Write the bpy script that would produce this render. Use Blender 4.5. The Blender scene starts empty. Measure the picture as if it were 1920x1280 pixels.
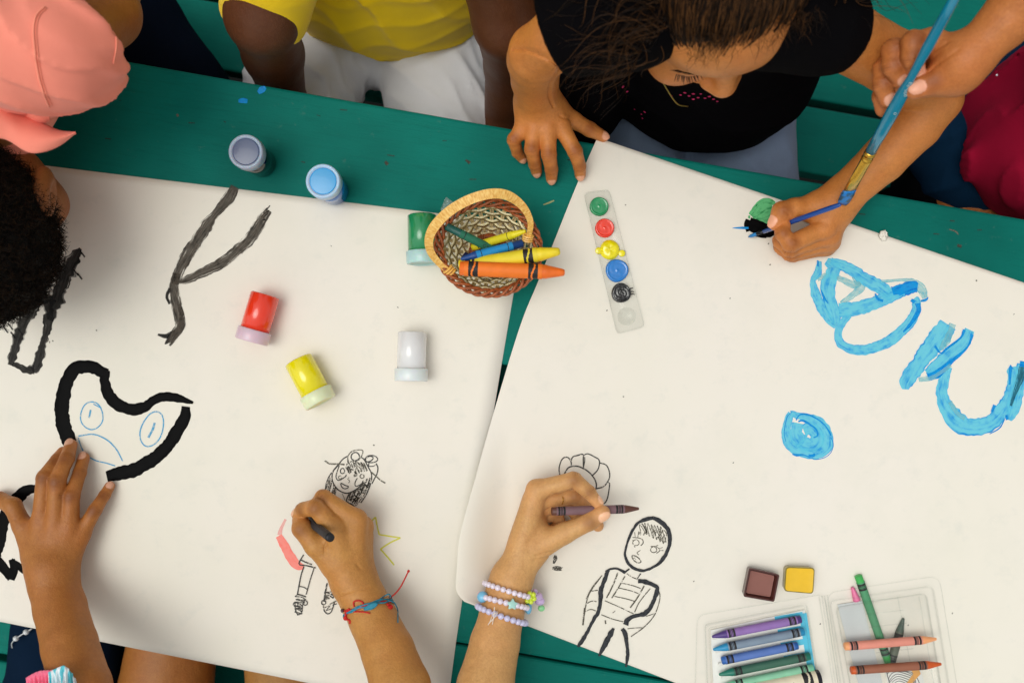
import bpy, bmesh, math, random
import numpy as np
from mathutils import Vector, Matrix

random.seed(7)
RNG = np.random.default_rng(7)
SC = bpy.context.scene
COL = SC.collection
H = 0.9            # camera height above the table top
S = 1.0 / 1850.0   # metres per photo pixel on the table top
TZ = 0.75          # table top height


def P(px, py, h=0.0):
    """photo pixel + height above the table -> world point"""
    k = S * (H - h) / H
    return np.array([(px - 960) * k, (640 - py) * k, TZ + h])


def lin(c):
    out = []
    for v in c[:3]:
        v = v / 255.0
        out.append(v / 12.92 if v <= 0.04045 else ((v + 0.055) / 1.055) ** 2.4)
    return (*out, 1.0)


# ------------------------------------------------------------- objects
def link(o, parent=None):
    COL.objects.link(o)
    if parent is not None:
        o.parent = parent
    return o


def tag(o, label=None, cat=None, group=None, kind=None):
    if label: o['label'] = label
    if cat: o['category'] = cat
    if group: o['group'] = group
    if kind: o['kind'] = kind
    return o


def empty(name, loc, label, cat, group=None):
    o = bpy.data.objects.new(name, None)
    o.empty_display_size = 0.02
    o.location = loc
    COL.objects.link(o)
    return tag(o, label, cat, group)


def mesh_obj(name, V, F, mats, parent=None, smooth=True, fmat=None, uv=None, attrs=None):
    """V (n,3) world coords; F list/array of faces; the mesh is stored relative to its parent"""
    V = np.asarray(V, dtype=np.float64)
    if parent is not None:
        off = np.array(world_loc(parent))
        V = V - off
    me = bpy.data.meshes.new(name)
    if isinstance(F, np.ndarray):
        n, k = F.shape
        me.vertices.add(len(V)); me.vertices.foreach_set('co', V.astype(np.float32).ravel())
        me.loops.add(n * k); me.loops.foreach_set('vertex_index', F.astype(np.int32).ravel())
        me.polygons.add(n); me.polygons.foreach_set('loop_start', np.arange(0, n * k, k, dtype=np.int32))
        try:
            me.polygons.foreach_set('loop_total', np.full(n, k, dtype=np.int32))
        except Exception:
            pass
    else:
        me.from_pydata([tuple(v) for v in V], [], [tuple(f) for f in F])
    if not isinstance(mats, (list, tuple)): mats = [mats]
    for m in mats: me.materials.append(m)
    me.update(calc_edges=True)
    me.validate()
    if fmat is not None:
        me.polygons.foreach_set('material_index', np.asarray(fmat, dtype=np.int32))
    if smooth:
        me.polygons.foreach_set('use_smooth', np.ones(len(me.polygons), dtype=bool))
    if uv is not None:      # per-vertex uv
        l = me.uv_layers.new(name='UVMap')
        idx = np.zeros(len(me.loops), dtype=np.int32); me.loops.foreach_get('vertex_index', idx)
        l.data.foreach_set('uv', np.asarray(uv, dtype=np.float32)[idx].ravel())
    if attrs:
        for k, a in attrs.items():
            at = me.attributes.new(k, 'FLOAT', 'POINT')
            at.data.foreach_set('value', np.asarray(a, dtype=np.float32))
    me.update()
    o = bpy.data.objects.new(name, me)
    return link(o, parent)


def world_loc(o):
    v = Vector((0, 0, 0))
    while o is not None:
        v = v + Vector(o.location); o = o.parent
    return v


class MB:
    """mesh builder collecting pieces (world coordinates)"""
    def __init__(self):
        self.V = []; self.F = []; self.M = []; self.n = 0; self.UV = []

    def add(self, V, F, m=0, uv=None):
        V = np.asarray(V, float)
        self.V.append(V)
        self.F += [tuple(int(i) + self.n for i in f) for f in F]
        self.M += ([m] * len(F)) if np.isscalar(m) else list(m)
        self.UV.append(np.zeros((len(V), 2)) if uv is None else np.asarray(uv, float))
        self.n += len(V)
        return self

    def build(self, name, mats, parent=None, smooth=True):
        return mesh_obj(name, np.concatenate(self.V), self.F, mats, parent, smooth, self.M,
                        uv=np.concatenate(self.UV))


def norm(v):
    v = np.asarray(v, float)
    return v / (np.linalg.norm(v) + 1e-12)


def frame_of(axis):
    a = norm(axis)
    t = np.array([0, 0, 1.0]) if abs(a[2]) < 0.9 else np.array([1.0, 0, 0])
    u = norm(np.cross(t, a)); v = np.cross(a, u)
    return u, v, a


def lathe(A, axis, prof, n=32, cap=True, mats=None):
    """prof: list of (s along axis from A, radius); returns V,F,M ; mats one per row"""
    u, v, a = frame_of(axis)
    A = np.asarray(A, float)
    th = np.linspace(0, 2 * np.pi, n, endpoint=False)
    V = []
    for s, r in prof:
        V.append(A + a * s + r * (np.cos(th)[:, None] * u + np.sin(th)[:, None] * v))
    V = np.concatenate(V)
    F = []; M = []
    for i in range(len(prof) - 1):
        for j in range(n):
            j2 = (j + 1) % n
            F.append((i * n + j, i * n + j2, (i + 1) * n + j2, (i + 1) * n + j))
            M.append(mats[i] if mats else 0)
    if cap:
        F.append(tuple(range(n - 1, -1, -1))); M.append(mats[0] if mats else 0)
        k = (len(prof) - 1) * n
        F.append(tuple(range(k, k + n))); M.append(mats[-1] if mats else 0)
    return V, F, M


def catmull(pts, step):
    """pts (n,k) -> densely resampled; the first 3 columns (or 2) give length"""
    pts = np.asarray(pts, float)
    if len(pts) == 2:
        n = max(2, int(np.linalg.norm(pts[1][:2] - pts[0][:2]) / step) + 1)
        return pts[0] + (pts[1] - pts[0]) * np.linspace(0, 1, n)[:, None]
    closed = np.allclose(pts[0][:2], pts[-1][:2])
    ext = np.vstack([pts[-2] if closed else 2 * pts[0] - pts[1], pts, pts[1] if closed else 2 * pts[-1] - pts[-2]])
    out = []
    for i in range(1, len(ext) - 2):
        p0, p1, p2, p3 = ext[i - 1], ext[i], ext[i + 1], ext[i + 2]
        n = max(2, int(np.linalg.norm((p2 - p1)[:3]) / step))
        t = np.linspace(0, 1, n, endpoint=False)[:, None]
        out.append(0.5 * ((2 * p1) + (-p0 + p2) * t + (2 * p0 - 5 * p1 + 4 * p2 - p3) * t ** 2 + (-p0 + 3 * p1 - 3 * p2 + p3) * t ** 3))
    out.append(ext[-2][None])
    return np.concatenate(out)


def tube(path, r, n=8, closed=False, flat=None):
    """path (m,3), r scalar or array; flat=(wvec function) none; returns V,F"""
    path = np.asarray(path, float); m = len(path)
    r = np.broadcast_to(np.asarray(r, float), (m,))
    T = np.gradient(path, axis=0)
    if closed:
        T = np.roll(path, -1, 0) - np.roll(path, 1, 0)
    T /= np.linalg.norm(T, axis=1)[:, None] + 1e-12
    up = np.array([0.13, 0.21, 1.0])
    u = norm(np.cross(up, T[0])); Us = []
    for t in T:
        u = u - t * np.dot(u, t); u = norm(u); Us.append(u)
    U = np.array(Us); W = np.cross(T, U)
    th = np.linspace(0, 2 * np.pi, n, endpoint=False)
    V = path[:, None, :] + r[:, None, None] * (np.cos(th)[None, :, None] * U[:, None, :] + np.sin(th)[None, :, None] * W[:, None, :])
    V = V.reshape(-1, 3); F = []
    for i in range(m if closed else m - 1):
        i2 = (i + 1) % m
        for j in range(n):
            j2 = (j + 1) % n
            F.append((i * n + j, i * n + j2, i2 * n + j2, i2 * n + j))
    if not closed:
        F.append(tuple(range(n - 1, -1, -1))); F.append(tuple(range((m - 1) * n, m * n)))
    return V, F


def band(path, wv, w, t):
    """flat strip: path (m,3), wv (m,3) width dir, w width, t thickness"""
    path = np.asarray(path, float); m = len(path)
    wv = np.broadcast_to(np.asarray(wv, float), (m, 3))
    T = np.gradient(path, axis=0); T /= np.linalg.norm(T, axis=1)[:, None] + 1e-12
    wv = wv - T * (wv * T).sum(1)[:, None]; wv = wv / (np.linalg.norm(wv, axis=1)[:, None] + 1e-12)
    nn = np.cross(T, wv)
    w = np.broadcast_to(np.asarray(w, float), (m,))[:, None]
    c = [(-.5, -.5), (-.35, .5), (.35, .5), (.5, -.5)]
    V = np.stack([path + wv * w * a + nn * t * b for a, b in c], 1).reshape(-1, 3)
    F = []
    for i in range(m - 1):
        for j in range(4):
            j2 = (j + 1) % 4
            F.append((i * 4 + j, i * 4 + j2, (i + 1) * 4 + j2, (i + 1) * 4 + j))
    F.append((3, 2, 1, 0)); F.append(tuple(range((m - 1) * 4, m * 4)))
    return V, F


def sphere(c, r, nu=12, nv=8, R=None):
    c = np.asarray(c, float); r = np.broadcast_to(np.asarray(r, float), (3,))
    V = [[0, 0, 1]]
    for i in range(1, nv):
        ph = math.pi * i / nv
        for j in range(nu):
            th = 2 * math.pi * j / nu
            V.append([math.sin(ph) * math.cos(th), math.sin(ph) * math.sin(th), math.cos(ph)])
    V.append([0, 0, -1]); V = np.array(V) * r
    if R is not None: V = V @ np.asarray(R).T
    F = [(0, 1 + j, 1 + (j + 1) % nu) for j in range(nu)]
    for i in range(nv - 2):
        for j in range(nu):
            a = 1 + i * nu; b = a + nu; j2 = (j + 1) % nu
            F.append((a + j, b + j, b + j2, a + j2))
    L = len(V) - 1; a = 1 + (nv - 2) * nu
    F += [(L, a + (j + 1) % nu, a + j) for j in range(nu)]
    return V + c, F


def box_frame(c, ax, ay, az, sx, sy, sz, bev=0.0):
    """bevelled box: centre, three unit axes, half sizes"""
    bm = bmesh.new(); bmesh.ops.create_cube(bm, size=2.0)
    for v in bm.verts: v.co = Vector((v.co.x * sx, v.co.y * sy, v.co.z * sz))
    if bev > 0:
        bmesh.ops.bevel(bm, geom=bm.edges[:] + bm.verts[:], offset=bev, segments=2, affect='EDGES', profile=0.5)
    V = np.array([v.co[:] for v in bm.verts]); bm.verts.index_update()
    F = [tuple(v.index for v in f.verts) for f in bm.faces]; bm.free()
    V = V[:, :1] * np.asarray(ax) + V[:, 1:2] * np.asarray(ay) + V[:, 2:] * np.asarray(az) + np.asarray(c)
    return V, F


def prism(poly, z0, z1):
    """poly (n,2|3) world xy, between z0 and z1"""
    n = len(poly)
    V = [(p[0], p[1], z0) for p in poly] + [(p[0], p[1], z1) for p in poly]
    F = [tuple(range(n - 1, -1, -1)), tuple(range(n, 2 * n))] + [(i, (i + 1) % n, n + (i + 1) % n, n + i) for i in range(n)]
    return np.array(V), F


# ------------------------------------------------------------- signed distance modelling
def ssmin(a, b, k):
    if k <= 0: return np.minimum(a, b)
    h = np.maximum(k - np.abs(a - b), 0) / k
    return np.minimum(a, b) - h * h * k * 0.25


def ssmax(a, b, k):
    return -ssmin(-a, -b, k)


def dcone(p, a, b, ra, rb):
    a = np.asarray(a, np.float32); b = np.asarray(b, np.float32)
    ba = b - a; l2 = float(ba @ ba) + 1e-12
    t = np.clip((p - a) @ ba / l2, 0, 1)
    d = p - a - t[:, None] * ba
    return np.sqrt((d * d).sum(1)) - (ra + t * (rb - ra))


def dell(p, c, r, R=None):
    q = p - np.asarray(c, np.float32)
    if R is not None: q = q @ np.asarray(R, np.float32)
    r = np.asarray(r, np.float32)
    k0 = np.sqrt(((q / r) ** 2).sum(1)); k1 = np.sqrt(((q / (r * r)) ** 2).sum(1)) + 1e-9
    return np.where(k0 < 0.25, k0 * r.min() - r.min(), k0 * (k0 - 1) / k1)


def dchain(p, pts, k=0.0):
    """pts rows x,y,z,r"""
    D = None
    for i in range(len(pts) - 1):
        d = dcone(p, pts[i][:3], pts[i + 1][:3], pts[i][3], pts[i + 1][3])
        D = d if D is None else ssmin(D, d, k)
    return D


def mesh_sdf(f, lo, hi, v, smooth=1, margin=0.006):
    lo = np.asarray(lo, float) - 3 * v; hi = np.asarray(hi, float) + 3 * v
    B = 8
    nb = np.ceil((hi - lo) / (v * B)).astype(int) + 1
    n = nb * B
    g = [lo[i] + v * B * (np.arange(nb[i]) + 0.5) for i in range(3)]
    C = np.stack(np.meshgrid(*g, indexing='ij'), -1).reshape(-1, 3).astype(np.float32)
    dc = f(C)
    act = np.abs(dc) < B * v * 0.87 * 1.25 + margin
    phi = np.where(dc < 0, -1.0, 1.0).astype(np.float32).reshape(nb)
    phi = np.repeat(np.repeat(np.repeat(phi, B, 0), B, 1), B, 2)
    ids = np.argwhere(act.reshape(nb))
    loc = np.stack(np.meshgrid(*[np.arange(B)] * 3, indexing='ij'), -1).reshape(-1, 3)
    CH = 600
    for s in range(0, len(ids), CH):
        ii = ids[s:s + CH]
        idx = (ii[:, None, :] * B + loc[None]).reshape(-1, 3)
        p = (lo + idx * v).astype(np.float32)
        phi[idx[:, 0], idx[:, 1], idx[:, 2]] = f(p)
    ins = phi < 0
    a = ins[:-1, :-1, :-1].astype(np.int8)
    for dx, dy, dz in [(1, 0, 0), (0, 1, 0), (0, 0, 1), (1, 1, 0), (1, 0, 1), (0, 1, 1), (1, 1, 1)]:
        a = a + ins[dx:n[0] - 1 + dx, dy:n[1] - 1 + dy, dz:n[2] - 1 + dz]
    cells = np.argwhere((a > 0) & (a < 8))
    num = np.full(tuple(n - 1), -1, dtype=np.int32)
    num[cells[:, 0], cells[:, 1], cells[:, 2]] = np.arange(len(cells))
    acc = np.zeros((len(cells), 3)); cnt = np.zeros(len(cells))
    corners = np.array([(x, y, z) for x in (0, 1) for y in (0, 1) for z in (0, 1)])
    ph = {tuple(c): phi[cells[:, 0] + c[0], cells[:, 1] + c[1], cells[:, 2] + c[2]] for c in corners}
    for c in corners:
        for ax in range(3):
            if c[ax] == 0:
                e = c.copy(); e[ax] = 1
                p0 = ph[tuple(c)]; p1 = ph[tuple(e)]
                m = (p0 < 0) != (p1 < 0)
                t = np.where(m, p0 / (p0 - p1 + 1e-12), 0)
                pos = np.repeat(c[None].astype(float), len(cells), 0); pos[:, ax] += t
                acc[m] += pos[m]; cnt[m] += 1
    V = lo + (cells + acc / cnt[:, None]) * v
    Fs = []
    for ax in range(3):
        sl0 = [slice(None)] * 3; sl1 = [slice(None)] * 3
        sl0[ax] = slice(0, -1); sl1[ax] = slice(1, None)
        ch = np.argwhere(ins[tuple(sl0)] != ins[tuple(sl1)])
        o1, o2 = (ax + 1) % 3, (ax + 2) % 3
        ok = (ch[:, o1] > 0) & (ch[:, o2] > 0) & (ch[:, o1] < n[o1] - 1) & (ch[:, o2] < n[o2] - 1)
        ch = ch[ok]
        q = []
        for d1, d2 in ((1, 1), (0, 1), (0, 0), (1, 0)):
            c = ch.copy(); c[:, o1] -= d1; c[:, o2] -= d2
            q.append(num[c[:, 0], c[:, 1], c[:, 2]])
        q = np.stack(q, 1)
        fl = ins[ch[:, 0], ch[:, 1], ch[:, 2]]
        q[~fl] = q[~fl][:, ::-1]
        Fs.append(q)
    F = np.concatenate(Fs); F = F[(F >= 0).all(1)]
    # light smoothing
    E = np.concatenate([F[:, [0, 1]], F[:, [1, 2]], F[:, [2, 3]], F[:, [3, 0]]])
    for _ in range(smooth):
        s = np.zeros_like(V); c = np.zeros(len(V))
        for k in range(3):
            s[:, k] = np.bincount(E[:, 0], V[E[:, 1], k], len(V)) + np.bincount(E[:, 1], V[E[:, 0], k], len(V))
        c = np.bincount(E[:, 0], minlength=len(V)) + np.bincount(E[:, 1], minlength=len(V))
        V = 0.5 * V + 0.5 * s / c[:, None]
    return V, F


def join(parts):
    V = []; F = []; n = 0
    for v, f in parts:
        V.append(v); F.append(np.asarray(f) + n); n += len(v)
    return np.concatenate(V), np.concatenate(F)


def folds(p, d, freq, amp, seed=0, warp=1.0):
    """cloth folds running across direction d"""
    r = np.random.default_rng(seed); freq = freq * 1.9; amp = amp * .62
    d = norm(d); o = r.uniform(0, 6, 6); e = norm(np.cross(d, r.normal(size=3)))
    q = p @ d * freq + 1.6 * warp * np.sin(p @ e * freq * 0.22 + o[0]) + 0.9 * warp * np.sin(p @ norm(d + e) * freq * 0.37 + o[1])
    m = 0.5 + 0.5 * np.sin(p @ e * freq * 0.17 + o[2] + .8 * np.sin(p @ d * freq * .21))
    s = 1 - np.abs(np.sin(q * 0.5 + o[3]))
    q2 = p @ norm(d + 0.5 * e) * freq * 1.9 + np.sin(p @ e * freq + o[4])
    return amp * (m * s * s + 0.35 * (1 - np.abs(np.sin(q2 * 0.5 + o[5]))) ** 2)
# ------------------------------------------------------------- materials
def newmat(name):
    m = bpy.data.materials.new(name); m.use_nodes = True
    nt = m.node_tree; b = nt.nodes['Principled BSDF']
    return m, nt, b


def N(nt, t, **kw):
    n = nt.nodes.new(t)
    for k, v in kw.items(): setattr(n, k, v)
    return n


def setp(b, **kw):
    names = {'rough': 'Roughness', 'metal': 'Metallic', 'coat': 'Coat Weight', 'coatr': 'Coat Roughness', 'sss': 'Subsurface Weight',
             'sheen': 'Sheen Weight', 'trans': 'Transmission Weight', 'ior': 'IOR', 'alpha': 'Alpha', 'spec': 'Specular IOR Level'}
    for k, v in kw.items(): b.inputs[names[k]].default_value = v


def coords(nt, scale=(1, 1, 1), kind='Object'):
    tc = N(nt, 'ShaderNodeTexCoord'); mp = N(nt, 'ShaderNodeMapping')
    mp.inputs['Scale'].default_value = scale
    nt.links.new(tc.outputs[kind], mp.inputs['Vector'])
    return mp.outputs['Vector']


def noise(nt, vec, scale, detail=3, rough=0.5):
    n = N(nt, 'ShaderNodeTexNoise'); n.inputs['Scale'].default_value = scale
    n.inputs['Detail'].default_value = detail; n.inputs['Roughness'].default_value = rough
    if vec is not None: nt.links.new(vec, n.inputs['Vector'])
    return n.outputs['Fac']


def ramp(nt, fac, stops):
    r = N(nt, 'ShaderNodeValToRGB'); e = r.color_ramp.elements
    e[0].position, e[0].color = stops[0]; e[1].position, e[1].color = stops[-1]
    for p, c in stops[1:-1]:
        x = e.new(p); x.color = c
    nt.links.new(fac, r.inputs['Fac'])
    return r.outputs['Color']


def math_(nt, op, a, b=None, clamp=False):
    n = N(nt, 'ShaderNodeMath', operation=op, use_clamp=clamp)
    for i, x in enumerate((a, b)):
        if x is None: continue
        if isinstance(x, (int, float)): n.inputs[i].default_value = x
        else: nt.links.new(x, n.inputs[i])
    return n.outputs[0]


def mixc(nt, fac, a, b, blend='MIX'):
    n = N(nt, 'ShaderNodeMix', data_type='RGBA', blend_type=blend)
    for s, x in ((n.inputs[0], fac), (n.inputs[6], a), (n.inputs[7], b)):
        if isinstance(x, (int, float)): s.default_value = x
        elif isinstance(x, tuple): s.default_value = x
        else: nt.links.new(x, s)
    return n.outputs[2]


def bump(nt, b, height, strength, dist=0.001, prev=None):
    n = N(nt, 'ShaderNodeBump'); n.inputs['Strength'].default_value = strength; n.inputs['Distance'].default_value = dist
    nt.links.new(height, n.inputs['Height'])
    if prev is not None: nt.links.new(prev, n.inputs['Normal'])
    nt.links.new(n.outputs['Normal'], b.inputs['Normal'])
    return n.outputs['Normal']


G = lambda v: (v, v, v, 1.0)


def plain(name, rgb, rough=0.5, var=0.12, vs=60, bs=0.0, bscale=400, **kw):
    """a coloured surface with a little mottling and fine relief"""
    m, nt, b = newmat(name); c = lin(rgb); v = coords(nt)
    n = noise(nt, v, vs, 4)
    col = ramp(nt, n, [(0.3, (c[0] * (1 - var), c[1] * (1 - var), c[2] * (1 - var), 1)), (0.7, (min(1, c[0] * (1 + var)), min(1, c[1] * (1 + var)), min(1, c[2] * (1 + var)), 1))])
    nt.links.new(col, b.inputs['Base Color'])
    setp(b, rough=rough, **kw)
    if bs > 0: bump(nt, b, noise(nt, v, bscale, 2), bs, 0.0006)
    return m


def skin(name, rgb, redder=0.35):
    m, nt, b = newmat(name); c = lin(rgb); v = coords(nt)
    n = noise(nt, v, 60, 6, 0.68); n2 = noise(nt, v, 420, 3, 0.6)
    base = ramp(nt, n, [(0.3, (c[0] * .86, c[1] * .80, c[2] * .74, 1)), (0.7, (c[0] * 1.1, c[1] * 1.12, c[2] * 1.15, 1))])
    base = mixc(nt, 0.22, base, ramp(nt, n2, [(0.35, (c[0] * .6, c[1] * .5, c[2] * .5, 1)), (0.65, (c[0] * 1.15, c[1] * 1.2, c[2] * 1.2, 1))]))
    base = mixc(nt, ramp(nt, noise(nt, v, 22, 4, .6), [(.45, G(0)), (.7, G(.28))]), base, (min(1, c[0] * 1.12), c[1] * .84, c[2] * .86, 1))
    base = mixc(nt, ramp(nt, noise(nt, v, 1300, 2, .5), [(.66, G(0)), (.72, G(.35))]), base, (c[0] * .55, c[1] * .42, c[2] * .36, 1))
    red = N(nt, 'ShaderNodeAttribute', attribute_name='red').outputs['Fac']
    pink = (min(1, c[0] * 1.12 + .05), c[1] * .92 + .015, c[2] * 1.0 + .015, 1)
    base = mixc(nt, math_(nt, 'MULTIPLY', red, redder), base, pink)
    dk = N(nt, 'ShaderNodeAttribute', attribute_name='knuckle').outputs['Fac']
    base = mixc(nt, math_(nt, 'MULTIPLY', dk, 0.95), base, (c[0] * .50, c[1] * .38, c[2] * .32, 1))
    nail = N(nt, 'ShaderNodeAttribute', attribute_name='nail').outputs['Fac']
    nc = (min(.95, c[0] * 1.0 + .30), min(.9, c[1] * .85 + .24), min(.9, c[2] * .8 + .22), 1)
    base = mixc(nt, nail, base, nc)
    nt.links.new(base, b.inputs['Base Color'])
    rg = math_(nt, 'SUBTRACT', 0.50, math_(nt, 'MULTIPLY', nail, 0.2)); nt.links.new(rg, b.inputs['Roughness'])
    setp(b, sss=0.06, spec=0.4)
    b.inputs['Subsurface Radius'].default_value = (1.0, 0.4, 0.2); b.inputs['Subsurface Scale'].default_value = 0.003
    # skin relief: pores plus fine creases
    vor = N(nt, 'ShaderNodeTexVoronoi'); vor.inputs['Scale'].default_value = 900; nt.links.new(v, vor.inputs['Vector'])
    hgt = math_(nt, 'ADD', math_(nt, 'MULTIPLY', vor.outputs['Distance'], 0.5), n2)
    hgt = math_(nt, 'MULTIPLY', hgt, math_(nt, 'SUBTRACT', 1.0, nail))
    n3 = noise(nt, v, 150, 4, 0.65); hgt = math_(nt, 'ADD', hgt, math_(nt, 'MULTIPLY', n3, 2.2))
    bump(nt, b, hgt, 0.45, 0.0006)
    return m


def cloth(name, rgb, rough=0.9, weave=2200, var=0.1, bs=0.3, sheen=0.15, fade=None):
    m, nt, b = newmat(name); c = lin(rgb); v = coords(nt)
    n = noise(nt, v, 25, 4); col = ramp(nt, n, [(0.3, (c[0] * (1 - var), c[1] * (1 - var), c[2] * (1 - var), 1)), (0.7, (min(1, c[0] * (1 + var)), min(1, c[1] * (1 + var)), min(1, c[2] * (1 + var)), 1))])
    w = noise(nt, coords(nt, (1, 1, 1)), weave, 2, 0.7)
    f = lin(fade) if fade else (min(1, c[0] * 1.5 + .01), min(1, c[1] * 1.5 + .01), min(1, c[2] * 1.5 + .01), 1)
    col = mixc(nt, math_(nt, 'MULTIPLY', w, 0.45 if fade else 0.2), col, f)
    nt.links.new(col, b.inputs['Base Color']); setp(b, rough=rough, sheen=sheen, spec=0.2 if sum(rgb) > 150 else 0.04)
    bump(nt, b, math_(nt, 'ADD', w, math_(nt, 'MULTIPLY', noise(nt, v, 180, 3), 1.2)), bs, 0.0008)
    return m


def brushed(name, light, dark, alpha=1.0, streak=0.5, rag=0.15, rough=0.35, edge=0.6, hb=0.6, patchy=0.0):
    """brush-laid paint on paper; uv.x runs along the stroke, uv.y across it"""
    m, nt, b = newmat(name)
    uv = N(nt, 'ShaderNodeUVMap'); uv.uv_map = 'UVMap'
    mp = N(nt, 'ShaderNodeMapping'); mp.inputs['Scale'].default_value = (0.35, 4.2, 1); nt.links.new(uv.outputs[0], mp.inputs['Vector'])
    st = noise(nt, mp.outputs[0], 1.6, 5, 0.7)
    mp2 = N(nt, 'ShaderNodeMapping'); mp2.inputs['Scale'].default_value = (1.3, 1.6, 1); nt.links.new(uv.outputs[0], mp2.inputs['Vector'])
    bl = noise(nt, mp2.outputs[0], 1.3, 3)
    sx = N(nt, 'ShaderNodeSeparateXYZ'); nt.links.new(uv.outputs[0], sx.inputs[0])
    e = math_(nt, 'ABSOLUTE', math_(nt, 'SUBTRACT', math_(nt, 'MULTIPLY', sx.outputs[1], 2.0), 1.0))  # 0 mid .. 1 edge
    fac = math_(nt, 'ADD', math_(nt, 'MULTIPLY', math_(nt, 'SUBTRACT', st, 0.5), 5.0 * streak), math_(nt, 'MULTIPLY', math_(nt, 'SUBTRACT', bl, 0.46), 2.4))
    er = N(nt, 'ShaderNodeMapRange'); er.inputs['From Min'].default_value = 0.72; er.inputs['From Max'].default_value = 0.97
    nt.links.new(e, er.inputs['Value'])
    fac = math_(nt, 'ADD', fac, math_(nt, 'MULTIPLY', er.outputs[0], edge), clamp=True)
    col = mixc(nt, fac, lin(light), lin(dark)); nt.links.new(col, b.inputs['Base Color'])
    # coverage: streaky gaps near the edge
    gap = math_(nt, 'SUBTRACT', math_(nt, 'MULTIPLY', math_(nt, 'SUBTRACT', st, 0.5 - 0.16 + rag * .5), 9.0), math_(nt, 'MULTIPLY', math_(nt, 'SUBTRACT', e, 1.0 - rag), 7.0 * rag))
    cov = math_(nt, 'ADD', gap, 1.75 - 2.4 * rag, clamp=True) if rag > 0 else None
    a = math_(nt, 'ADD', alpha, math_(nt, 'MULTIPLY', fac, (1 - alpha) * 0.8), clamp=True)
    if patchy > 0:
        a = math_(nt, 'MULTIPLY', a, math_(nt, 'ADD', math_(nt, 'MULTIPLY', math_(nt, 'SUBTRACT', st, 0.5), 5 * patchy), 0.85, clamp=True))
    if cov is not None: a = math_(nt, 'MULTIPLY', a, cov)
    nt.links.new(a, b.inputs['Alpha']); setp(b, rough=rough, spec=0.04 if sum(dark) < 60 else 0.14)
    bump(nt, b, st, hb, 0.0005)
    return m


def waxline(name, rgb, cover=0.5, rough=0.6, scale=1500, alpha=1.0):
    """crayon line: grainy where the wax skips over the paper tooth"""
    m, nt, b = newmat(name); v = coords(nt)
    n = noise(nt, v, scale, 2, 0.6); n2 = noise(nt, v, 260, 2)
    t = math_(nt, 'ADD', n, math_(nt, 'MULTIPLY', math_(nt, 'SUBTRACT', n2, 0.5), 0.5))
    a = math_(nt, 'MULTIPLY', math_(nt, 'SUBTRACT', t, 1.0 - cover - 0.10), 9.0, clamp=True)
    a = math_(nt, 'MULTIPLY', a, alpha)
    nt.links.new(a, b.inputs['Alpha']); b.inputs['Base Color'].default_value = lin(rgb); setp(b, rough=rough)
    return m


def clearplastic(name, tint=(0.994, 0.997, 0.994), haze=0.003, rough=0.10):
    m = bpy.data.materials.new(name); m.use_nodes = True; nt = m.node_tree; nt.nodes.clear()
    out = N(nt, 'ShaderNodeOutputMaterial'); tr = N(nt, 'ShaderNodeBsdfTransparent'); tr.inputs[0].default_value = (*tint, 1)
    gl = N(nt, 'ShaderNodeBsdfGlossy'); gl.inputs['Roughness'].default_value = rough
    df = N(nt, 'ShaderNodeBsdfDiffuse'); df.inputs[0].default_value = (0.80, 0.82, 0.80, 1)
    lw = N(nt, 'ShaderNodeLayerWeight'); lw.inputs['Blend'].default_value = 0.5
    m1 = N(nt, 'ShaderNodeMixShader'); m1.inputs[0].default_value = haze
    nt.links.new(tr.outputs[0], m1.inputs[1]); nt.links.new(df.outputs[0], m1.inputs[2])
    m2 = N(nt, 'ShaderNodeMixShader')
    v = coords(nt); bp = N(nt, 'ShaderNodeBump'); bp.inputs['Strength'].default_value = 0.5; bp.inputs['Distance'].default_value = 0.001
    nt.links.new(noise(nt, v, 70, 3), bp.inputs['Height']); nt.links.new(bp.outputs[0], gl.inputs['Normal'])
    f = math_(nt, 'ADD', math_(nt, 'MULTIPLY', math_(nt, 'POWER', lw.outputs['Facing'], 4.0), 0.35), 0.02, clamp=True)
    nt.links.new(f, m2.inputs[0]); nt.links.new(m1.outputs[0], m2.inputs[1]); nt.links.new(gl.outputs[0], m2.inputs[2])
    nt.links.new(m2.outputs[0], out.inputs[0])
    return m


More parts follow.
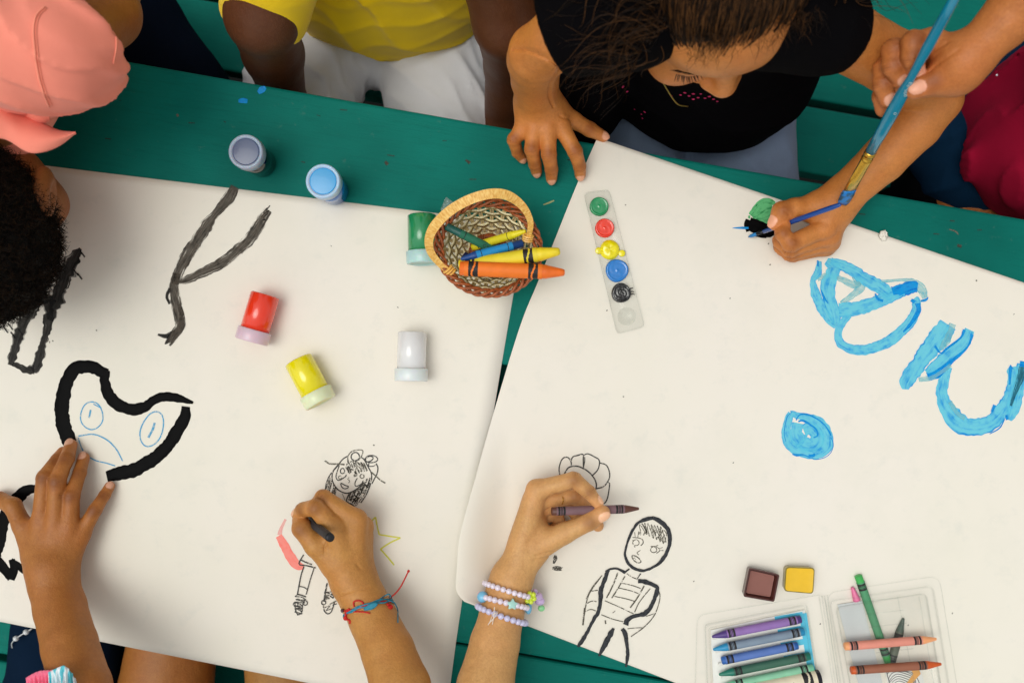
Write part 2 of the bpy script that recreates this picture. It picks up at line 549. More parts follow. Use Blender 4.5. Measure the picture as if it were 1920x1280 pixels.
# setting
def wood_paint(name, rgb, dark, wear):
    m, nt, b = newmat(name); v = coords(nt)
    # grain along the table direction (table axis is rotated -9.96 deg)
    tc = N(nt, 'ShaderNodeTexCoord'); rot = N(nt, 'ShaderNodeMapping'); rot.inputs['Rotation'].default_value = (0, 0, math.radians(9.96))
    nt.links.new(tc.outputs['Object'], rot.inputs['Vector'])
    mp = N(nt, 'ShaderNodeMapping'); mp.inputs['Scale'].default_value = (1.0, 14.0, 6.0); nt.links.new(rot.outputs[0], mp.inputs['Vector'])
    g1 = noise(nt, mp.outputs[0], 22, 6, 0.65); g2 = noise(nt, v, 6, 3)
    mp3 = N(nt, 'ShaderNodeMapping'); mp3.inputs['Scale'].default_value = (1.0, 5.0, 6.0); nt.links.new(rot.outputs[0], mp3.inputs['Vector'])
    g3 = noise(nt, mp3.outputs[0], 260, 2, 0.6)
    c = lin(rgb); d = lin(dark)
    col = mixc(nt, ramp(nt, g2, [(0.35, G(0)), (0.7, G(1))]), d, c)
    col = mixc(nt, ramp(nt, g1, [(0.30, G(0.5)), (0.5, G(0))]), col, d)
    col = mixc(nt, ramp(nt, g3, [(0.28, G(0.45)), (0.42, G(0))]), col, d)
    w = math_(nt, 'MULTIPLY', ramp(nt, noise(nt, v, 70, 5, 0.75), [(0.63, G(0)), (0.70, G(1))]), 0.35)
    col = mixc(nt, w, col, lin(wear))
    nt.links.new(col, b.inputs['Base Color']); setp(b, rough=0.55, spec=0.08)
    bump(nt, b, math_(nt, 'ADD', g1, math_(nt, 'MULTIPLY', g3, 0.6)), 0.5, 0.0007)
    return m


M = {}
M['table'] = wood_paint('green_painted_wood', (10, 122, 110), (5, 98, 88), (80, 124, 112))
M['bench'] = wood_paint('green_painted_bench', (10, 124, 110), (6, 100, 90), (80, 118, 106))
M['ground'] = plain('dark_floor', (40, 42, 40), 0.9, 0.3, 9, 0.3, 420)


def paper_mat():
    m, nt, b = newmat('drawing_paper'); v = coords(nt)
    n = noise(nt, v, 3.0, 4, 0.6); f = noise(nt, v, 900, 3, 0.6); s = noise(nt, v, 45, 5, 0.7)
    col = ramp(nt, n, [(0.3, lin((233, 229, 214))), (0.7, lin((238, 232, 222)))])
    col = mixc(nt, math_(nt, 'MULTIPLY', ramp(nt, s, [(0.56, G(0)), (0.76, G(1))]), 0.26), col, lin((205, 208, 200)))
    col = mixc(nt, math_(nt, 'MULTIPLY', ramp(nt, noise(nt, v, 11, 5, 0.7), [(0.50, G(0)), (0.72, G(1))]), 0.22), col, lin((218, 217, 204)))
    nt.links.new(col, b.inputs['Base Color']); setp(b, rough=0.85, spec=0.25)
    h = math_(nt, 'ADD', math_(nt, 'MULTIPLY', f, 0.12), math_(nt, 'MULTIPLY', noise(nt, v, 7, 3), 9.0))
    bump(nt, b, h, 0.4, 0.0014)
    return m


M['paper'] = paper_mat()
# paints and waxes on the paper
M['ink_thick'] = brushed('thick_black_paint', (8, 8, 9), (3, 3, 4), 1.0, 0.5, 0.0, 0.45, 0.3, 0.2)
M['ink_dry'] = brushed('dry_black_paint', (86, 79, 70), (10, 10, 10), 0.94, 0.7, 0.30, 0.42, 0.2, 0.7, 0.12)
M['ink_scratchy'] = brushed('scratchy_black_paint', (40, 39, 38), (12, 12, 13), 1.0, 0.6, 0.26, 0.5, 0.1, 0.7, 0.10)
M['ink_outline'] = brushed('glossy_outline_paint', (64, 66, 70), (10, 11, 13), 1.0, 0.5, 0.08, 0.35, 0.5, 0.35)
M['blue_wash'] = brushed('blue_wash_paint', (104, 214, 240), (0, 140, 220), 0.78, 0.75, 0.10, 0.3, 0.40, 0.7)
M['blue_thin'] = brushed('thin_blue_wash', (150, 216, 222), (60, 176, 204), 0.55, 0.9, 0.25, 0.4, 0.35, 0.5, 0.1)
M['blue_deep'] = brushed('deep_blue_paint', (16, 156, 230), (0, 100, 200), 0.90, 0.9, 0.08, 0.25, 0.4, 0.8)
M['teal_dark'] = brushed('dark_teal_paint', (40, 112, 132), (14, 56, 74), 0.85, 0.7, 0.4, 0.4, 0.1, 0.7, 0.2)
M['coral_paint'] = brushed('coral_paint', (255, 148, 136), (246, 108, 98), 0.9, 0.45, 0.06, 0.35, 0.3, 0.5)
M['coral_thin'] = brushed('thin_coral_paint', (248, 190, 184), (244, 150, 146), 0.7, 0.45, 0.2, 0.4, 0.2, 0.4)
M['green_paint'] = brushed('green_paint', (104, 196, 130), (16, 124, 66), 0.92, 0.95, 0.10, 0.35, 0.3, 0.7)
M['wax_black'] = waxline('black_crayon_mark', (48, 47, 43), 0.60, scale=800)
M['wax_soft'] = waxline('soft_grey_crayon_mark', (96, 92, 78), 0.54, scale=800)
M['wax_scrib'] = waxline('dark_crayon_scribble', (64, 60, 50), 0.52, scale=700)
M['wax_brown'] = waxline('brown_grey_crayon_mark', (76, 72, 58), 0.56, scale=800)
M['wax_blue'] = waxline('blue_crayon_mark', (70, 160, 205), 0.56)
M['wax_yellow'] = waxline('yellow_crayon_mark', (214, 214, 70), 0.62)
M['wax_chip'] = plain('wood_chip', (150, 160, 110), .7)
M['clear'] = clearplastic('clear_plastic')
M['clear_edge'] = clearplastic('clear_plastic_edge', (0.985, 0.99, 0.985), 0.02, 0.12)
# ------------------------------------------------------------- setting: table, bench, ground
TD = np.array([.985, -.173, 0.]); TD = norm(TD)            # along the table
TN = np.array([-TD[1], TD[0], 0.]) * -1                     # across, towards the bottom of the photo
UPZ = np.array([0, 0, 1.])


def T(s, off, z):
    """table frame: s metres along, off metres across (0 = picture middle line), z world"""
    p = TD * s + TN * off; return np.array([p[0], p[1], z])


def board(parent, name, s0, s1, o0, o1, ztop, th, mat, bev=0.003):
    V, F = box_frame(T((s0 + s1) / 2, (o0 + o1) / 2, ztop - th / 2), TD, TN, UPZ, (s1 - s0) / 2, (o1 - o0) / 2, th / 2, bev)
    mb = MB().add(V, F)
    return mb.build(name, mat, parent, smooth=False)


g = MB().add([(-30, -30, 0), (30, -30, 0), (30, 30, 0), (-30, 30, 0)], [(0, 1, 2, 3)]).build('ground', M['ground'])
tag(g, 'dark concrete ground under the table and benches', kind='structure')

OC = lambda px: (px - 464.3) * S
table = empty('picnic_table', T(0, 0, 0), 'long green painted wooden table covered with white drawing paper', 'table')
for a, b_ in ((72, 510), (596, 1038), (1042, 1149)):
    board(table, 'table_board', -1.15, 1.15, OC(a), OC(b_), TZ, 0.036, M['table'])
for s in (-0.95, 0.0, 0.95):
    board(table, 'cross_brace', s - .04, s + .04, OC(84), OC(1138), TZ - .038, 0.035, M['table'])
for s in (-0.95, 0.95):
    for sg in (-1, 1):
        V, F = box_frame(T(s - .06, OC(610) + sg * 0.26, (TZ - .075) / 2), norm(T(0, -sg * .25, 1)), TD, TN, (TZ - .075) / 2, .02, .045, .003)
        MB().add(V, F).build('leg', M['table'], table, False)


def make_bench(offs, label):
    b = empty('bench', T(0, (offs[0][0] + offs[-1][1]) / 2, 0), label, 'bench', 'benches along the table')
    for a, c in offs: board(b, 'seat_board', -1.15, 1.15, a, c, TZ - .30, .036, M['bench'])
    a, c = offs[0][0], offs[-1][1]
    for s in (-0.9, 0.9):
        board(b, 'cross_brace', s - .04, s + .04, a + .01, c - .01, TZ - .338, .035, M['bench'])
        for o in (a + .04, c - .04):
            V, F = box_frame(T(s, o, (TZ - .374) / 2), TD, TN, UPZ, .02, .03, (TZ - .374) / 2, .003)
            MB().add(V, F).build('leg', M['bench'], b, False)
    return b


k3 = S * 1.2 / .9
make_bench([((-350 - 464.3) * k3, (-224 - 464.3) * k3), ((-210 - 464.3) * k3, (-80 - 464.3) * k3), ((-66 - 464.3) * k3, (57 - 464.3) * k3)],
           'green plank bench under the child in the yellow shirt')
make_bench([(.445, .535), (.545, .635), (.645, .735)], 'green plank bench under the arms with bracelets')

# ------------------------------------------------------------- drawing paper
def smooth01(x): x = np.clip(x, 0, 1); return x * x * (3 - 2 * x)


def paper(name, left, right, hfun, nu, nv, z0, label):
    L = catmull(left, 6.0); R = catmull(right, 6.0)
    def samp(C, t):
        d = np.r_[0, np.cumsum(np.linalg.norm(np.diff(C[:, :2], axis=0), axis=1))]; d /= d[-1]
        return np.stack([np.interp(t, d, C[:, i]) for i in range(2)], 1)
    t = np.linspace(0, 1, nv); A = samp(L, t); B = samp(R, t)
    u = np.linspace(0, 1, nu) ** 1.7
    X = A[:, None, :] * (1 - u)[None, :, None] + B[:, None, :] * u[None, :, None]
    px, py = X[..., 0].ravel(), X[..., 1].ravel()
    h = z0 + hfun(px, py, (px - np.repeat(A[:, 0], nu)))
    k = S * (H - h) / H
    V = np.stack([(px - 960) * k, (640 - py) * k, TZ + h], 1)
    V2 = V.copy(); V2[:, 2] -= 0.0003
    F = []
    for i in range(nv - 1):
        for j in range(nu - 1):
            a = i * nu + j; F.append((a, a + nu, a + nu + 1, a + 1))
    n = nu * nv; F += [tuple(n + q for q in f[::-1]) for f in F]
    rim = [j for j in range(nu)] + [i * nu + nu - 1 for i in range(1, nv)] + [(nv - 1) * nu + j for j in range(nu - 2, -1, -1)] + [i * nu for i in range(nv - 2, 0, -1)]
    for i in range(len(rim)):
        a, b = rim[i], rim[(i + 1) % len(rim)]; F.append((a, b, n + b, n + a))
    o = mesh_obj(name, np.concatenate([V, V2]), F, M['paper'])
    bpy.context.view_layer.update()
    return tag(o, label, 'paper', 'large sheets of drawing paper')


flat = lambda x, y, e: 0.0 * x
Z1, Z2 = 0.0006, 0.0012
paperA = paper('drawing_paper', [(-150, 282), (-150, 1135)], [(985, 420), (925, 775), (866, 1130), (838, 1331)], flat, 60, 60, Z1,
               'large white sheet with thick black painted shapes, its edge under the basket')


def curl(x, y, e):
    a = smooth01((y - 760) / 300) * smooth01(1 - e / (40 + 55 * smooth01((y - 780) / 300)))
    return 0.021 * a + 0.0004 * smooth01((y - 700) / 80) * smooth01(1 - e / 110)


paperB = paper('drawing_paper', [(1120, 258), (1080, 350), (1012, 520), (975, 612), (925, 775), (893, 890), (863, 1000), (857, 1060), (855, 1105), (870, 1127)],
               [(2100, 591), (2100, 1600)], curl, 150, 120, Z2, 'large white sheet with blue painted letters, its near corner curling up')

# ------------------------------------------------------------- strokes on the paper
class Draw:
    def __init__(self, z): self.V = []; self.F = []; self.M = []; self.U = []; self.n = 0; self.z = z; self.mats = []; self.k = 0

    def mi(self, m):
        if m not in self.mats: self.mats.append(m)
        return self.mats.index(m)

    def stroke(self, pts, mat, w=None, th=0.0, org=(0, 0), s=1.0, jit=0.06, step=2.0, taper=False, wob=0.0, z=None):
        pts = np.asarray([list(p) for p in pts], float)
        if pts.shape[1] == 2: pts = np.c_[pts, np.full(len(pts), (w if w else 3.0) * s)]
        q = pts / s; q[:, 0] += org[0]; q[:, 1] += org[1]
        c = catmull(q, step); m = len(c)
        if m < 2: return
        ww = c[:, 2] * 0.5
        jn = RNG.normal(size=(m, 2))
        for _ in range(2): jn[1:-1] = (jn[:-2] + jn[1:-1] * 2 + jn[2:]) / 4
        T_ = np.gradient(c[:, :2], axis=0); T_ /= np.linalg.norm(T_, axis=1)[:, None] + 1e-9
        Nn = np.stack([-T_[:, 1], T_[:, 0]], 1)
        if wob: c[:, :2] += Nn * (jn[:, :1] * wob)
        if taper:
            e = np.minimum(np.arange(m), m - 1 - np.arange(m)) / 3.0; ww = ww * np.clip(e + 0.3, 0, 1)
        nv = 7 if th > 0 else 3
        vs = np.linspace(-1, 1, nv)
        self.k += 1
        z0 = (self.z if z is None else z) + 0.00012 + self.k * 0.000018
        L = np.r_[0, np.cumsum(np.linalg.norm(np.diff(c[:, :2], axis=0), axis=1))] / max(4.0, 2 * ww.mean())
        L = L + RNG.uniform(0, 50)
        V = []; U = []
        for i, v in enumerate(vs):
            wj = ww * (1 + jit * (jn[:, 0] if v > 0 else jn[:, 1]) * 1.6)
            xy = c[:, :2] + Nn * (wj * v)[:, None]
            h = z0 + th * (1 - v * v) ** 0.6
            k = S * (H - h) / H
            V.append(np.stack([(xy[:, 0] - 960) * k, (640 - xy[:, 1]) * k, np.full(m, TZ + h)], 1))
            U.append(np.stack([L, np.full(m, v * .5 + .5)], 1))
        V = np.stack(V, 1).reshape(-1, 3); U = np.stack(U, 1).reshape(-1, 2)
        mi = self.mi(mat)
        for i in range(m - 1):
            for j in range(nv - 1):
                a = self.n + i * nv + j; self.F.append((a, a + 1, a + nv + 1, a + nv)); self.M.append(mi)
        self.V.append(V); self.U.append(U); self.n += len(V)

    def ell(self, cx, cy, rx, ry, mat, w, org=(0, 0), s=1.0, rot=0, **kw):
        t = np.linspace(0, 2 * np.pi, 17); a = math.radians(rot)
        x = rx * np.cos(t) * (1 + .04 * np.sin(3 * t)); y = ry * np.sin(t)
        pts = np.c_[cx + x * math.cos(a) - y * math.sin(a), cy + x * math.sin(a) + y * math.cos(a)]
        self.stroke(pts, mat, w, org=org, s=s, **kw)

    def scribble(self, poly, mat, w, gap, ang, org=(0, 0), s=1.0, loops=False):
        poly = np.asarray(poly, float) / s + np.asarray(org); a = math.radians(ang)
        R = np.array([[math.cos(a), math.sin(a)], [-math.sin(a), math.cos(a)]])
        q = poly @ R.T; y = q[:, 1].min() + gap; pts = []; d = 1
        while y < q[:, 1].max():
            xs = []
            for i in range(len(q)):
                p0, p1 = q[i], q[(i + 1) % len(q)]
                if (p0[1] - y) * (p1[1] - y) < 0: xs.append(p0[0] + (y - p0[1]) / (p1[1] - p0[1]) * (p1[0] - p0[0]))
            xs.sort()
            if len(xs) >= 2:
                x0, x1 = xs[0], xs[-1]
                if d < 0: x0, x1 = x1, x0
                seg = [(x0 + RNG.normal() * gap * .4, y), ((x0 + x1) / 2 + RNG.normal() * gap, y + RNG.normal() * gap * .7), (x1 + RNG.normal() * gap * .4, y + gap * .5)]
                if loops:
                    n = max(3, int(abs(x1 - x0) / (gap * 2.0))); seg = []
                    for i in range(n * 6):
                        f = i / (n * 6); seg.append((x0 + (x1 - x0) * f + gap * 1.6 * math.cos(i * 1.05), y + gap * 1.4 * math.sin(i * 1.05) + RNG.normal() * .4))
                pts += seg; d = -d
            y += gap * (2.0 if loops else 1) * RNG.uniform(.8, 1.2)
        if len(pts) > 1: self.stroke(np.array(pts) @ R, mat, w, step=1.6, z=None)

    def build(self, name, parent, label):
        o = mesh_obj(name, np.concatenate(self.V), self.F, [M[m] for m in self.mats], parent, True, self.M, uv=np.concatenate(self.U))
        return tag(o, label)


# --- left sheet
d = Draw(Z1)
d.stroke([(440, 350, 18), (428, 372, 24), (405, 400, 15), (388, 422, 24), (370, 450, 23), (350, 480, 24), (336, 508, 21), (327, 533, 16)], 'ink_dry', th=.0002)
d.stroke([(336, 528, 11), (352, 524, 16), (375, 513, 18), (410, 496, 20), (440, 474, 21), (468, 448, 22), (487, 420, 22), (503, 394, 16)], 'ink_dry', th=.0002)
d.stroke([(331, 512, 15), (326, 540, 20), (330, 565, 21), (335, 590, 20), (338, 610, 21), (328, 626, 18), (315, 642, 6)], 'ink_dry', th=.0002)
d.stroke([(336, 570, 7), (341, 595, 11), (336, 620, 12), (318, 648, 4)], 'ink_dry')
d.stroke([(330, 622, 10), (312, 630, 9), (296, 627, 4)], 'ink_scratchy'); d.stroke([(320, 628, 9), (314, 640, 7), (309, 645, 2)], 'ink_scratchy')
d.stroke([(318, 540, 6), (313, 556, 6), (318, 570, 4)], 'ink_scratchy')
for i in range(9):
    a = RNG.uniform(0, 1); x = 503 - 14 * a; y = 394 + 22 * a
    d.stroke([(x - 5 + i * 1.3, y - 2), (x + 3 + i * .6, y - 12 + i)], 'ink_scratchy', 2.0)
d.build('painted_letter', paperA, 'brushed black letter with two slanting strokes')
d = Draw(Z1)
d.stroke([(151, 466, 6), (143, 476, 17), (132, 496, 27), (120, 518, 30), (112, 540, 26), (106, 562, 24), (98, 586, 19), (92, 600, 13)], 'ink_scratchy', th=.0002, jit=.22)
d.stroke([(90, 562, 22), (93, 582, 22), (91, 605, 18), (86, 628, 15), (80, 650, 15), (74, 670, 17), (68, 690, 17), (60, 695, 12)], 'ink_scratchy', th=.0002, jit=.2)
d.stroke([(64, 693, 15), (50, 693, 13), (38, 688, 12), (24, 681, 11)], 'ink_scratchy', th=.0002, jit=.2)
d.stroke([(18, 684, 12), (26, 662, 17), (32, 640, 18), (40, 615, 22), (52, 590, 25), (64, 572, 20), (72, 560, 18)], 'ink_scratchy', th=.0002, jit=.2)
d.stroke([(58, 575, 17), (72, 563, 22), (86, 558, 19), (92, 566, 17)], 'ink_scratchy', jit=.2)
for p in ((0, 600), (6, 612), (15, 606), (20, 622), (34, 616), (150, 470), (138, 505), (145, 512)):
    d.stroke([(p[0], p[1]), (p[0] + 9, p[1] + 12)], 'ink_scratchy', 3)
d.build('painted_letter', paperA, 'scratchy black letter beside the dark curly hair')
d = Draw(Z1)
d.stroke([(132, 830, 26), (121, 805, 27), (116, 775, 27), (118, 745, 27), (127, 712, 26), (143, 690, 25), (172, 688, 24), (199, 702, 22)], 'ink_thick', th=.0006)
d.stroke([(200, 694, 13), (196, 715, 19), (205, 742, 22), (224, 760, 23), (250, 767, 22), (272, 762, 20), (288, 750, 16), (306, 744, 17), (332, 746, 16), (362, 755, 5)], 'ink_thick', th=.0006)
d.stroke([(349, 762, 15), (346, 782, 22), (332, 808, 24), (312, 838, 24), (285, 862, 25), (252, 880, 26), (222, 888, 25), (200, 893, 20)], 'ink_thick', th=.0006)
d.stroke([(120, 840, 10), (114, 858, 12)], 'ink_thick', th=.0003)
d.build('painted_shape', paperA, 'thick black curved outline round the blue crayon eyes')
d = Draw(Z1)
d.stroke([(72, 914, 12), (52, 918, 20), (36, 930, 24), (18, 950, 24), (6, 978, 22), (-2, 1010, 26), (-10, 1040, 26)], 'ink_thick', th=.0005)
d.stroke([(-6, 1045, 14), (8, 1066, 18), (22, 1082, 18)], 'ink_thick', th=.0005)
d.stroke([(20, 1086, 14), (26, 1066, 16), (22, 1048, 12)], 'ink_thick', th=.0005); d.stroke([(20, 1050, 10), (36, 1062, 13), (56, 1078, 9)], 'ink_thick', th=.0004)
d.build('painted_shape', paperA, 'thick black curve and zigzag under the resting hand')
d = Draw(Z1)
d.ell(172, 779, 21, 26, 'wax_blue', 2.4); d.ell(285, 804, 20, 34, 'wax_blue', 2.6, rot=20)
d.stroke([(170, 768), (167, 783)], 'wax_blue', 3.5); d.stroke([(290, 792), (286, 805), (278, 820)], 'wax_blue', 4.0)
d.stroke([(147, 817), (175, 814), (200, 824), (218, 842), (230, 864)], 'wax_blue', 2.6); d.stroke([(147, 820), (150, 832), (156, 845)], 'wax_blue', 2.2)
d.stroke([(166, 856), (180, 863), (200, 868), (216, 873)], 'wax_blue', 2.2); d.stroke([(175, 757), (190, 765)], 'wax_blue', 2)
d.build('crayon_drawing', paperA, 'thin blue crayon eyes and mouth')
# girl figure
d = Draw(Z1); o1 = (600, 830); z1 = 9.144; B = 'wax_black'
kw = dict(org=o1, s=z1)
def L(pts, w=2.3, m=B): d.stroke(pts, m, w, **kw)
L([(330, 370), (230, 480), (205, 600), (240, 710), (310, 800), (400, 850), (470, 860), (560, 830), (640, 780), (750, 690)])
L([(330, 350), (230, 470), (160, 570), (110, 690), (85, 840)]); L([(330, 350), (400, 270), (480, 225)])
L([(480, 340), (480, 230), (540, 150), (640, 120), (730, 130), (720, 210), (660, 300)], 2.0, 'wax_soft')
d.ell(605, 232, 72, 70, B, 2.4, **kw); L([(700, 240), (760, 290), (830, 420), (880, 520), (885, 640)])
d.ell(880, 275, 108, 62, B, 2.0, **kw); d.ell(842, 275, 70, 42, B, 2.2, rot=-25, **kw); L([(840, 340), (835, 395), (900, 400), (950, 380)], 1.8)
L([(960, 350), (992, 420), (980, 520), (930, 620), (890, 700)]); L([(80, 300), (150, 350), (240, 362), (330, 360), (420, 372)], 3.0, 'wax_soft')
L([(880, 500), (960, 570), (1040, 640), (1120, 690)], 2.6, 'wax_soft')
L([(330, 390), (290, 500), (275, 590), (310, 640), (370, 620), (440, 570), (450, 540)], 1.8); d.ell(385, 480, 36, 45, B, 1.8, **kw); d.ell(345, 590, 28, 28, 'wax_soft', 1.6, **kw)
L([(640, 600), (600, 680), (610, 740), (660, 730), (720, 690), (740, 640)], 1.8); d.ell(720, 570, 34, 34, 'wax_soft', 1.8, **kw)
L([(495, 590), (475, 620), (510, 650), (485, 690)], 1.4, 'wax_soft'); L([(360, 690), (370, 750), (430, 785), (490, 752), (420, 720), (360, 690)], 1.8)
d.scribble([(480, 300), (640, 300), (600, 420), (510, 520), (450, 430)], 'wax_scrib', 2.0, 2.4, 70, **kw)
d.scribble([(650, 340), (760, 340), (830, 450), (760, 480), (690, 500), (590, 590), (600, 480)], 'wax_soft', 2.0, 2.3, 60, **kw)
d.scribble([(750, 690), (860, 600), (880, 700), (760, 830), (700, 950), (650, 1090), (600, 1020), (480, 980), (500, 870), (640, 800)], 'wax_scrib', 2.0, 2.2, 115, **kw)
d.scribble([(640, 800), (830, 690), (700, 950), (600, 1000), (500, 950)], 'wax_scrib', 1.8, 2.6, 40, **kw)
d.scribble([(160, 590), (210, 620), (250, 740), (310, 820), (290, 880), (240, 930), (100, 850)], 'wax_scrib', 1.7, 2.6, 105, **kw)
L([(870, 690), (800, 870), (700, 1025)]); L([(500, 870), (450, 1000), (530, 1045)]); L([(360, 1030), (440, 1040), (520, 1040), (590, 1100), (605, 1175)], 3)
L([(420, 1080), (480, 1130)], 2.5); L([(470, 1000), (500, 1060), (470, 1150)], 3); L([(380, 870), (410, 930), (420, 980)], 1.1, 'wax_soft')
kw = dict(org=(500, 950), s=6.094)
L([(420, 545), (370, 650), (460, 670), (560, 695)]); L([(390, 605), (450, 632), (515, 655)]); L([(425, 680), (390, 790), (350, 1000)]); L([(540, 700), (500, 820), (450, 1000)], 2)
L([(360, 905), (420, 915), (460, 940)], 1.7)
d.scribble([(345, 975), (450, 1000), (440, 1060), (400, 1110), (410, 1200), (360, 1230), (320, 1180), (325, 1090)], B, 1.5, 3.0, 10, **kw)
d.ell(440, 1095, 24, 26, B, 1.8, **kw); d.ell(330, 1110, 26, 26, B, 1.8, **kw); L([(320, 1090), (330, 1180), (360, 1230), (400, 1200), (410, 1110)], 1.8)
L([(690, 870), (665, 1000), (655, 1080)], 2.8); L([(770, 950), (765, 1030)], 2.2); d.scribble([(670, 960), (770, 960), (760, 1040), (665, 1050)], 'wax_scrib', 2, 2.2, 15, **kw)
L([(645, 1130), (660, 1190), (700, 1220), (740, 1190), (775, 1080)], 2); d.ell(650, 1090, 24, 26, B, 1.8, **kw); L([(720, 1110), (760, 1090), (820, 1055)], 2.4, 'wax_soft'); L([(750, 1120), (800, 1105)], 1.6)
L([(660, 1150), (720, 1130), (680, 1180), (740, 1160)], 1.4)
d.build('crayon_drawing', paperA, 'black crayon drawing of a girl with two hair buns')
d = Draw(Z1); kw = dict(org=(500, 950), s=6.094)
d.stroke([(216, 138, 26), (185, 205, 34), (160, 260, 42), (148, 320, 55)], 'coral_thin', **kw)
d.stroke([(135, 330, 80), (190, 420, 100), (245, 520, 108), (305, 620, 115), (360, 670, 100), (425, 682, 50)], 'coral_paint', **kw)
d.build('painted_patch', paperA, 'coral paint smear beside the crayon girl')
d = Draw(Z1)
for a in ([(980, 510), (1050, 440)], [(1050, 440), (1072, 560), (1095, 650)], [(1095, 650), (1350, 690)], [(1350, 690), (1220, 750), (1110, 825)], [(1110, 825), (1190, 915), (1275, 1015)], [(1010, 900), (1003, 980), (1012, 1080)]):
    d.stroke(a, 'wax_yellow', 2.9, org=(540, 900), s=6.4)
d.build('crayon_drawing', paperA, 'yellow crayon star beside the bracelet wrist')
d = Draw(Z1)
for x, y, w in ((700, 833, 2.5), (180, 618, 2), (92, 640, 3), (98, 638, 2), (745, 575, 1.6), (620, 460, 1.4)):
    d.stroke([(x, y), (x + 2, y + 2)], 'wax_soft', w)
d.build('speckles', paperA, 'tiny dark specks')['kind'] = 'stuff'

# --- right sheet
d = Draw(Z2); kw = dict(org=(1040, 840), s=9.144)
L([(165, 440), (240, 330), (370, 305), (490, 345), (600, 420), (680, 520), (715, 620), (700, 720), (665, 765)], 2.6)
L([(90, 460), (75, 350), (110, 220), (160, 160), (230, 160), (280, 230), (285, 290)]); L([(280, 220), (310, 150), (400, 120), (470, 100), (490, 120), (490, 200), (495, 330)], 2.5)
L([(515, 150), (515, 220), (500, 300)], 1.8); L([(490, 120), (570, 95), (680, 145), (760, 200), (765, 290), (730, 380), (650, 465)]); L([(770, 250), (880, 285), (935, 390), (940, 500), (890, 600), (830, 660), (720, 690)])
L([(900, 590), (940, 600), (930, 720), (900, 870), (850, 945), (810, 920)]); L([(120, 1190), (100, 1230), (110, 1260)], 2.4)
d.build('crayon_drawing', paperB, 'black crayon flower outline under the hand with the brown crayon')
d = Draw(Z2); kw = dict(org=(1150, 950), s=9.144)
d.scribble([(460, 310), (560, 280), (660, 310), (800, 330), (900, 410), (910, 600), (850, 600), (700, 520), (560, 460), (430, 470)], 'wax_soft', 1.6, 2.6, 75, **kw)
d.scribble([(640, 360), (860, 400), (900, 600), (760, 540)], 'wax_soft', 1.4, 3.2, 120, **kw)
d.ell(388, 610, 55, 50, 'wax_soft', 1.6, **kw); L([(330, 520), (430, 530), (500, 560), (510, 620), (470, 660)], 1.8, 'wax_brown'); L([(335, 560), (345, 650), (375, 690)], 1.4, 'wax_soft')
L([(365, 430), (375, 510)], 1.2, 'wax_soft'); L([(430, 440), (420, 520)], 1.2, 'wax_soft'); d.ell(692, 730, 52, 50, 'wax_brown', 1.6, **kw)
L([(640, 675), (740, 680), (800, 740), (740, 792)], 1.6, 'wax_brown')
for a in ([(730, 665), (770, 650)], [(790, 715), (845, 690)], [(800, 745), (860, 745)]): L(a, 1.4, 'wax_soft')
L([(465, 740), (405, 785), (440, 820)], 1.4, 'wax_soft'); L([(320, 840), (350, 830), (430, 870), (475, 940), (410, 952), (340, 900), (320, 840)], 2.0, 'wax_brown'); L([(340, 880), (370, 870), (385, 905)], 1.2, 'wax_soft')
kw = dict(org=(1070, 1050), s=6.095); G_ = 'wax_brown'
for w, a in ((2.6, [(540, 140), (480, 290), (410, 430)]), (2.3, [(620, 180), (540, 320), (470, 430)]), (1.6, [(590, 260), (700, 285), (800, 320)]), (1.6, [(550, 315), (680, 345), (780, 380)]), (1.6, [(500, 410), (640, 440), (740, 470)]),
             (2.6, [(840, 290), (760, 430), (680, 540)]), (1.8, [(910, 320), (790, 470), (730, 590)]), (1.6, [(390, 460), (550, 530), (720, 610)]), (1.6, [(350, 620), (480, 670), (600, 700)]), (1.3, [(480, 600), (510, 575)]),
             (2.0, [(350, 180), (230, 350), (180, 480), (140, 740)]), (1.6, [(240, 350), (310, 340)]), (1.6, [(190, 490), (240, 465), (295, 470)]), (1.6, [(170, 580), (230, 560), (285, 575)]), (1.4, [(360, 170), (250, 300), (175, 440)]),
             (1.8, [(1000, 330), (1020, 430), (960, 620), (840, 760), (690, 870)]), (1.3, [(860, 640), (980, 600)]), (1.3, [(650, 780), (760, 770), (830, 770)]), (1.6, [(640, 150), (700, 190), (760, 215)]), (2.2, [(395, 685), (400, 725)]), (3.0, [(160, 540), (140, 740)])):
    L(a, w, G_)
th = .00035
d.stroke([(690, 190, 60), (560, 215, 70), (430, 270, 48), (330, 400, 46), (260, 560, 42), (212, 720, 38), (205, 860, 44), (270, 980, 50), (380, 1062, 50), (510, 1090, 46), (640, 1050, 42), (760, 980, 52), (870, 860, 62), (940, 720, 58), (970, 560, 72), (945, 400, 74), (850, 285, 76), (760, 225, 76), (690, 190, 60)], 'ink_outline', th=th, org=(1150, 950), s=9.144, jit=.12)
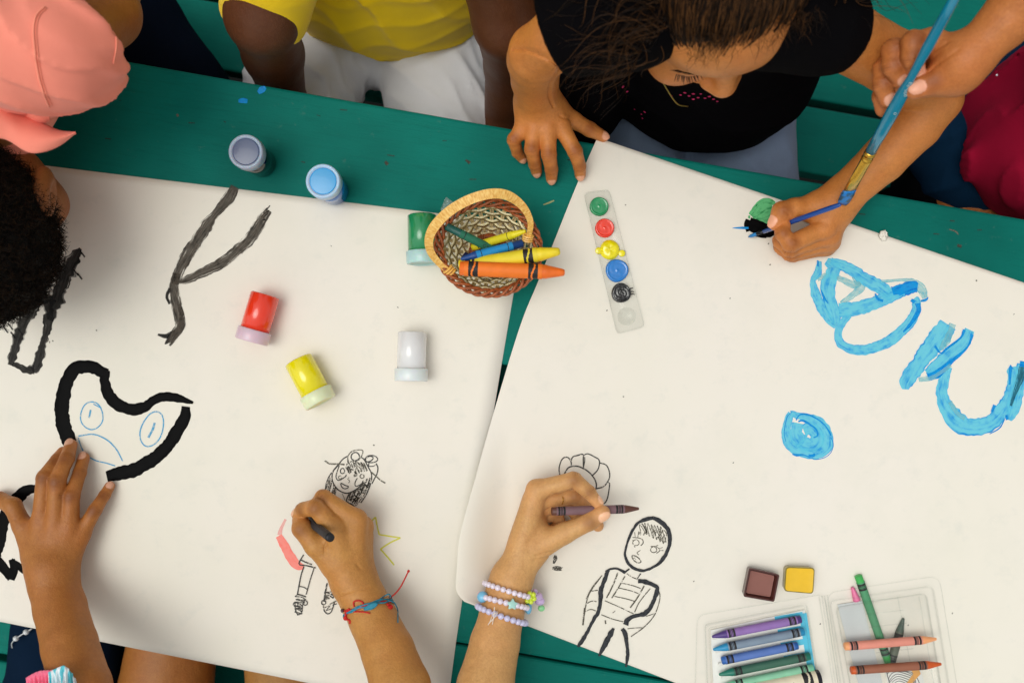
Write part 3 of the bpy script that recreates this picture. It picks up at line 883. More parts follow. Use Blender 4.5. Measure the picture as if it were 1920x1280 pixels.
for a in ([(430, 110, 42), (385, 230, 45), (345, 330, 50), (340, 450, 45), (320, 580, 45), (270, 660, 40), (220, 760, 35), (160, 870, 45), (80, 985, 30)],
          [(395, 125, 10), (460, 98, 20), (530, 95, 25), (600, 128, 32), (625, 145, 22)], [(620, 135, 18), (672, 98, 16)], [(800, 150, 14), (757, 215, 12)],
          [(770, 235, 38), (850, 240, 52), (930, 275, 42), (990, 310, 45), (970, 400, 48), (920, 520, 45), (840, 610, 52), (720, 640, 42), (650, 680, 60), (625, 735, 50)],
          [(590, 780, 40), (620, 830, 50), (640, 950, 40), (650, 1080, 40), (632, 1215, 22)], [(490, 775, 30), (450, 850, 62), (400, 940, 62), (352, 1030, 40), (325, 1092, 26)]):
    d.stroke(a, 'ink_outline', th=th, org=(1070, 1050), s=6.095, jit=.14)
d.build('painted_figure', paperB, 'black painted outline of a helmeted figure over crayon lines')
# blue letters
d = Draw(Z2); kw = dict(org=(1500, 470), s=6.095, th=.00012)
A_ = 'blue_wash'
d.stroke([(640, 280, 110), (690, 400, 120), (620, 490, 80), (470, 600, 45)], 'blue_thin', **kw)
d.stroke([(200, 320, 60), (330, 285, 70), (480, 330, 70), (620, 390, 90), (700, 340, 60)], 'blue_thin', **kw)
d.stroke([(930, 355, 40), (1150, 335, 34), (1300, 350, 60), (1390, 440, 110), (1430, 540, 60)], 'blue_thin', **kw)
d.stroke([(560, 735, 80), (480, 830, 90), (432, 940, 90), (470, 1060, 100), (620, 1130, 112), (800, 1120, 120), (1020, 1030, 122), (1200, 880, 122), (1315, 720, 112), (1330, 580, 90), (1310, 540, 70)], A_, **kw)
d.stroke([(300, 120, 90), (390, 180, 150), (370, 270, 160), (320, 400, 170), (330, 540, 150), (385, 700, 150), (415, 840, 90)], A_, **kw)
d.stroke([(225, 120, 50), (200, 260, 90), (150, 340, 70), (175, 480, 100), (240, 640, 110), (340, 800, 90), (410, 870, 50)], A_, **kw)
d.stroke([(350, 120, 80), (480, 165, 120), (620, 240, 130), (770, 340, 150), (920, 420, 160), (1060, 530, 110)], A_, **kw)
d.stroke([(445, 680, 160), (640, 665, 170), (850, 600, 150), (1080, 500, 140), (1180, 450, 140)], A_, **kw)
d.stroke([(1060, 480, 130), (1180, 445, 150), (1290, 415, 140), (1345, 420, 110)], 'blue_deep', **kw)
d.stroke([(1270, 560, 40), (1310, 590, 40)], 'blue_deep', **kw); d.stroke([(1345, 600, 60), (1355, 690, 50), (1260, 840, 40), (1180, 930, 20)], 'blue_deep', **kw)
d.stroke([(1380, 575, 22), (1440, 560, 30), (1465, 530, 12)], 'blue_deep', **kw); d.stroke([(860, 490, 20), (890, 550, 30), (950, 575, 30)], 'blue_deep', **kw)
d.stroke([(240, 450, 16), (280, 540, 22), (320, 600, 10)], 'blue_deep', **kw); d.stroke([(205, 110, 20), (205, 180, 24)], 'blue_deep', **kw)
d.build('painted_letter', paperB, 'blue brushed letter with a wide empty loop')
d = Draw(Z2); kw = dict(org=(1670, 590), s=5.332, th=.00012)
d.stroke([(570, 95, 170), (500, 200, 210), (400, 330, 190), (300, 460, 170), (210, 590, 160), (155, 690, 130), (150, 745, 60)], A_, **kw)
d.stroke([(620, 90, 70), (560, 240, 90), (500, 340, 60)], 'blue_thin', **kw)
d.stroke([(790, 150, 100), (720, 290, 130), (590, 400, 140), (470, 520, 150), (380, 600, 120)], A_, **kw)
d.stroke([(740, 150, 40), (700, 230, 24), (570, 330, 24), (500, 380, 16), (440, 310, 30)], 'blue_deep', **kw); d.stroke([(820, 200, 26), (760, 330, 24), (600, 470, 50), (470, 580, 100), (370, 620, 90)], 'blue_deep', **kw)
d.stroke([(280, 650, 40), (420, 620, 60), (600, 500, 50)], 'blue_thin', **kw)
d.build('painted_letter', paperB, 'blue brushed letter of two broad crossing strokes')
d = Draw(Z2)
d.stroke([(575, 520, 80), (530, 660, 110), (515, 800, 120), (560, 930, 150), (660, 1060, 190), (760, 1115, 175), (880, 1120, 170), (990, 1085, 160), (1080, 1000, 150), (1150, 900, 150), (1200, 800, 140), (1225, 690, 120), (1220, 560, 110), (1215, 520, 80)], A_, **kw)
d.stroke([(590, 870, 50), (660, 980, 60), (740, 1040, 50)], 'blue_thin', **kw)
d.stroke([(1320, 490, 110), (1300, 620, 130), (1260, 780, 130), (1230, 930, 130), (1180, 1050, 70)], A_, **kw)
d.stroke([(1320, 520, 100), (1290, 650, 110), (1240, 790, 80), (1205, 910, 40)], 'teal_dark', **kw)
d.stroke([(1215, 520, 60), (1200, 545, 40), (1190, 700, 20)], 'blue_deep', **kw); d.stroke([(1290, 495, 70), (1340, 500, 60)], 'blue_deep', **kw)
d.stroke([(1040, 900, 30), (1010, 970, 26)], 'blue_deep', **kw); d.stroke([(1155, 1000, 24), (1165, 1050, 30)], 'blue_deep', **kw); d.stroke([(1140, 1040, 10), (1090, 1130, 14), (990, 1190, 8)], 'blue_deep', **kw)
d.build('painted_letter', paperB, 'blue brushed letter shaped like a wide bowl')
d = Draw(Z2); kw = dict(org=(1450, 750), s=9.843, th=.0001)
c0 = (640, 660)
d.stroke([(330, 250, 130), (260, 440, 160), (240, 640, 170), (320, 830, 200), (520, 950, 200), (760, 1000, 190), (960, 900, 220), (1010, 740, 200), (950, 560, 220), (820, 400, 200), (620, 320, 150), (430, 280, 120), (330, 250, 100)], 'blue_wash', **kw)
d.stroke([(450, 420, 200), (420, 600, 240), (520, 780, 260), (720, 830, 260), (820, 680, 240), (700, 520, 240), (560, 560, 220)], 'blue_wash', **kw)
d.stroke([(420, 370, 24), (480, 275, 30), (620, 262, 36), (800, 340, 34), (940, 450, 28), (1035, 590, 36), (1060, 660, 30)], 'blue_deep', **kw)
d.stroke([(460, 395, 30), (540, 375, 40), (680, 450, 40), (790, 540, 40), (815, 650, 40), (740, 690, 30)], 'blue_deep', **kw)
d.stroke([(600, 640, 60), (540, 760, 80), (410, 860, 60)], 'blue_wash', **kw); d.stroke([(350, 990, 30), (440, 1015, 50), (550, 1005, 24), (690, 1060, 16)], 'blue_deep', **kw); d.stroke([(650, 1020, 30), (740, 1020, 60), (755, 980, 30)], 'blue_deep', **kw)
d.stroke([(1060, 680, 14), (1105, 800, 14), (1070, 950, 12), (960, 1050, 14), (790, 1090, 16), (700, 1060, 14)], 'blue_deep', **kw)
d.stroke([(350, 215, 12), (260, 300, 14), (215, 480, 14), (200, 620, 14), (230, 760, 12)], 'blue_deep', **kw)
d.build('painted_patch', paperB, 'round blue paint blob on its own')
d = Draw(Z2); kw = dict(org=(1370, 360), s=12.8, th=.0002)
d.stroke([(480, 560, 130), (600, 420, 170), (720, 300, 200), (840, 230, 180), (980, 250, 150), (1070, 270, 60)], 'green_paint', **kw)
d.stroke([(520, 600, 130), (700, 480, 220), (860, 380, 240), (1000, 360, 200)], 'green_paint', **kw); d.stroke([(600, 640, 140), (780, 600, 220), (940, 520, 240), (1040, 480, 160)], 'green_paint', **kw)
d.stroke([(760, 700, 120), (900, 700, 160), (1000, 650, 140)], 'green_paint', **kw); d.stroke([(420, 600, 60), (470, 600, 90)], 'green_paint', **kw)
d.build('painted_patch', paperB, 'green paint patch beside the painting hand')
d = Draw(Z2 + .0003); 
d.stroke([(420, 660, 120), (390, 780, 150), (440, 940, 130)], 'ink_thick', **kw); d.stroke([(460, 690, 180), (620, 760, 200), (800, 830, 190), (980, 900, 160)], 'ink_thick', **kw)
d.stroke([(440, 800, 180), (620, 900, 220), (820, 980, 240), (980, 980, 180), (1060, 940, 80)], 'ink_thick', **kw); d.stroke([(600, 1030, 80), (740, 1050, 100), (860, 1070, 90)], 'ink_thick', **kw)
d.stroke([(42, 868, 10), (120, 862, 30), (240, 860, 48), (340, 862, 60), (430, 862, 62)], 'blue_deep', **kw)
d.build('painted_patch', paperB, 'thick black paint with a short blue brush mark')
d = Draw(Z2)
d.stroke([(943, 905, 2), (945, 901, 5), (948, 896, 3)], 'ink_thick'); d.stroke([(1038, 1056, 3), (1041, 1046, 8), (1041, 1040, 3)], 'wax_scrib')
d.stroke([(1036, 1065, 6), (1046, 1065, 9), (1055, 1066, 6)], 'wax_scrib')
for x, y, w in ((1168, 744, 3), (1137, 583, 2), (1172, 385, 2), (1443, 497, 2.5), (1830, 527, 3), (1440, 458, 2), (1900, 590, 1.5), (1368, 560, 1.6), (1300, 1090, 1.6), (1702, 1172, 2), (1785, 1150, 2), (1374, 868, 1.6), (1537, 1170, 2)):
    d.stroke([(x, y), (x + 2, y - 2)], 'wax_scrib', w)
d.build('speckles', paperB, 'tiny dark specks and two small smudges')['kind'] = 'stuff'

# paint spots and scraps on the table wood
d = Draw(0.0)
d.stroke([(447, 189, 6), (455, 189, 10), (464, 190, 8)], 'blue_deep', th=.0002); d.stroke([(484, 174, 7), (491, 169, 12), (498, 164, 7)], 'blue_deep')
d.stroke([(1019, 384, 2), (1030, 380, 3.4), (1039, 376, 2.5)], 'wax_chip', th=.0003); d.stroke([(1795, 460, 6), (1803, 462, 7)], 'ink_dry'); d.stroke([(1780, 430, 2), (1792, 434, 3), (1797, 440, 2)], 'wax_soft')
d.stroke([(332, 214, 4), (334, 219, 4)], 'wax_soft'); d.stroke([(722, 303, 6), (727, 309, 7)], 'ink_dry'); d.stroke([(873, 300, 4), (881, 306, 6)], 'ink_dry')
for i in range(26):
    x = RNG.uniform(180, 1900); y = 130 + (x - 240) * .176 + RNG.uniform(5, 150); d.stroke([(x, y), (x + RNG.uniform(2, 14), y + RNG.uniform(0, 3))], 'ink_dry', RNG.uniform(.8, 1.8))
d.build('paint_spots', table, 'blue paint spots and small scratches on the green wood')['kind'] = 'stuff'
# ------------------------------------------------------------- paint jars
def jarmat(name, rgb, rough=0.18, coat=0.7, sss=0.0):
    m = plain(name, rgb, rough, 0.05, 40, 0, coat=coat, coatr=0.05, sss=sss)
    if sss: m.node_tree.nodes['Principled BSDF'].inputs['Subsurface Scale'].default_value = 0.004
    return m


def milky(name, rgb, inner):
    """frosted lid: tinted by the paint behind it"""
    return plain(name, rgb, 0.35, 0.04, 60, 0.15, 300, sss=0.3, coat=0.15)


def jar(name, base, top, rb, lb, rl, ll, cbody, clid, cinset, label, clip=False, fill=1.0, cclear=None):
    """body from base along to lid; base/top centres (world)"""
    ax = norm(top - base)
    loc = base.copy()
    e = empty(name, loc, label, 'paint jar', 'small plastic paint jars')
    b = .0012
    V, F, Mx = lathe(base, ax, [(0.0008, rb * .80), (0.0, rb * .9), (0.0012, rb), (lb * .5, rb), (lb * .5 + .0001, rb), (lb + .002, rb)], 48)
    MB().add(V, F).build('jar_body', jarmat('jar_' + label.split()[0] + '_body', cbody), e)
    t = base + ax * lb
    V, F, Mx = lathe(t, ax, [(0, rb * .98), (0, rl - .0006), (.0008, rl), (ll - .001, rl * .985), (ll, rl * .95), (ll, rl * .82), (ll - .0016, rl * .78)], 48, mats=[0] * 7)
    lid = MB().add(V, F).build('lid', milky('lid_' + label.split()[0], clid, cinset), e)
    V, F, _ = lathe(t + ax * (ll - .0017), ax, [(0, rl * .775), (.0005, rl * .77), (.0007, rl * .70)], 48)
    MB().add(V, F).build('lid_inset', plain('inset_' + label.split()[0], cinset, 0.3, 0.05, 50, coat=0.2), lid)
    return e


def standing(pxl, pyl, pxb, pyb, cbody, clid, cin, label):
    base = P(pxb, pyb, .001); rb, rl = .0146, .0166
    return jar('paint_jar', base, base + np.array([0, 0, .056]), rb, .0430, rl, .0125, cbody, clid, cin, label)


standing(465, 278, 491, 306, (6, 14, 20), (150, 164, 184), (80, 92, 122), 'black paint jar standing on the green wood with a grey lid')
standing(607, 330, 627, 358, (16, 104, 186), (170, 198, 226), (60, 158, 216), 'light blue paint jar standing across the paper edge')


def lying(p0, p1, cbody, clid, cin, label, rb=.0144, rl=.0166, lb=.0365, ll=.0125, name='paint_jar'):
    """p0 photo pixel of the closed end, p1 of the lid end"""
    a = P(p0[0], p0[1], rb + .001); c = P(p1[0], p1[1], rl + .001)
    dirv = norm((c - a) * np.array([1, 1, 0])); L_ = lb + ll
    c2 = a + dirv * L_; c2[2] = TZ + rl + .0015; a[2] = TZ + rb * 1.0 + .0012
    return jar(name, a, c2, rb, lb, rl, ll, cbody, clid, cin, label)


lying((498, 552), (474, 632), (238, 58, 30), (226, 190, 204), (222, 150, 142), 'red paint jar lying on its side with a pink lid')
lying((559, 674), (598, 748), (236, 222, 8), (232, 230, 190), (234, 220, 110), 'yellow paint jar lying on its side below the red one')
lying((791, 403), (793, 486), (34, 140, 86), (178, 214, 212), (140, 186, 180), 'green paint jar lying beside the basket, half under its handle')
lying((773, 622), (771, 704), (226, 226, 226), (230, 230, 230), (224, 224, 224), 'white paint jar lying on the blank paper')

# ------------------------------------------------------------- crayons
M['print'] = plain('black_print', (26, 24, 26), 0.6)
_wm = {}


def cmat(rgb, kind):
    k = (rgb, kind)
    if k not in _wm:
        _wm[k] = plain('%s_%d_%d_%d' % (kind, *rgb), rgb, 0.42 if kind == 'wax' else 0.62, 0.10 if kind == 'wax' else 0.07, 90, 0.2, 260)
    return _wm[k]


def crayon(a, b, r, wax, wrap, label, style='stripe', name='crayon', tip=True, w0=.05, w1=.80, blunt=.4, marks=None, group='wax crayons'):
    """a = back end, b = tip (world)"""
    a = np.asarray(a, float); b = np.asarray(b, float); L_ = float(np.linalg.norm(b - a)); ax = norm(b - a)
    e = empty(name, a, label, 'crayon', group)
    rw = r * .93; tl = r * (3.1 if style != 'wave' else 2.5)
    if tip:
        prof = [(0, rw * .8), (.0005, rw), (L_ - tl, rw), (L_ - tl + r * .12, rw * .97), (L_ - tl + r * .25, rw * .93), (L_ - r * .4, rw * blunt), (L_ - r * .08, rw * blunt * .8), (L_, rw * blunt * .45)]
    else:
        prof = [(0, rw * .8), (.0005, rw), (L_ - .0006, rw), (L_, rw * .82)]
    V, F, _ = lathe(a, ax, prof, 28); MB().add(V, F).build('wax_stick', cmat(wax, 'wax'), e)
    s0, s1 = L_ * w0, (L_ - tl - r * .5) if tip else L_ * w1
    if wrap is not None:
        n = 44; ds = .00035 if style != 'wave' else .0005
        ns = max(8, int((s1 - s0) / ds)); ss = np.linspace(s0, s1, ns + 1)
        u, v, w = frame_of(ax)
        th = np.linspace(0, 2 * np.pi, n, endpoint=False)
        rr = r + (.00004 * np.sin(th * 3))
        V = (a + ss[:, None, None] * ax) + (rr[:, None] * (np.cos(th)[:, None] * u + np.sin(th)[:, None] * v))[None]
        V = V.reshape(-1, 3); F = []; Mi = []
        sc = r / .004
        for i in range(ns):
            sm = (ss[i] + ss[i + 1]) / 2
            for j in range(n):
                j2 = (j + 1) % n; F.append((i * n + j, i * n + j2, (i + 1) * n + j2, (i + 1) * n + j))
                t = th[j] + np.pi / n; k = 0
                for c0 in (s0 + .0048 * sc, s1 - .0048 * sc):
                    q = (sm - c0) / sc * 1000      # mm from the band centre at r=4mm
                    if style == 'stripe':
                        if abs(q) < 3.3:
                            k = 1
                            if any(abs(abs(q) - x) < .24 for x in (0.0, 1.15)): k = 0
                    elif style == 'wave':
                        if abs(q) < 2.5:
                            k = 1
                            if abs(q - .8 * math.sin(2 * t)) < .5: k = 0
                    elif style == 'ring':
                        if abs(q) < .35: k = 1
                Mi.append(k)
        V2, F2, M2 = V, F, Mi
        w_ = MB().add(V2, F2, M2).build('paper_wrapper', [cmat(wrap, 'wrapper'), M['print']], e)
        u_ = w_
        if marks: marks(w_, a, ax, u, v, r, s0, s1)
    return e


def wrapped_text(txt, parent, a, ax, r, s_c, size, up=np.array([0, 0, 1.]), flip=1, shift=0.0, name='printed_word'):
    cu = bpy.data.curves.new('t', 'FONT'); cu.body = txt; cu.size = size; cu.align_x = 'CENTER'; cu.align_y = 'CENTER'
    ob = bpy.data.objects.new('t', cu); COL.objects.link(ob); bpy.context.view_layer.update()
    me = bpy.data.meshes.new_from_object(ob.evaluated_get(bpy.context.evaluated_depsgraph_get()))
    co = np.array([v.co[:] for v in me.vertices]); F = [tuple(p.vertices) for p in me.polygons]
    bpy.data.objects.remove(ob); bpy.data.curves.remove(cu); bpy.data.meshes.remove(me)
    side = norm(np.cross(ax, up)) * -1; upn = norm(np.cross(side, ax)) * 1
    if np.dot(upn, up) < 0: upn = -upn
    side = np.cross(upn, ax * flip)
    x = co[:, 0] * flip; an = (co[:, 1] + shift) / r
    V = a + ax * (s_c + x)[:, None] + (r + .00008) * (np.cos(an)[:, None] * upn + np.sin(an)[:, None] * side)
    return mesh_obj(name, V, F, M['print'], parent, False)


# ------------------------------------------------------------- basket
BX = P(918, 474, 0.0); BX[2] = TZ + Z1
bk = empty('wicker_basket', BX, 'small wicker basket with a yellow handle, full of crayons', 'basket')
M['straw'] = plain('pale_straw', (240, 222, 178), 0.55, 0.25, 160, 0.4, 500)
M['straw2'] = plain('straw_stake', (206, 186, 140), 0.6, 0.25, 160, 0.4, 500)
M['rope'] = plain('reddish_wicker', (156, 80, 34), 0.42, 0.35, 220, 0.5, 600)
M['handle'] = None


def handle_mat():
    m, nt, b = newmat('golden_handle_cane'); uv = N(nt, 'ShaderNodeUVMap'); uv.uv_map = 'UVMap'
    mp = N(nt, 'ShaderNodeMapping'); mp.inputs['Scale'].default_value = (40, .6, 1); nt.links.new(uv.outputs[0], mp.inputs['Vector'])
    n = noise(nt, mp.outputs[0], 3, 3, .6)
    nt.links.new(ramp(nt, n, [(0.3, lin((206, 146, 52))), (0.5, lin((236, 184, 92))), (0.7, lin((248, 214, 132)))]), b.inputs['Base Color'])
    setp(b, rough=0.4, coat=0.2); bump(nt, b, n, 0.6, 0.0008); return m


M['handle'] = handle_mat()
RB, RT, HB = .017, .0450, .046      # base radius, rim radius, height
EL = (1.03, 0.93)


def bpt(th, f, dr=0.0, z=None):
    """point on the basket wall: angle, height fraction, radial offset"""
    r = RB + (RT - RB) * f ** .72 + dr
    tilt = math.radians(-14); x, y = r * EL[0] * np.cos(th), r * EL[1] * np.sin(th)
    X = x * math.cos(tilt) - y * math.sin(tilt); Y = x * math.sin(tilt) + y * math.cos(tilt)
    zz = (HB * f if z is None else z) + .0015
    return np.stack([BX[0] + X, BX[1] + Y, TZ + Z1 + zz + 0 * X], -1)


NS = 22
wb = MB()
for i in range(NS):                       # stakes
    t0 = 2 * np.pi * i / NS
    f = np.linspace(0, 1, 14)
    for dd in (-.026, .026):
        V, F = tube(bpt(t0 + dd + 0 * f, f, .0002 * np.sin(f * 20)), .0011, 6)
        wb.add(V, F, 0)
wb.build('stakes', [M['straw2']], bk)
wv = MB(); rows = 8
th = np.linspace(0, 2 * np.pi, 221)[:-1]
for k in range(rows):                     # woven flat strips
    f0 = (k + .5) / rows
    dr = .0015 * np.cos(NS / 2 * th + (k % 2) * np.pi) * 1.0
    path = bpt(th, f0, dr); up = bpt(th, f0 + .05) - bpt(th, f0 - .05)
    hgt = .0058 * (1 + .1 * np.sin(th * 3 + k))
    path = np.vstack([path, path[:1]]); up = np.vstack([up, up[:1]]); hgt = np.r_[hgt, hgt[:1]]
    V, F = band(path, up, hgt, .0007); wv.add(V, F, 0)
wv.build('woven_strips', [M['straw']], bk)
rm = MB(); th = np.linspace(0, 2 * np.pi, 400)[:-1]
for k in range(4):                        # plaited rim
    ph = 2 * np.pi * k / 4
    path = bpt(th, 1.0, .0036 * np.cos(8 * th + ph) + .0015, HB + .0005 + .0024 * np.sin(8 * th + ph))
    V, F = tube(path, .0015, 7, closed=True); rm.add(V, F)
for k in range(3):                        # foot ring
    ph = 2 * np.pi * k / 3
    path = bpt(th, 0.0, .0022 * np.cos(15 * th + ph), .0030 + .0012 * np.sin(15 * th + ph))
    V, F = tube(path, .0015, 6, closed=True); rm.add(V, F)
rm.build('plaited_rim', [M['rope']], bk)
bt = MB()
for k in range(6):
    rr = .002 + k * .0030; path = np.stack([BX[0] + rr * np.cos(th), BX[1] + rr * np.sin(th) * .93, TZ + Z1 + .0038 + .0008 * np.cos(11 * th + k * np.pi)], -1)
    V, F = tube(path[::4], .0017, 6, closed=True); bt.add(V, F)
bt.build('woven_base', [plain('dark_wicker', (96, 62, 34), 0.6, .3, 200, .4)], bk)
hp = [(848, 512, .048), (826, 496, .053), (806, 468, .063), (808, 436, .074), (834, 403, .084), (872, 378, .090), (915, 364, .092), (950, 366, .088), (979, 386, .078), (994, 414, .066), (992, 440, .054), (987, 452, .048)]
path = catmull(np.array([P(*p) for p in hp]), .0018)
Tn = np.gradient(path, axis=0); wdir = np.cross(Tn, np.array([0.05, -.25, 1.0]))
V, F = band(path, wdir, np.interp(np.linspace(0, 1, len(path)), [0, .12, .3, .7, .85, 1], [.005, .0068, .0094, .0090, .0060, .0045]), .0014)
uvv = np.repeat(np.linspace(0, 1, len(path)), 4); uvv = np.c_[uvv, np.tile([0, .2, .8, 1], len(path))]
mbh = MB().add(V, F, 0, uvv)
for (q, r_) in (((843, 508, .049), .0052), ((990, 446, .050), .0048)):       # bindings where it meets the rim
    c = P(*q)
    for kk in range(3):
        tt = np.linspace(0, 2 * np.pi, 20)[:-1]; off = (kk - 1) * .0022
        dv = norm(P(806, 468, .06) - c) if q[0] < 900 else norm(P(994, 414, .066) - c)
        u, v, w = frame_of(dv)
        V, F = tube(c + w * off * 1.2 + r_ * .95 * (np.cos(tt)[:, None] * u + .6 * np.sin(tt)[:, None] * v), .0011, 6, closed=True); mbh.add(V, F)
mbh.build('handle', [M['handle']], bk, False)

gr_b = 'crayons in the wicker basket'
yl, yw = (238, 214, 40), (232, 214, 34)
crayon(P(862, 503, .064), P(1059, 511, .066), .0071, (238, 112, 34), (238, 120, 28), 'thick orange crayon lying across the basket, lowest of the crayons there', 'wave', w0=.045, blunt=.55, group=gr_b)
crayon(P(862, 500, .052), P(1050, 471, .0655), .0071, yl, (228, 208, 44), 'thick yellow crayon poking out of the basket next to the orange one', 'wave', w0=.03, blunt=.6, group=gr_b)


def green_word(w_, a, ax, u, v, r, s0, s1):
    wrapped_text('GREEN', w_, a, ax, r, s0 + .71 * (s1 - s0), .0050, flip=1, shift=-.001)


crayon(P(836, 424, .050), P(962, 487, .022), .0041, (22, 92, 84), (40, 118, 92), 'thin green crayon slanting down into the basket under the handle', 'ring', w0=.20, group=gr_b, marks=green_word)
crayon(P(886, 463, .022), P(986, 433, .052), .0040, (232, 218, 30), (226, 212, 30), 'thin yellow crayon leaning on the rim of the basket', 'ring', w0=.05, blunt=.5, group=gr_b,
       marks=lambda w_, a, ax, u, v, r, s0, s1: [MB().add(*band(a + ax * np.linspace(s0 + .30 * (s1 - s0), s0 + (.72 - .1 * k) * (s1 - s0), 12)[:, None] + (r + .00006) * norm(np.cross(ax, [0, 0, 1]) * (.45 - .3 * k) + np.array([0, 0, 1.])), np.cross(ax, [0, 0, 1]), .0003, .00004)).build('printed_lines', M['print'], w_) for k in range(3)])
crayon(P(980, 456, .048), P(864, 486, .060), .0042, (16, 70, 140), (24, 140, 206), 'thin blue crayon resting on the thick yellow one in the basket', 'ring', w0=.17, blunt=.5, group=gr_b)
crayon(P(868, 478, .012), P(930, 520, .010), .0042, (18, 26, 84), (26, 34, 96), 'dark navy crayon deep in the basket below the others', 'ring', group=gr_b)
crayon(P(980, 500, .010), P(902, 526, .010), .0042, (60, 36, 20), (72, 44, 24), 'dark brown crayon at the bottom of the basket', 'ring', group=gr_b)

# crinkled clear wrapper sticking out behind the handle
wr = MB(); gx = np.linspace(0, 1, 14); gy = np.linspace(0, 1, 12); Vv = []
cn = [(826, 392), (836, 370), (862, 388), (842, 430)]
for a_ in gx:
    for b_ in gy:
        p = (np.array(cn[0]) * (1 - a_) + np.array(cn[1]) * a_) * (1 - b_) + (np.array(cn[3]) * (1 - a_) + np.array(cn[2]) * a_) * b_
        hh = .058 - .02 * (1 - a_) + .002 * math.sin(a_ * 19 + b_ * 4) + .0015 * math.sin(b_ * 23 - a_ * 6) + RNG.normal() * .0005
        Vv.append(P(p[0], p[1], hh))
Fv = [(i * 12 + j, i * 12 + j + 1, (i + 1) * 12 + j + 1, (i + 1) * 12 + j) for i in range(13) for j in range(11)]
cw = mesh_obj('plastic_wrapper', Vv, Fv, clearplastic('crinkled_film', (.86, .92, .92), .14, .08))
sm = cw.modifiers.new('thick', 'SOLIDIFY'); sm.thickness = .0004
tag(cw, 'crinkled clear plastic film sticking out behind the basket handle', 'wrapper')

# ------------------------------------------------------------- paint strip with six wells
def rrect(pxs, rad, h, n=6):
    """rounded quad through 4 photo corners -> world xy polygon"""
    c = np.array(pxs, float); out = []
    for i in range(4):
        p, a, b = c[i], c[i - 1], c[(i + 1) % 4]
        va = norm(np.r_[a - p, 0])[:2]; vb = norm(np.r_[b - p, 0])[:2]
        for t in np.linspace(0, 1, n):
            q = (p + va * rad) * (1 - t) ** 2 + 2 * p * t * (1 - t) + (p + vb * rad) * t ** 2
            out.append(P(q[0], q[1], h)[:2])
    return np.array(out)


def ring_wall(poly, z0, z1, t):
    """raised rounded lip along a closed outline"""
    c = poly.mean(0); inn = c + (poly - c) * (1 - t / np.linalg.norm(poly - c, axis=1))[:, None]; n = len(poly); V = []
    for pts, z in ((poly, z0), (poly * .5 + (poly * .75 + inn * .25) * .5, z1), (inn, z1), (inn, z0)):
        V += [(q[0], q[1], z) for q in pts]
    F = []
    for k in range(3):
        for i in range(n): F.append((k * n + i, k * n + (i + 1) % n, (k + 1) * n + (i + 1) % n, (k + 1) * n + i))
    return np.array(V), F


zb = TZ + Z2 + .0002
pal_c = P(1151, 490, 0); pal_c[2] = zb
pal = empty('paint_palette', pal_c, 'clear plastic strip of six round paint wells, the last one empty', 'paint palette')
pcs = [(1094, 361), (1142, 355), (1209, 613), (1157, 627)]
pb = MB(); poly = rrect(pcs, 9, .004)
V, F = prism(poly, zb, zb + .0012); pb.add(V, F); V, F = ring_wall(poly, zb + .0012, zb + .0042, .0016); pb.add(V, F, 1)
pb.build('tray', [M['clear'], M['clear_edge']], pal)
wells = [((1123.5, 387), 17.8, (16, 142, 84), 'green'), ((1134, 427.5), 18, (236, 56, 28), 'red'), ((1143.5, 468), 18.6, (240, 226, 14), 'yellow'), ((1157, 507), 21.5, (20, 122, 204), 'blue'), ((1165, 549), 18.5, (18, 18, 20), 'black'), ((1175, 593), 17, None, 'empty')]
for (cx, cy), rp, colr, nm in wells:
    c = P(cx, cy, .004); c[2] = zb + .0012; r = rp * S
    if colr is None:
        V, F, _ = lathe(c, [0, 0, 1], [(0.00, r), (.0022, r), (.0022, r * .92), (.0002, r * .88), (.0002, r * .3)], 40); MB().add(V, F).build('empty_well', M['clear_edge'], pal)
        continue
    n = 40; nr = 10; V = [c + [0, 0, .0036]]; F = []
    for i in range(1, nr + 1):
        f = i / nr
        for j in range(n):
            t = 2 * math.pi * j / n; rr = r * f * (1 + (.025 * math.sin(3 * t + cx) if nm in ('blue', 'black') else .008 * math.sin(4 * t)))
            z = .0030 + .0009 * (f > .80) * math.sin((f - .8) / .2 * math.pi) + .00012 * math.sin(3 * t + f * 9 + cx) * (f < .8) * f
            if nm == 'yellow': z = .0036 * (1 - f ** 6) + .0004 * math.sin(3 * t)
            if nm == 'black': z += .0006 * math.sin(f * 20 + 2 * t) + RNG.normal() * .0001
            if f == 1: z = 0
            V.append(c + [rr * math.cos(t), rr * math.sin(t), z])
    F += [(0, 1 + j, 1 + (j + 1) % n) for j in range(n)]
    for i in range(nr - 1):
        for j in range(n): a_ = 1 + i * n; F.append((a_ + j, a_ + n + j, a_ + n + (j + 1) % n, a_ + (j + 1) % n))
    mb = MB().add(np.array(V), F)
    if nm == 'yellow':
        for qx, qy, qr in ((1122.5, 470, 6.5), (1166, 475, 6.5)):
            V, F = sphere(P(qx, qy, .0042), (qr * S, qr * S, .0007), 16, 8); mb.add(V, F)
    if nm == 'black':
        for (x0, y0), (x1, y1) in (((1178, 545), (1187, 540)), ((1180, 549), (1189, 547)), ((1181, 553), (1190, 552))):
            V, F = tube(np.array([P(x0, y0, .0055), P((x0 + x1) / 2, (y0 + y1) / 2 - 2, .0056), P(x1, y1, .0052)]), [.0009, .0006, .0004], 6); mb.add(V, F)
    pm = plain('wet_%s_paint' % nm, colr, 0.16, 0.10, 300, 0.25, 300, coat=0.6, coatr=.05)
    mb.build('paint_well', pm, pal)['label'] = nm + ' paint'

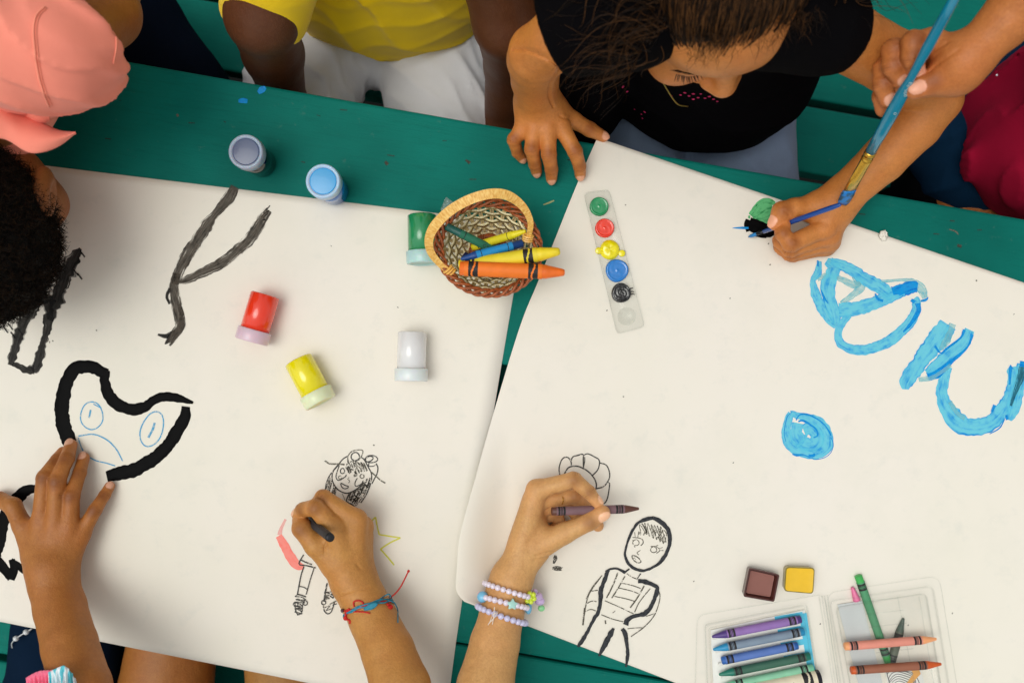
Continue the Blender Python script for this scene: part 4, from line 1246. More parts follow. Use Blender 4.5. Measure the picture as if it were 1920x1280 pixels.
# ------------------------------------------------------------- two loose square pans
def pan(corners, rim, fill, hgt, depth, lip, label, rough):
    c = P(np.mean([p[0] for p in corners]), np.mean([p[1] for p in corners]), 0); c[2] = zb
    e = empty('paint_pan', c, label, 'paint pan', 'loose square paint pans')
    poly = rrect(corners, 7 if rim[0] > 100 else 4, hgt); cc = poly.mean(0)
    inner = cc + (poly - cc) * lip; n = len(poly)
    base = cc + (poly - cc) * .93
    V = [(*q, zb) for q in base] + [(*q, zb + hgt) for q in poly] + [(*q, zb + hgt) for q in (cc + (poly - cc) * (lip + 1) / 2)] + [(*q, zb + hgt - depth) for q in inner]
    F = [tuple(range(n - 1, -1, -1))]
    for k in range(3):
        for i in range(n): F.append((k * n + i, k * n + (i + 1) % n, (k + 1) * n + (i + 1) % n, (k + 1) * n + i))
    F.append(tuple(range(3 * n, 4 * n)))
    MB().add(np.array(V), F).build('pan', plain('pan_rim', rim, 0.3, .1, 80, .3, coat=.3), e, False)
    m = 16; V = []; Fp = []
    pf = cc + (inner - cc) * .985
    V = [(*cc, zb + hgt - depth + .0008)]
    for f in (.5, .85, 1.0): V += [(*(cc + (q - cc) * f), zb + hgt - depth + (.0008 if f < 1 else .0011)) for q in pf]
    Fp = [(0, 1 + i, 1 + (i + 1) % n) for i in range(n)]
    for k in range(2):
        for i in range(n): Fp.append((1 + k * n + i, 1 + (k + 1) * n + i, 1 + (k + 1) * n + (i + 1) % n, 1 + k * n + (i + 1) % n))
    MB().add(np.array(V), Fp).build('paint_cake', plain('paint_cake', fill, rough, .05, 70, .15, 200), e)


pan([(1404, 1063), (1461, 1076), (1451, 1127), (1393, 1117)], (70, 28, 22), (138, 88, 78), .011, .0055, .80, 'open square pan of brown paint with a dark rim', .6)
pan([(1472, 1061), (1527, 1063), (1524, 1112), (1469, 1107)], (150, 136, 70), (234, 188, 30), .0095, .0006, .94, 'square pan filled with yellow paint', .45)

# ------------------------------------------------------------- clear crayon tray (open clamshell)
tr = empty('crayon_tray', P(1550, 1230, 0) * [1, 1, 0] + [0, 0, zb], 'open clear plastic crayon case, half of it holding crayons over a white card', 'crayon case')
tb = MB()
Lq = [(1305, 1158), (1548, 1105), (1590, 1380), (1300, 1380)]
polyL = rrect([(1306, 1152), (1546, 1112), (1588, 1385), (1300, 1385)], 16, .004)
V, F = ring_wall(polyL, zb + .0007, zb + .0030, .0012); tb.add(V, F, 1)
pin = rrect([(1319, 1168), (1512, 1130), (1552, 1385), (1328, 1385)], 8, .006)
V, F = ring_wall(pin, zb + .0007, zb + .0085, .0022); tb.add(V, F, 1)
pin2 = rrect([(1328, 1176), (1506, 1140), (1545, 1385), (1338, 1385)], 6, .006); V, F = ring_wall(pin2, zb + .0007, zb + .0055, .0012); tb.add(V, F, 0)
tb.build('lower_half', [M['clear'], M['clear_edge']], tr)
tb = MB()
polyR = rrect([(1549, 1110), (1762, 1078), (1812, 1385), (1590, 1385)], 22, .004)
V, F = ring_wall(polyR, zb + .0006, zb + .0022, .001); tb.add(V, F, 1)
for cs, hh in (([(1554, 1124), (1748, 1096), (1795, 1385), (1600, 1385)], .0085), ([(1566, 1136), (1736, 1110), (1780, 1385), (1612, 1385)], .0075)):
    q = rrect(cs, 12, .006); V, F = ring_wall(q, zb + .0006, zb + hh, .0014); tb.add(V, F, 0)
V, F = prism(rrect([(1566, 1136), (1736, 1110), (1780, 1385), (1612, 1385)], 12, .008), zb + .0075, zb + .0080); tb.add(V, F, 0)
for k in range(6):
    y = 1122 + k * 24; V, F = tube(np.array([P(1618 + k * 6, y + 5, .0088), P(1688 + k * 6, y - 3, .0088)]), .0005, 6); tb.add(V, F, 1)
for dx in (0, 40):
    V, F = tube(np.array([P(1683 + dx, 1118, .0088), P(1718 + dx * .9, 1300, .0088)]), .0007, 6); tb.add(V, F, 1)
tb.build('hinged_lid', [M['clear'], M['clear_edge']], tr)
for k in range(4):
    V, F = tube(np.array([P(1536 + k * 5, 1118 - k, .004 + .001 * (k % 2)), P(1578 + k * 5, 1385, .004)]), .0008, 6)
    MB().add(V, F).build('hinge_ridge', M['clear_edge'], tr)
cm = plain('white_card', (238, 238, 232), .6, .03, 60, .1)
cbm = plain('light_blue_print', (86, 196, 226), .5, .05, 90)
V, F = prism([P(x, y, .002)[:2] for x, y in ((1332, 1180), (1508, 1142), (1545, 1385), (1342, 1385))], zb + .0012, zb + .0018)
insert = MB().add(V, F).build('card_insert', cm, tr, False)
mbp = MB()
for k in range(7):                                        # printed blue blocks and white ribs between the crayons
    y = 1147 + k * 24.5; x = 1452 + k * 5.6
    c4 = [(x, y + 8), (x + 52, y - 1), (x + 55, y + 9), (x + 2, y + 19)]
    V, F = prism([P(a_, b_, .003)[:2] for a_, b_ in c4], zb + .0019, zb + .0022); mbp.add(V, F)
V, F = prism([P(a_, b_, .003)[:2] for a_, b_ in ((1498, 1150), (1512, 1148), (1548, 1385), (1534, 1385))], zb + .0018, zb + .0021); mbp.add(V, F)
mbp.build('blue_print', cbm, insert, False)
mbr = MB()
for k in range(7):
    x = 1336 + k * 5.5; y = 1196 + k * 24.5
    V, F = tube(np.array([P(x, y, .005), P(x + 115, y - 25, .005)]), .0016, 8); mbr.add(V, F)
mbr.build('card_rib', cm, insert)

tg = 'crayons in the plastic case'
hh = .0085
for (x0, y0), (x1, y1), wax, wrap, lb, kwx in (
        ((1502, 1160), (1335, 1193), (78, 54, 128), (142, 108, 174), 'purple crayon, topmost of the row in the plastic case', {}),
        ((1508, 1183), (1337, 1217), (32, 144, 194), (122, 140, 158), 'crayon with a grey wrapper and light blue tip under the purple one', {}),
        ((1496, 1209), (1353, 1238), (38, 98, 176), (84, 116, 184), 'blunt mid blue crayon without a point, third in the plastic case', dict(tip=False, w1=.955)),
        ((1519, 1229), (1348, 1264), (16, 118, 98), (52, 98, 80), 'dark green crayon, fourth in the plastic case', {}),
        ((1525, 1251), (1350, 1288), (122, 204, 168), (134, 196, 162), 'pale mint green crayon, fifth in the plastic case', {})):
    crayon(P(x0, y0, hh), P(x1, y1, hh), .0041, wax, wrap, lb, group=tg, **kwx)


def thick_word(w_, a, ax, u, v, r, s0, s1):
    wrapped_text('thick', w_, a, ax, r, s0 + .36 * (s1 - s0), .0042, flip=-1, shift=.0015)


crayon(P(1538, 1268, .011), P(1350, 1306, .011), .0078, (28, 28, 40), (226, 216, 190), 'thick cream wrapped crayon with a black end at the frame edge', 'wave', w0=.045, group=tg, marks=thick_word)
crayon(P(1583, 1211, .0135), P(1756, 1197, .0135), .0042, (242, 166, 112), (222, 142, 124), 'peach crayon lying across the open lid', w0=.045, group='crayons on the open lid')
crayon(P(1595, 1256, .0135), P(1765, 1244, .0135), .0042, (206, 88, 30), (150, 92, 68), 'rust brown crayon lying across the open lid', w0=.045, group='crayons on the open lid')
crayon(P(1609, 1078, .0050), P(1668, 1248, .0030), .0041, (62, 176, 84), (76, 148, 104), 'green crayon sticking out from under the open lid', w0=.07, tip=False, w1=.88, group='crayons under the open lid')
crayon(P(1607, 1126, .0035), P(1598, 1100, .0035), .0040, (226, 118, 160), None, 'small pink crayon tip beside the green crayon', group='crayons under the open lid', blunt=.5)
crayon(P(1670, 1245, .0035), P(1694, 1158, .0035), .0040, (66, 84, 72), (92, 100, 84), 'dark grey green crayon piece under the open lid', w0=.05, group='crayons under the open lid')
V, F = prism([P(x, y, .001)[:2] for x, y in ((1569, 1132), (1615, 1125), (1680, 1385), (1636, 1385))], zb + .0009, zb + .0013)
c1 = MB().add(V, F).build('paper_card', plain('grey_white_card', (212, 216, 216), .6, .03, 60), None, False); tag(c1, 'narrow pale grey card under the open lid of the plastic case', 'card')
V, F = prism([P(x, y, .001)[:2] for x, y in ((1658, 1258), (1724, 1250), (1760, 1385), (1690, 1385))], zb + .0014, zb + .0018)
c2 = MB().add(V, F).build('patterned_card', plain('white_card_2', (226, 226, 220), .6, .03, 60), None, False); tag(c2, 'white card printed with black contour lines and an orange patch', 'card')
pl = MB()
for k in range(7):
    t = np.linspace(0, 2 * np.pi, 40); rx, ry = 10 + 4.6 * k, 6 + 4.2 * k
    pts = [(1688 + rx * math.cos(a_) * (1 + .12 * math.sin(2 * a_ + k)), 1282 + ry * math.sin(a_) * (1 + .1 * math.cos(3 * a_))) for a_ in t]
    pts = [(min(max(x, 1662 + (y - 1258) * .26), 1722 + (y - 1258) * .26), max(y, 1258)) for x, y in pts]
    V, F = band(np.array([P(x, y, .0031) for x, y in pts]), np.array([0, 0, 1.]) + .01, .0003, .0007); pl.add(V, F)
pl.build('printed_contours', M['print'], c2)
V, F = prism([P(x, y, .0031)[:2] for x, y in ((1706, 1252), (1722, 1250), (1726, 1262), (1706, 1284), (1698, 1282), (1712, 1262))], zb + .0020, zb + .0022)
MB().add(V, F).build('orange_patch', plain('orange_print', (222, 160, 80), .6), c2, False)

# ------------------------------------------------------------- crumpled paper scrap on the sheet edge
V, F = sphere(P(1656, 441, .0035), (.0042, .0055, .0011), 14, 9); V += RNG.normal(size=V.shape) * [.0006, .0006, .0003]
sc_ = MB().add(V, F).build('paper_scrap', M['paper']); tag(sc_, 'tiny torn white scrap on the far edge of the sheet', 'scrap')
# ------------------------------------------------------------- people
def PR(px, py, h, rmm): return np.r_[P(px, py, h), rmm / 1000.0]


def C(rows): return [PR(*r) for r in rows]


def hand_sdf(wrist, mcps, fingers, thumb, arm, kweb=.006, kf=.0012, palm_r=None, nails=True, grooves=(), nailn=None, kpalm=.010, extra=None):
    """wrist (px,py,h,r); mcps 4 rows; fingers 4 lists of rows after the MCP; thumb rows; arm rows from wrist outwards"""
    W = PR(*wrist); Mc = C(mcps); Fg = [C(f) for f in fingers]; Th = C(thumb); Ar = C([wrist] + list(arm))
    across = norm(Mc[0][:3] - Mc[-1][:3]); rw = W[3]
    creases = []; gr3 = [[P(x[0], x[1], x[2] if len(x) > 2 else wrist[2] + .004)[:2].astype(np.float32) for x in g_] for g_ in grooves]
    for m, ch in zip(Mc, Fg):
        seq = [m] + ch
        for i in range(1, len(seq) - 1):
            q, a0, b0 = seq[i][:3], norm(seq[i][:3] - seq[i - 1][:3]), norm(seq[i + 1][:3] - seq[i][:3])
            a_ = norm(a0 + b0); n_ = a0 - b0
            n_ = norm(n_) if np.linalg.norm(n_) > .35 else np.array([0, 0, 1.]); n_ = norm(n_ - a_ * (n_ @ a_))
            creases.append((q.astype(np.float32), a_.astype(np.float32), n_.astype(np.float32), seq[i][3]))
    nailset = []
    if nailn is None: nailn = [np.array([0, 0, 1.])] * 5
    for i, ch in enumerate(Fg + [Th]):
        if nailn[i] is None: continue
        tip, pre = ch[-1], ch[-2]; a = norm(tip[:3] - pre[:3]); nv = np.asarray(nailn[i], float); nv = norm(nv - a * (nv @ a)); s = np.cross(a, nv)
        r = tip[3]; c = tip[:3] + nv * r * .74 - a * r * .10
        nailset.append((c, np.stack([a, s, nv], 1), (r * 1.02, r * .70, r * .36)))
    bones = []
    for i, m in enumerate(Mc):
        off = across * rw * (.50 - .33 * i)
        bones.append((W[:3] + off * .8, m[:3], rw * .62, m[3]))
    pts = [W] + Mc + [q for f in Fg for q in f] + Th + Ar
    if extra: pts += C(extra)
    lo = np.min([q[:3] - q[3] * 1.35 for q in pts], 0); hi = np.max([q[:3] + q[3] * 1.35 for q in pts], 0)

    def f(p):
        D = None
        for b in bones:
            d = dcone(p, *b); D = d if D is None else ssmin(D, d, .007)
        D = ssmin(D, dcone(p, W[:3], (W[:3] * .35 + Th[0][:3] * .65), rw * .72, Th[0][3]), kpalm)
        D = ssmin(D, dchain(p, Ar, .003), kpalm)
        if extra: D = ssmin(D, dchain(p, C(extra)), kpalm)
        out = D
        for m, ch in zip(Mc, Fg):
            fd = dchain(p, [np.r_[m[:3], m[3] * .98]] + ch, .0012)
            for q in ch[:-1]:                         # slight knuckle swelling
                fd = ssmin(fd, dell(p, q[:3], np.array([1, 1, 1]) * q[3] * 1.035), .001)
            fd = ssmin(D, fd, kweb)
            out = ssmin(out, fd, kf)
        td = dchain(p, Th, .003); td = ssmin(D, td, .011); out = ssmin(out, td, kf)
        for gl_ in gr3:
            dm = None
            for u0, u1 in zip(gl_[:-1], gl_[1:]):
                ba = u1 - u0; t = np.clip((p[:, :2] - u0) @ ba / (ba @ ba), 0, 1); dq = np.linalg.norm(p[:, :2] - u0 - t[:, None] * ba, axis=1); dm = dq if dm is None else np.minimum(dm, dq)
            out = out + .0010 * np.exp(-(dm / .0010) ** 2)
        for q, a_, n_, r in creases:
            dd = p - q; m_ = (dd * dd).sum(1) < (1.7 * r) ** 2
            if m_.any():
                e = dd[m_]; sx = e @ a_; up = np.clip((e @ n_) / r, 0, 1)
                out[m_] += .00050 * up * (np.exp(-((sx - .0019) / .0007) ** 2) + 1.2 * np.exp(-(sx / .0008) ** 2) + np.exp(-((sx + .0019) / .0007) ** 2)) * 1.0
        for c, R, r in nailset: out = ssmin(out, dell(p, c, r, R), .0004)
        return out
    info = dict(cr=creases, nails=nailset, tips=[ch[-1] for ch in Fg + [Th]], kn=[q for ch in Fg for q in ch[:-1]] + [Th[-2]], mc=Mc)
    return f, lo, hi, info


def paint(V, info):
    V = V.astype(np.float32); n = len(V)
    nail = np.zeros(n); red = np.zeros(n); kn = np.zeros(n)
    for c, R, r in info['nails']:
        q = (V - c) @ R; r = np.array(r) * [1.0, 1.02, 1.25]
        e = ((q / r) ** 2).sum(1); nail = np.maximum(nail, np.clip((1.12 - e) * 6, 0, 1) * (q[:, 2] > -.0002))
    for t in info['tips']:
        red = np.maximum(red, np.clip(1.6 - np.linalg.norm(V - t[:3], axis=1) / (t[3] * 1.7), 0, 1))
    for t in info['kn']:
        dd = np.linalg.norm(V - (t[:3] + np.array([0, 0, t[3]])), axis=1)
        kn = np.maximum(kn, np.clip(1.3 - dd / (t[3] * .95), 0, 1) * .85)
        red = np.maximum(red, .5 * np.clip(1.4 - np.linalg.norm(V - t[:3], axis=1) / (t[3] * 1.5), 0, 1))
    for q, a_, n_, r in info['cr']:
        e = V - q; sx = e @ a_; up = np.clip((e @ n_) / r * 1.5, 0, 1) * (np.linalg.norm(e, axis=1) < 1.6 * r)
        kn = np.maximum(kn, up * .9 * (np.exp(-((np.abs(sx) - .0019) / .0006) ** 2) * .7 + np.exp(-(sx / .0007) ** 2)))
    for t in info['mc']:
        red = np.maximum(red, .35 * np.clip(1.5 - np.linalg.norm(V - t[:3], axis=1) / (t[3] * 1.6), 0, 1))
    return dict(nail=nail, red=red, knuckle=kn)


VH = .00105


def person_mesh(pieces, skinmat, label, group='children round the table'):
    """pieces: (V,F,attrs)"""
    V, F = join([(p[0], p[1]) for p in pieces]); at = {}
    for k in ('nail', 'red', 'knuckle'):
        at[k] = np.concatenate([p[2].get(k, np.zeros(len(p[0]))) if p[2] else np.zeros(len(p[0])) for p in pieces])
    o = mesh_obj('person', V, F, skinmat, None, True, attrs=at)
    return tag(o, label, 'person', group)


def arm(**k):
    f, lo, hi, info = hand_sdf(**k); V, F = mesh_sdf(f, lo, hi, VH, 1); return (V, F, paint(V, info))


# --- head in local coordinates (y forward, z up)
def head_sdf(face=True):
    def f(p):
        d = dell(p, (0, -.012, .030), (.070, .086, .076))
        d = ssmin(d, dell(p, (0, .028, -.022), (.056, .050, .062)), .03)
        d = ssmin(d, dell(p, (0, .045, .035), (.052, .035, .035)), .02)
        d = ssmin(d, dell(p, (0, .056, -.072), (.018, .016, .014)), .025)
        d = ssmin(d, dcone(p, (0, -.02, -.05), (0, -.045, -.13), .036, .040), .02)
        if face:
            for s in (-1, 1):
                d = ssmin(d, dell(p, (s * .033, .0535, -.028), (.026, .026, .024)), .014)
                d = ssmax(d, -dell(p, (s * .0295, .0865, .006), (.015, .013, .010)), .012)
                d = ssmin(d, dell(p, (s * .0295, .0625, .0045), (.0140, .0125, .0118)), .003)
                d = ssmin(d, dell(p, (s * .0115, .0820, -.0235), (.0072, .0070, .0060)), .003)
                ear = dell(p, (s * .0705, -.006, -.004), (.0085, .016, .026))
                ear = ssmax(ear, -dell(p, (s * .0795, .000, -.002), (.006, .009, .016)), .003)
                d = ssmin(d, ear, .004)
            nose = ssmin(dcone(p, (0, .0735, .012), (0, .0880, -.018), .0065, .0100), dell(p, (0, .0890, -.0205), (.0115, .0098, .0090)), .003)
            d = ssmin(d, nose, .008)
            d = ssmin(d, dell(p, (0, .0775, -.0460), (.019, .0065, .0046)), .003)
            d = ssmin(d, dell(p, (0, .0765, -.0545), (.016, .0065, .0052)), .002)
        return d
    return f, np.array([-.09, -.105, -.17]), np.array([.09, .105, .11])


def head_frame(c, f2, pitch, roll=0.0):
    """columns: local x,y(forward),z(up) in world"""
    f2 = norm(np.r_[f2, 0]); a = math.radians(pitch)
    F_ = math.cos(a) * f2 - math.sin(a) * UPZ; U_ = math.sin(a) * f2 + math.cos(a) * UPZ; X_ = np.cross(F_, U_)
    r = math.radians(roll); X2 = X_ * math.cos(r) + U_ * math.sin(r); U2 = U_ * math.cos(r) - X_ * math.sin(r)
    return np.stack([X2, F_, U2], 1), np.asarray(c, float)


def head_mesh(R, c, scale=1.0, v=.0016, face=True):
    f, lo, hi = head_sdf(face); V, F = mesh_sdf(f, lo, hi, v, 1)
    red = np.clip(1.3 - np.linalg.norm((V - [0, .098, -.02]) / [.02, .02, .02], axis=1), 0, 1) * .7
    for s in (-1, 1): red = np.maximum(red, .45 * np.clip(1.5 - np.linalg.norm((V - [s * .036, .068, -.026]) / .022, axis=1), 0, 1))
    red = np.maximum(red, np.clip(1.4 - np.linalg.norm((V - [0, .083, -.05]) / [.02, .01, .009], axis=1), 0, 1))
    return (V * scale) @ R.T + c, F, dict(red=red)


def strands(roots, dirs, length, curl_r, turns, r0, seg=8, rnd=.3, grav=None, sides=3, surf=None):
    """bundle of thin tapering tubes; roots (n,3), dirs (n,3)"""
    n = len(roots); t = np.linspace(0, 1, seg)[None, :, None]
    L_ = (length * RNG.uniform(1 - rnd, 1 + rnd, n))[:, None, None]
    d = dirs / (np.linalg.norm(dirs, axis=1)[:, None] + 1e-9)
    a = np.cross(d, RNG.normal(size=(n, 3))); a /= np.linalg.norm(a, axis=1)[:, None]; b = np.cross(d, a)
    ph = RNG.uniform(0, 6.28, n)[:, None, None]
    tr = turns * RNG.uniform(.7, 1.3, n)[:, None, None] * 6.28
    c = roots[:, None, :] + d[:, None, :] * t * L_ + curl_r * (a[:, None, :] * (np.cos(tr * t + ph) - np.cos(ph)) + b[:, None, :] * (np.sin(tr * t + ph) - np.sin(ph)))
    if grav is not None: c = c + np.asarray(grav) * t ** 2 * L_
    return tubes(c, r0 * (1 - .75 * t[0, :, 0] ** 2), sides)


def tubes(c, rad, sides=3):
    """c (n,seg,3) centre lines -> V,F array quads"""
    n, seg, _ = c.shape
    T_ = np.gradient(c, axis=1); T_ /= np.linalg.norm(T_, axis=2)[..., None] + 1e-12
    u = np.cross(T_, np.array([.31, .52, .79])); u /= np.linalg.norm(u, axis=2)[..., None] + 1e-9; w = np.cross(T_, u)
    th = np.linspace(0, 2 * np.pi, sides, endpoint=False)
    rad = np.broadcast_to(rad, (n, seg))[..., None, None]
    V = c[:, :, None, :] + rad * (np.cos(th)[None, None, :, None] * u[:, :, None, :] + np.sin(th)[None, None, :, None] * w[:, :, None, :])
    V = V.reshape(-1, 3)
    i = np.arange(seg - 1)[:, None]; j = np.arange(sides)[None, :]; j2 = (j + 1) % sides
    q = np.stack([i * sides + j, i * sides + j2, (i + 1) * sides + j2, (i + 1) * sides + j], -1).reshape(-1, 4)
    F = (q[None] + (np.arange(n) * seg * sides)[:, None, None]).reshape(-1, 4)
    return V, F


def shades(ncap, *groups):
    """one random tone per strand"""
    out = [np.zeros(ncap)]
    for n, seg in groups: out.append(np.repeat(RNG.uniform(0, 1, n // (seg * 3)) ** 1.6, seg * 3))
    return np.concatenate(out)


def hairmat(name, rgb, tip=None, rough=.45):
    m, nt, b = newmat(name); c = lin(rgb); v = coords(nt); n = N(nt, 'ShaderNodeAttribute', attribute_name='shade').outputs['Fac']
    t = lin(tip) if tip else (c[0] * 2, c[1] * 2, c[2] * 2, 1)
    nt.links.new(ramp(nt, n, [(0.25, c), (1.0, t)]), b.inputs['Base Color']); setp(b, rough=rough + .1, spec=.12); return m


def torso_piece(f, lo, hi, v=.003): V, F = mesh_sdf(f, lo, hi, v, 1, margin=.012); return V, F


def cuff(p, rows, hollow=.004):
    """sleeve tube cut square at its last joint and hollow there"""
    s = dchain(p, rows, .01); e, q = rows[-1][:3], rows[-2][:3]; dd = norm(e - q).astype(np.float32)
    s = ssmax(s, (p - e.astype(np.float32)) @ dd, .003)
    return ssmax(s, -dcone(p, e - dd * .025, e + dd * .03, rows[-1][3] - hollow - .004, rows[-1][3] - hollow + .002), .002)


def leg_sdf(rows):
    rows = [np.r_[np.array(r[:3]), r[3]] for r in rows]
    return lambda p: dchain(p, rows, .02)


def garment(name, f, lo, hi, mat, parent, v=.003, label=None, smooth=1, marg=.015):
    V, F = mesh_sdf(f, lo, hi, v, smooth, margin=marg)
    o = mesh_obj(name, V, F, mat, None, True); o.parent = parent
    return tag(o, label)


# ================================================= person A: lower left, hand flat on the thick black paint
skA = skin('skin_brown', (168, 107, 48))
A = arm(wrist=(97, 1068, .030, 21.5),
        mcps=[(78, 978, .026, 9.2), (105, 980, .029, 9.2), (131, 988, .027, 8.8), (151, 1003, .022, 8.2)],
        fingers=[[(84, 895, .029, 7.9), (108, 862, .016, 6.8), (118, 848, .007, 6.0)],
                 [(107, 902, .033, 8.0), (126, 858, .021, 6.9), (133, 834, .0075, 6.1)],
                 [(134, 930, .029, 7.6), (149, 886, .018, 6.5), (157, 858, .0070, 5.7)],
                 [(178, 956, .020, 6.6), (196, 928, .012, 5.6), (206, 911, .0060, 5.0)]],
        thumb=[(64, 1035, .026, 11.5), (42, 985, .022, 9.0), (24, 948, .019, 8.2), (-2, 936, .011, 7.6), (-20, 938, .008, 6.8)],
        arm=[(101, 1095, .032, 21.8), (113, 1140, .042, 22.6), (131, 1210, .070, 23.4), (153, 1290, .100, 24.6), (168, 1400, .125, 28), (140, 1620, .16, 32), (100, 1760, .17, 36)],
        nailn=[None, (0, .1, 1), (0, 0, 1), (.25, 0, 1), (-.2, .3, 1)])
cx, cy = P(40, 1480, .18)[:2]
hipA = np.array([-.50, -.62, TZ - .17])


def torso_f(hip, chest, rw, neck=None):
    def f(p):
        d = ssmin(dell(p, hip, (rw * 1.02, rw * .85, rw * .9)), dell(p, chest, (rw * 1.0, rw * .72, rw * 1.1)), .08)
        return d
    return f


def seated(hip, chest, head, f2, knees, rw=.105, skinm=None, extra=(), label='', shirt=None, shirtdisp=None, pants=None, hair=None, legskin=True, pitch=25, group='children round the table', sleeve=None, seed=1):
    """generic seated child; knees: 2 points; adds shirt, trousers and hair"""
    hip, chest, head = map(lambda q: np.asarray(q, float), (hip, chest, head))
    R, c = head_frame(head, f2, pitch)
    hm = head_mesh(R, c, v=.0024)
    f2v = norm(np.r_[f2, 0]); side = np.cross(f2v, UPZ)
    ft = torso_f(hip, chest, rw * .93)
    legs = []
    for s, k in zip((-1, 1), knees):
        k = np.asarray(k, float)
        a = [np.r_[hip + side * s * rw * .55 - UPZ * .02, .066], np.r_[k, .046], np.r_[k + f2v * .0 - UPZ * .16 - f2v * .02, .042], np.r_[k[0] - f2v[0] * .03, k[1] - f2v[1] * .03, .07, .030], np.r_[k[0] + f2v[0] * .09, k[1] + f2v[1] * .09, .032, .026]]
        legs.append(a)
    def fb(p):
        d = ft(p)
        for a in legs: d = ssmin(d, dchain(p, a, .01), .02)
        d = ssmin(d, dcone(p, chest + UPZ * .06, head - UPZ * .07, .045, .036), .03)
        return d
    allp = np.array([q[:3] for a in legs for q in a] + [hip, chest, head])
    lo, hi = allp.min(0) - .13, allp.max(0) + .13
    bV, bF = mesh_sdf(fb, lo, hi, .006, 1, margin=.015)
    body = person_mesh(list(extra) + [hm, (bV, bF, None)], skinm, label, group)
    # clothes
    hem = hip[2] - .035
    if shirt is not None:
        fs = torso_f(hip, chest, rw)
        disp = shirtdisp or (lambda p: folds(p, (0, .3, 1), 42, .010, seed))
        def fsh(p):
            d = fs(p)
            if sleeve:
                pass
            d = d - disp(p) - .004
            if sleeve:
                for rows in sleeve: d = ssmin(d, cuff(p, rows), .03)
            d = ssmax(d, -(p[:, 2] - hem + .01 * np.sin(p[:, 0] * 40)), .004)
            d = ssmax(d, -dcone(p, head - UPZ * .10, head, .047, .05), .006)
            return d
        pt = np.array([hip, chest, head - UPZ * .05] + ([r[:3] for rows in sleeve for r in rows] if sleeve else []))
        garment('shirt', fsh, pt.min(0) - .15, pt.max(0) + .15, shirt, body, .0035)
    if pants is not None:
        def fp(p):
            d = dell(p, hip, (rw * 1.05, rw * .95, rw * .85))
            for ki, a in enumerate(legs):
                fr = pants[2] if np.isscalar(pants[2]) else pants[2][ki]
                if fr > 1: d = ssmin(d, dchain(p, [np.r_[q[:3], q[3] + .010] for q in a[:3]], .01), .02)
                else:
                    e = a[0][:3] + (a[1][:3] - a[0][:3]) * fr; dd = norm(a[1][:3] - a[0][:3]).astype(np.float32)
                    d = ssmin(d, ssmax(dcone(p, a[0][:3], a[1][:3], a[0][3] + .010, a[1][3] + .012), (p - e.astype(np.float32)) @ dd + .003 * np.sin(p[:, 0] * 900), .002), .02)
            d = d - folds(p, (.4, .6, .5), 50, .006, seed + 3)
            d = ssmax(d, p[:, 2] - (hip[2] + .09), .005)
            return d
        garment('trousers', fp, lo, hi, pants[0], body, .004)
    if hair is not None:
        def fh(p):
            q = (p - c.astype(np.float32)) @ R.astype(np.float32)
            d = dell(q, (0, -.016, .034), (.076, .090, .080)) - .003 * np.sin(q[:, 0] * 160) * np.sin(q[:, 1] * 30)
            d = ssmax(d, (q[:, 1] * .75 - q[:, 2] - .005), .006); return ssmax(d, -(q[:, 2] + .045), .01)
        V, F = mesh_sdf(fh, c - .13, c + .13, .0035, 1)
        rd = RNG.normal(size=(1400, 3)); rd /= np.linalg.norm(rd, axis=1)[:, None]; rd = rd[(rd[:, 1] * .75 - rd[:, 2] < -.1) & (rd[:, 2] > -.35)]
        loc = rd * np.array([.077, .091, .081]) + [0, -.016, .034]
        sV, sF = strands(loc @ R.T + c, (rd + [0, -.8, -.3]) @ R.T, .016, .002, 1, .0006, 7)
        V2, F2 = join([(V, F), (sV, sF)]); o = mesh_obj('hair', V2, F2, hair, None, True, attrs=dict(shade=shades(len(V), (len(sV), 7)))); o.parent = body
    return body


M['navy_denim'] = cloth('navy_denim', (8, 24, 44), fade=(26, 48, 72), sheen=0)
M['yarn_red'] = plain('red_thread', (196, 30, 24), .7, .2, 900, .3)
M['yarn_teal'] = plain('teal_thread', (38, 132, 158), .7, .2, 900, .3)
hairdk = hairmat('dark_hair', (18, 14, 12), (44, 30, 20))


def pat_mat():
    m, nt, b = newmat('sequin_print'); v = coords(nt)
    vo = N(nt, 'ShaderNodeTexVoronoi'); vo.inputs['Scale'].default_value = 160; nt.links.new(v, vo.inputs['Vector'])
    col = ramp(nt, vo.outputs['Color'], [(0.2, lin((24, 26, 40))), (0.45, lin((70, 60, 70))), (0.6, lin((170, 90, 110))), (0.75, lin((150, 170, 190))), (0.9, lin((210, 190, 120)))])
    nt.links.new(col, b.inputs['Base Color']); setp(b, rough=.3, metal=.3); bump(nt, b, vo.outputs['Distance'], .8, .001); return m


shA = [[np.r_[-.51, -.66, TZ + .17, .050], np.r_[-.462, -.56, TZ + .15, .044]]]
pA = seated((-.50, -.57, TZ - .17), (-.55, -.70, TZ + .06), (-.57, -.72, TZ + .285), (.1, 1), [(-.545, -.25, TZ - .20), (-.405, -.26, TZ - .20)], .10, skA, [A],
            'person in navy shorts resting one open hand on thick black paint', pat_mat(), pants=(M['navy_denim'], 'short', (1.3, .30)), hair=hairdk, seed=5, sleeve=shA)
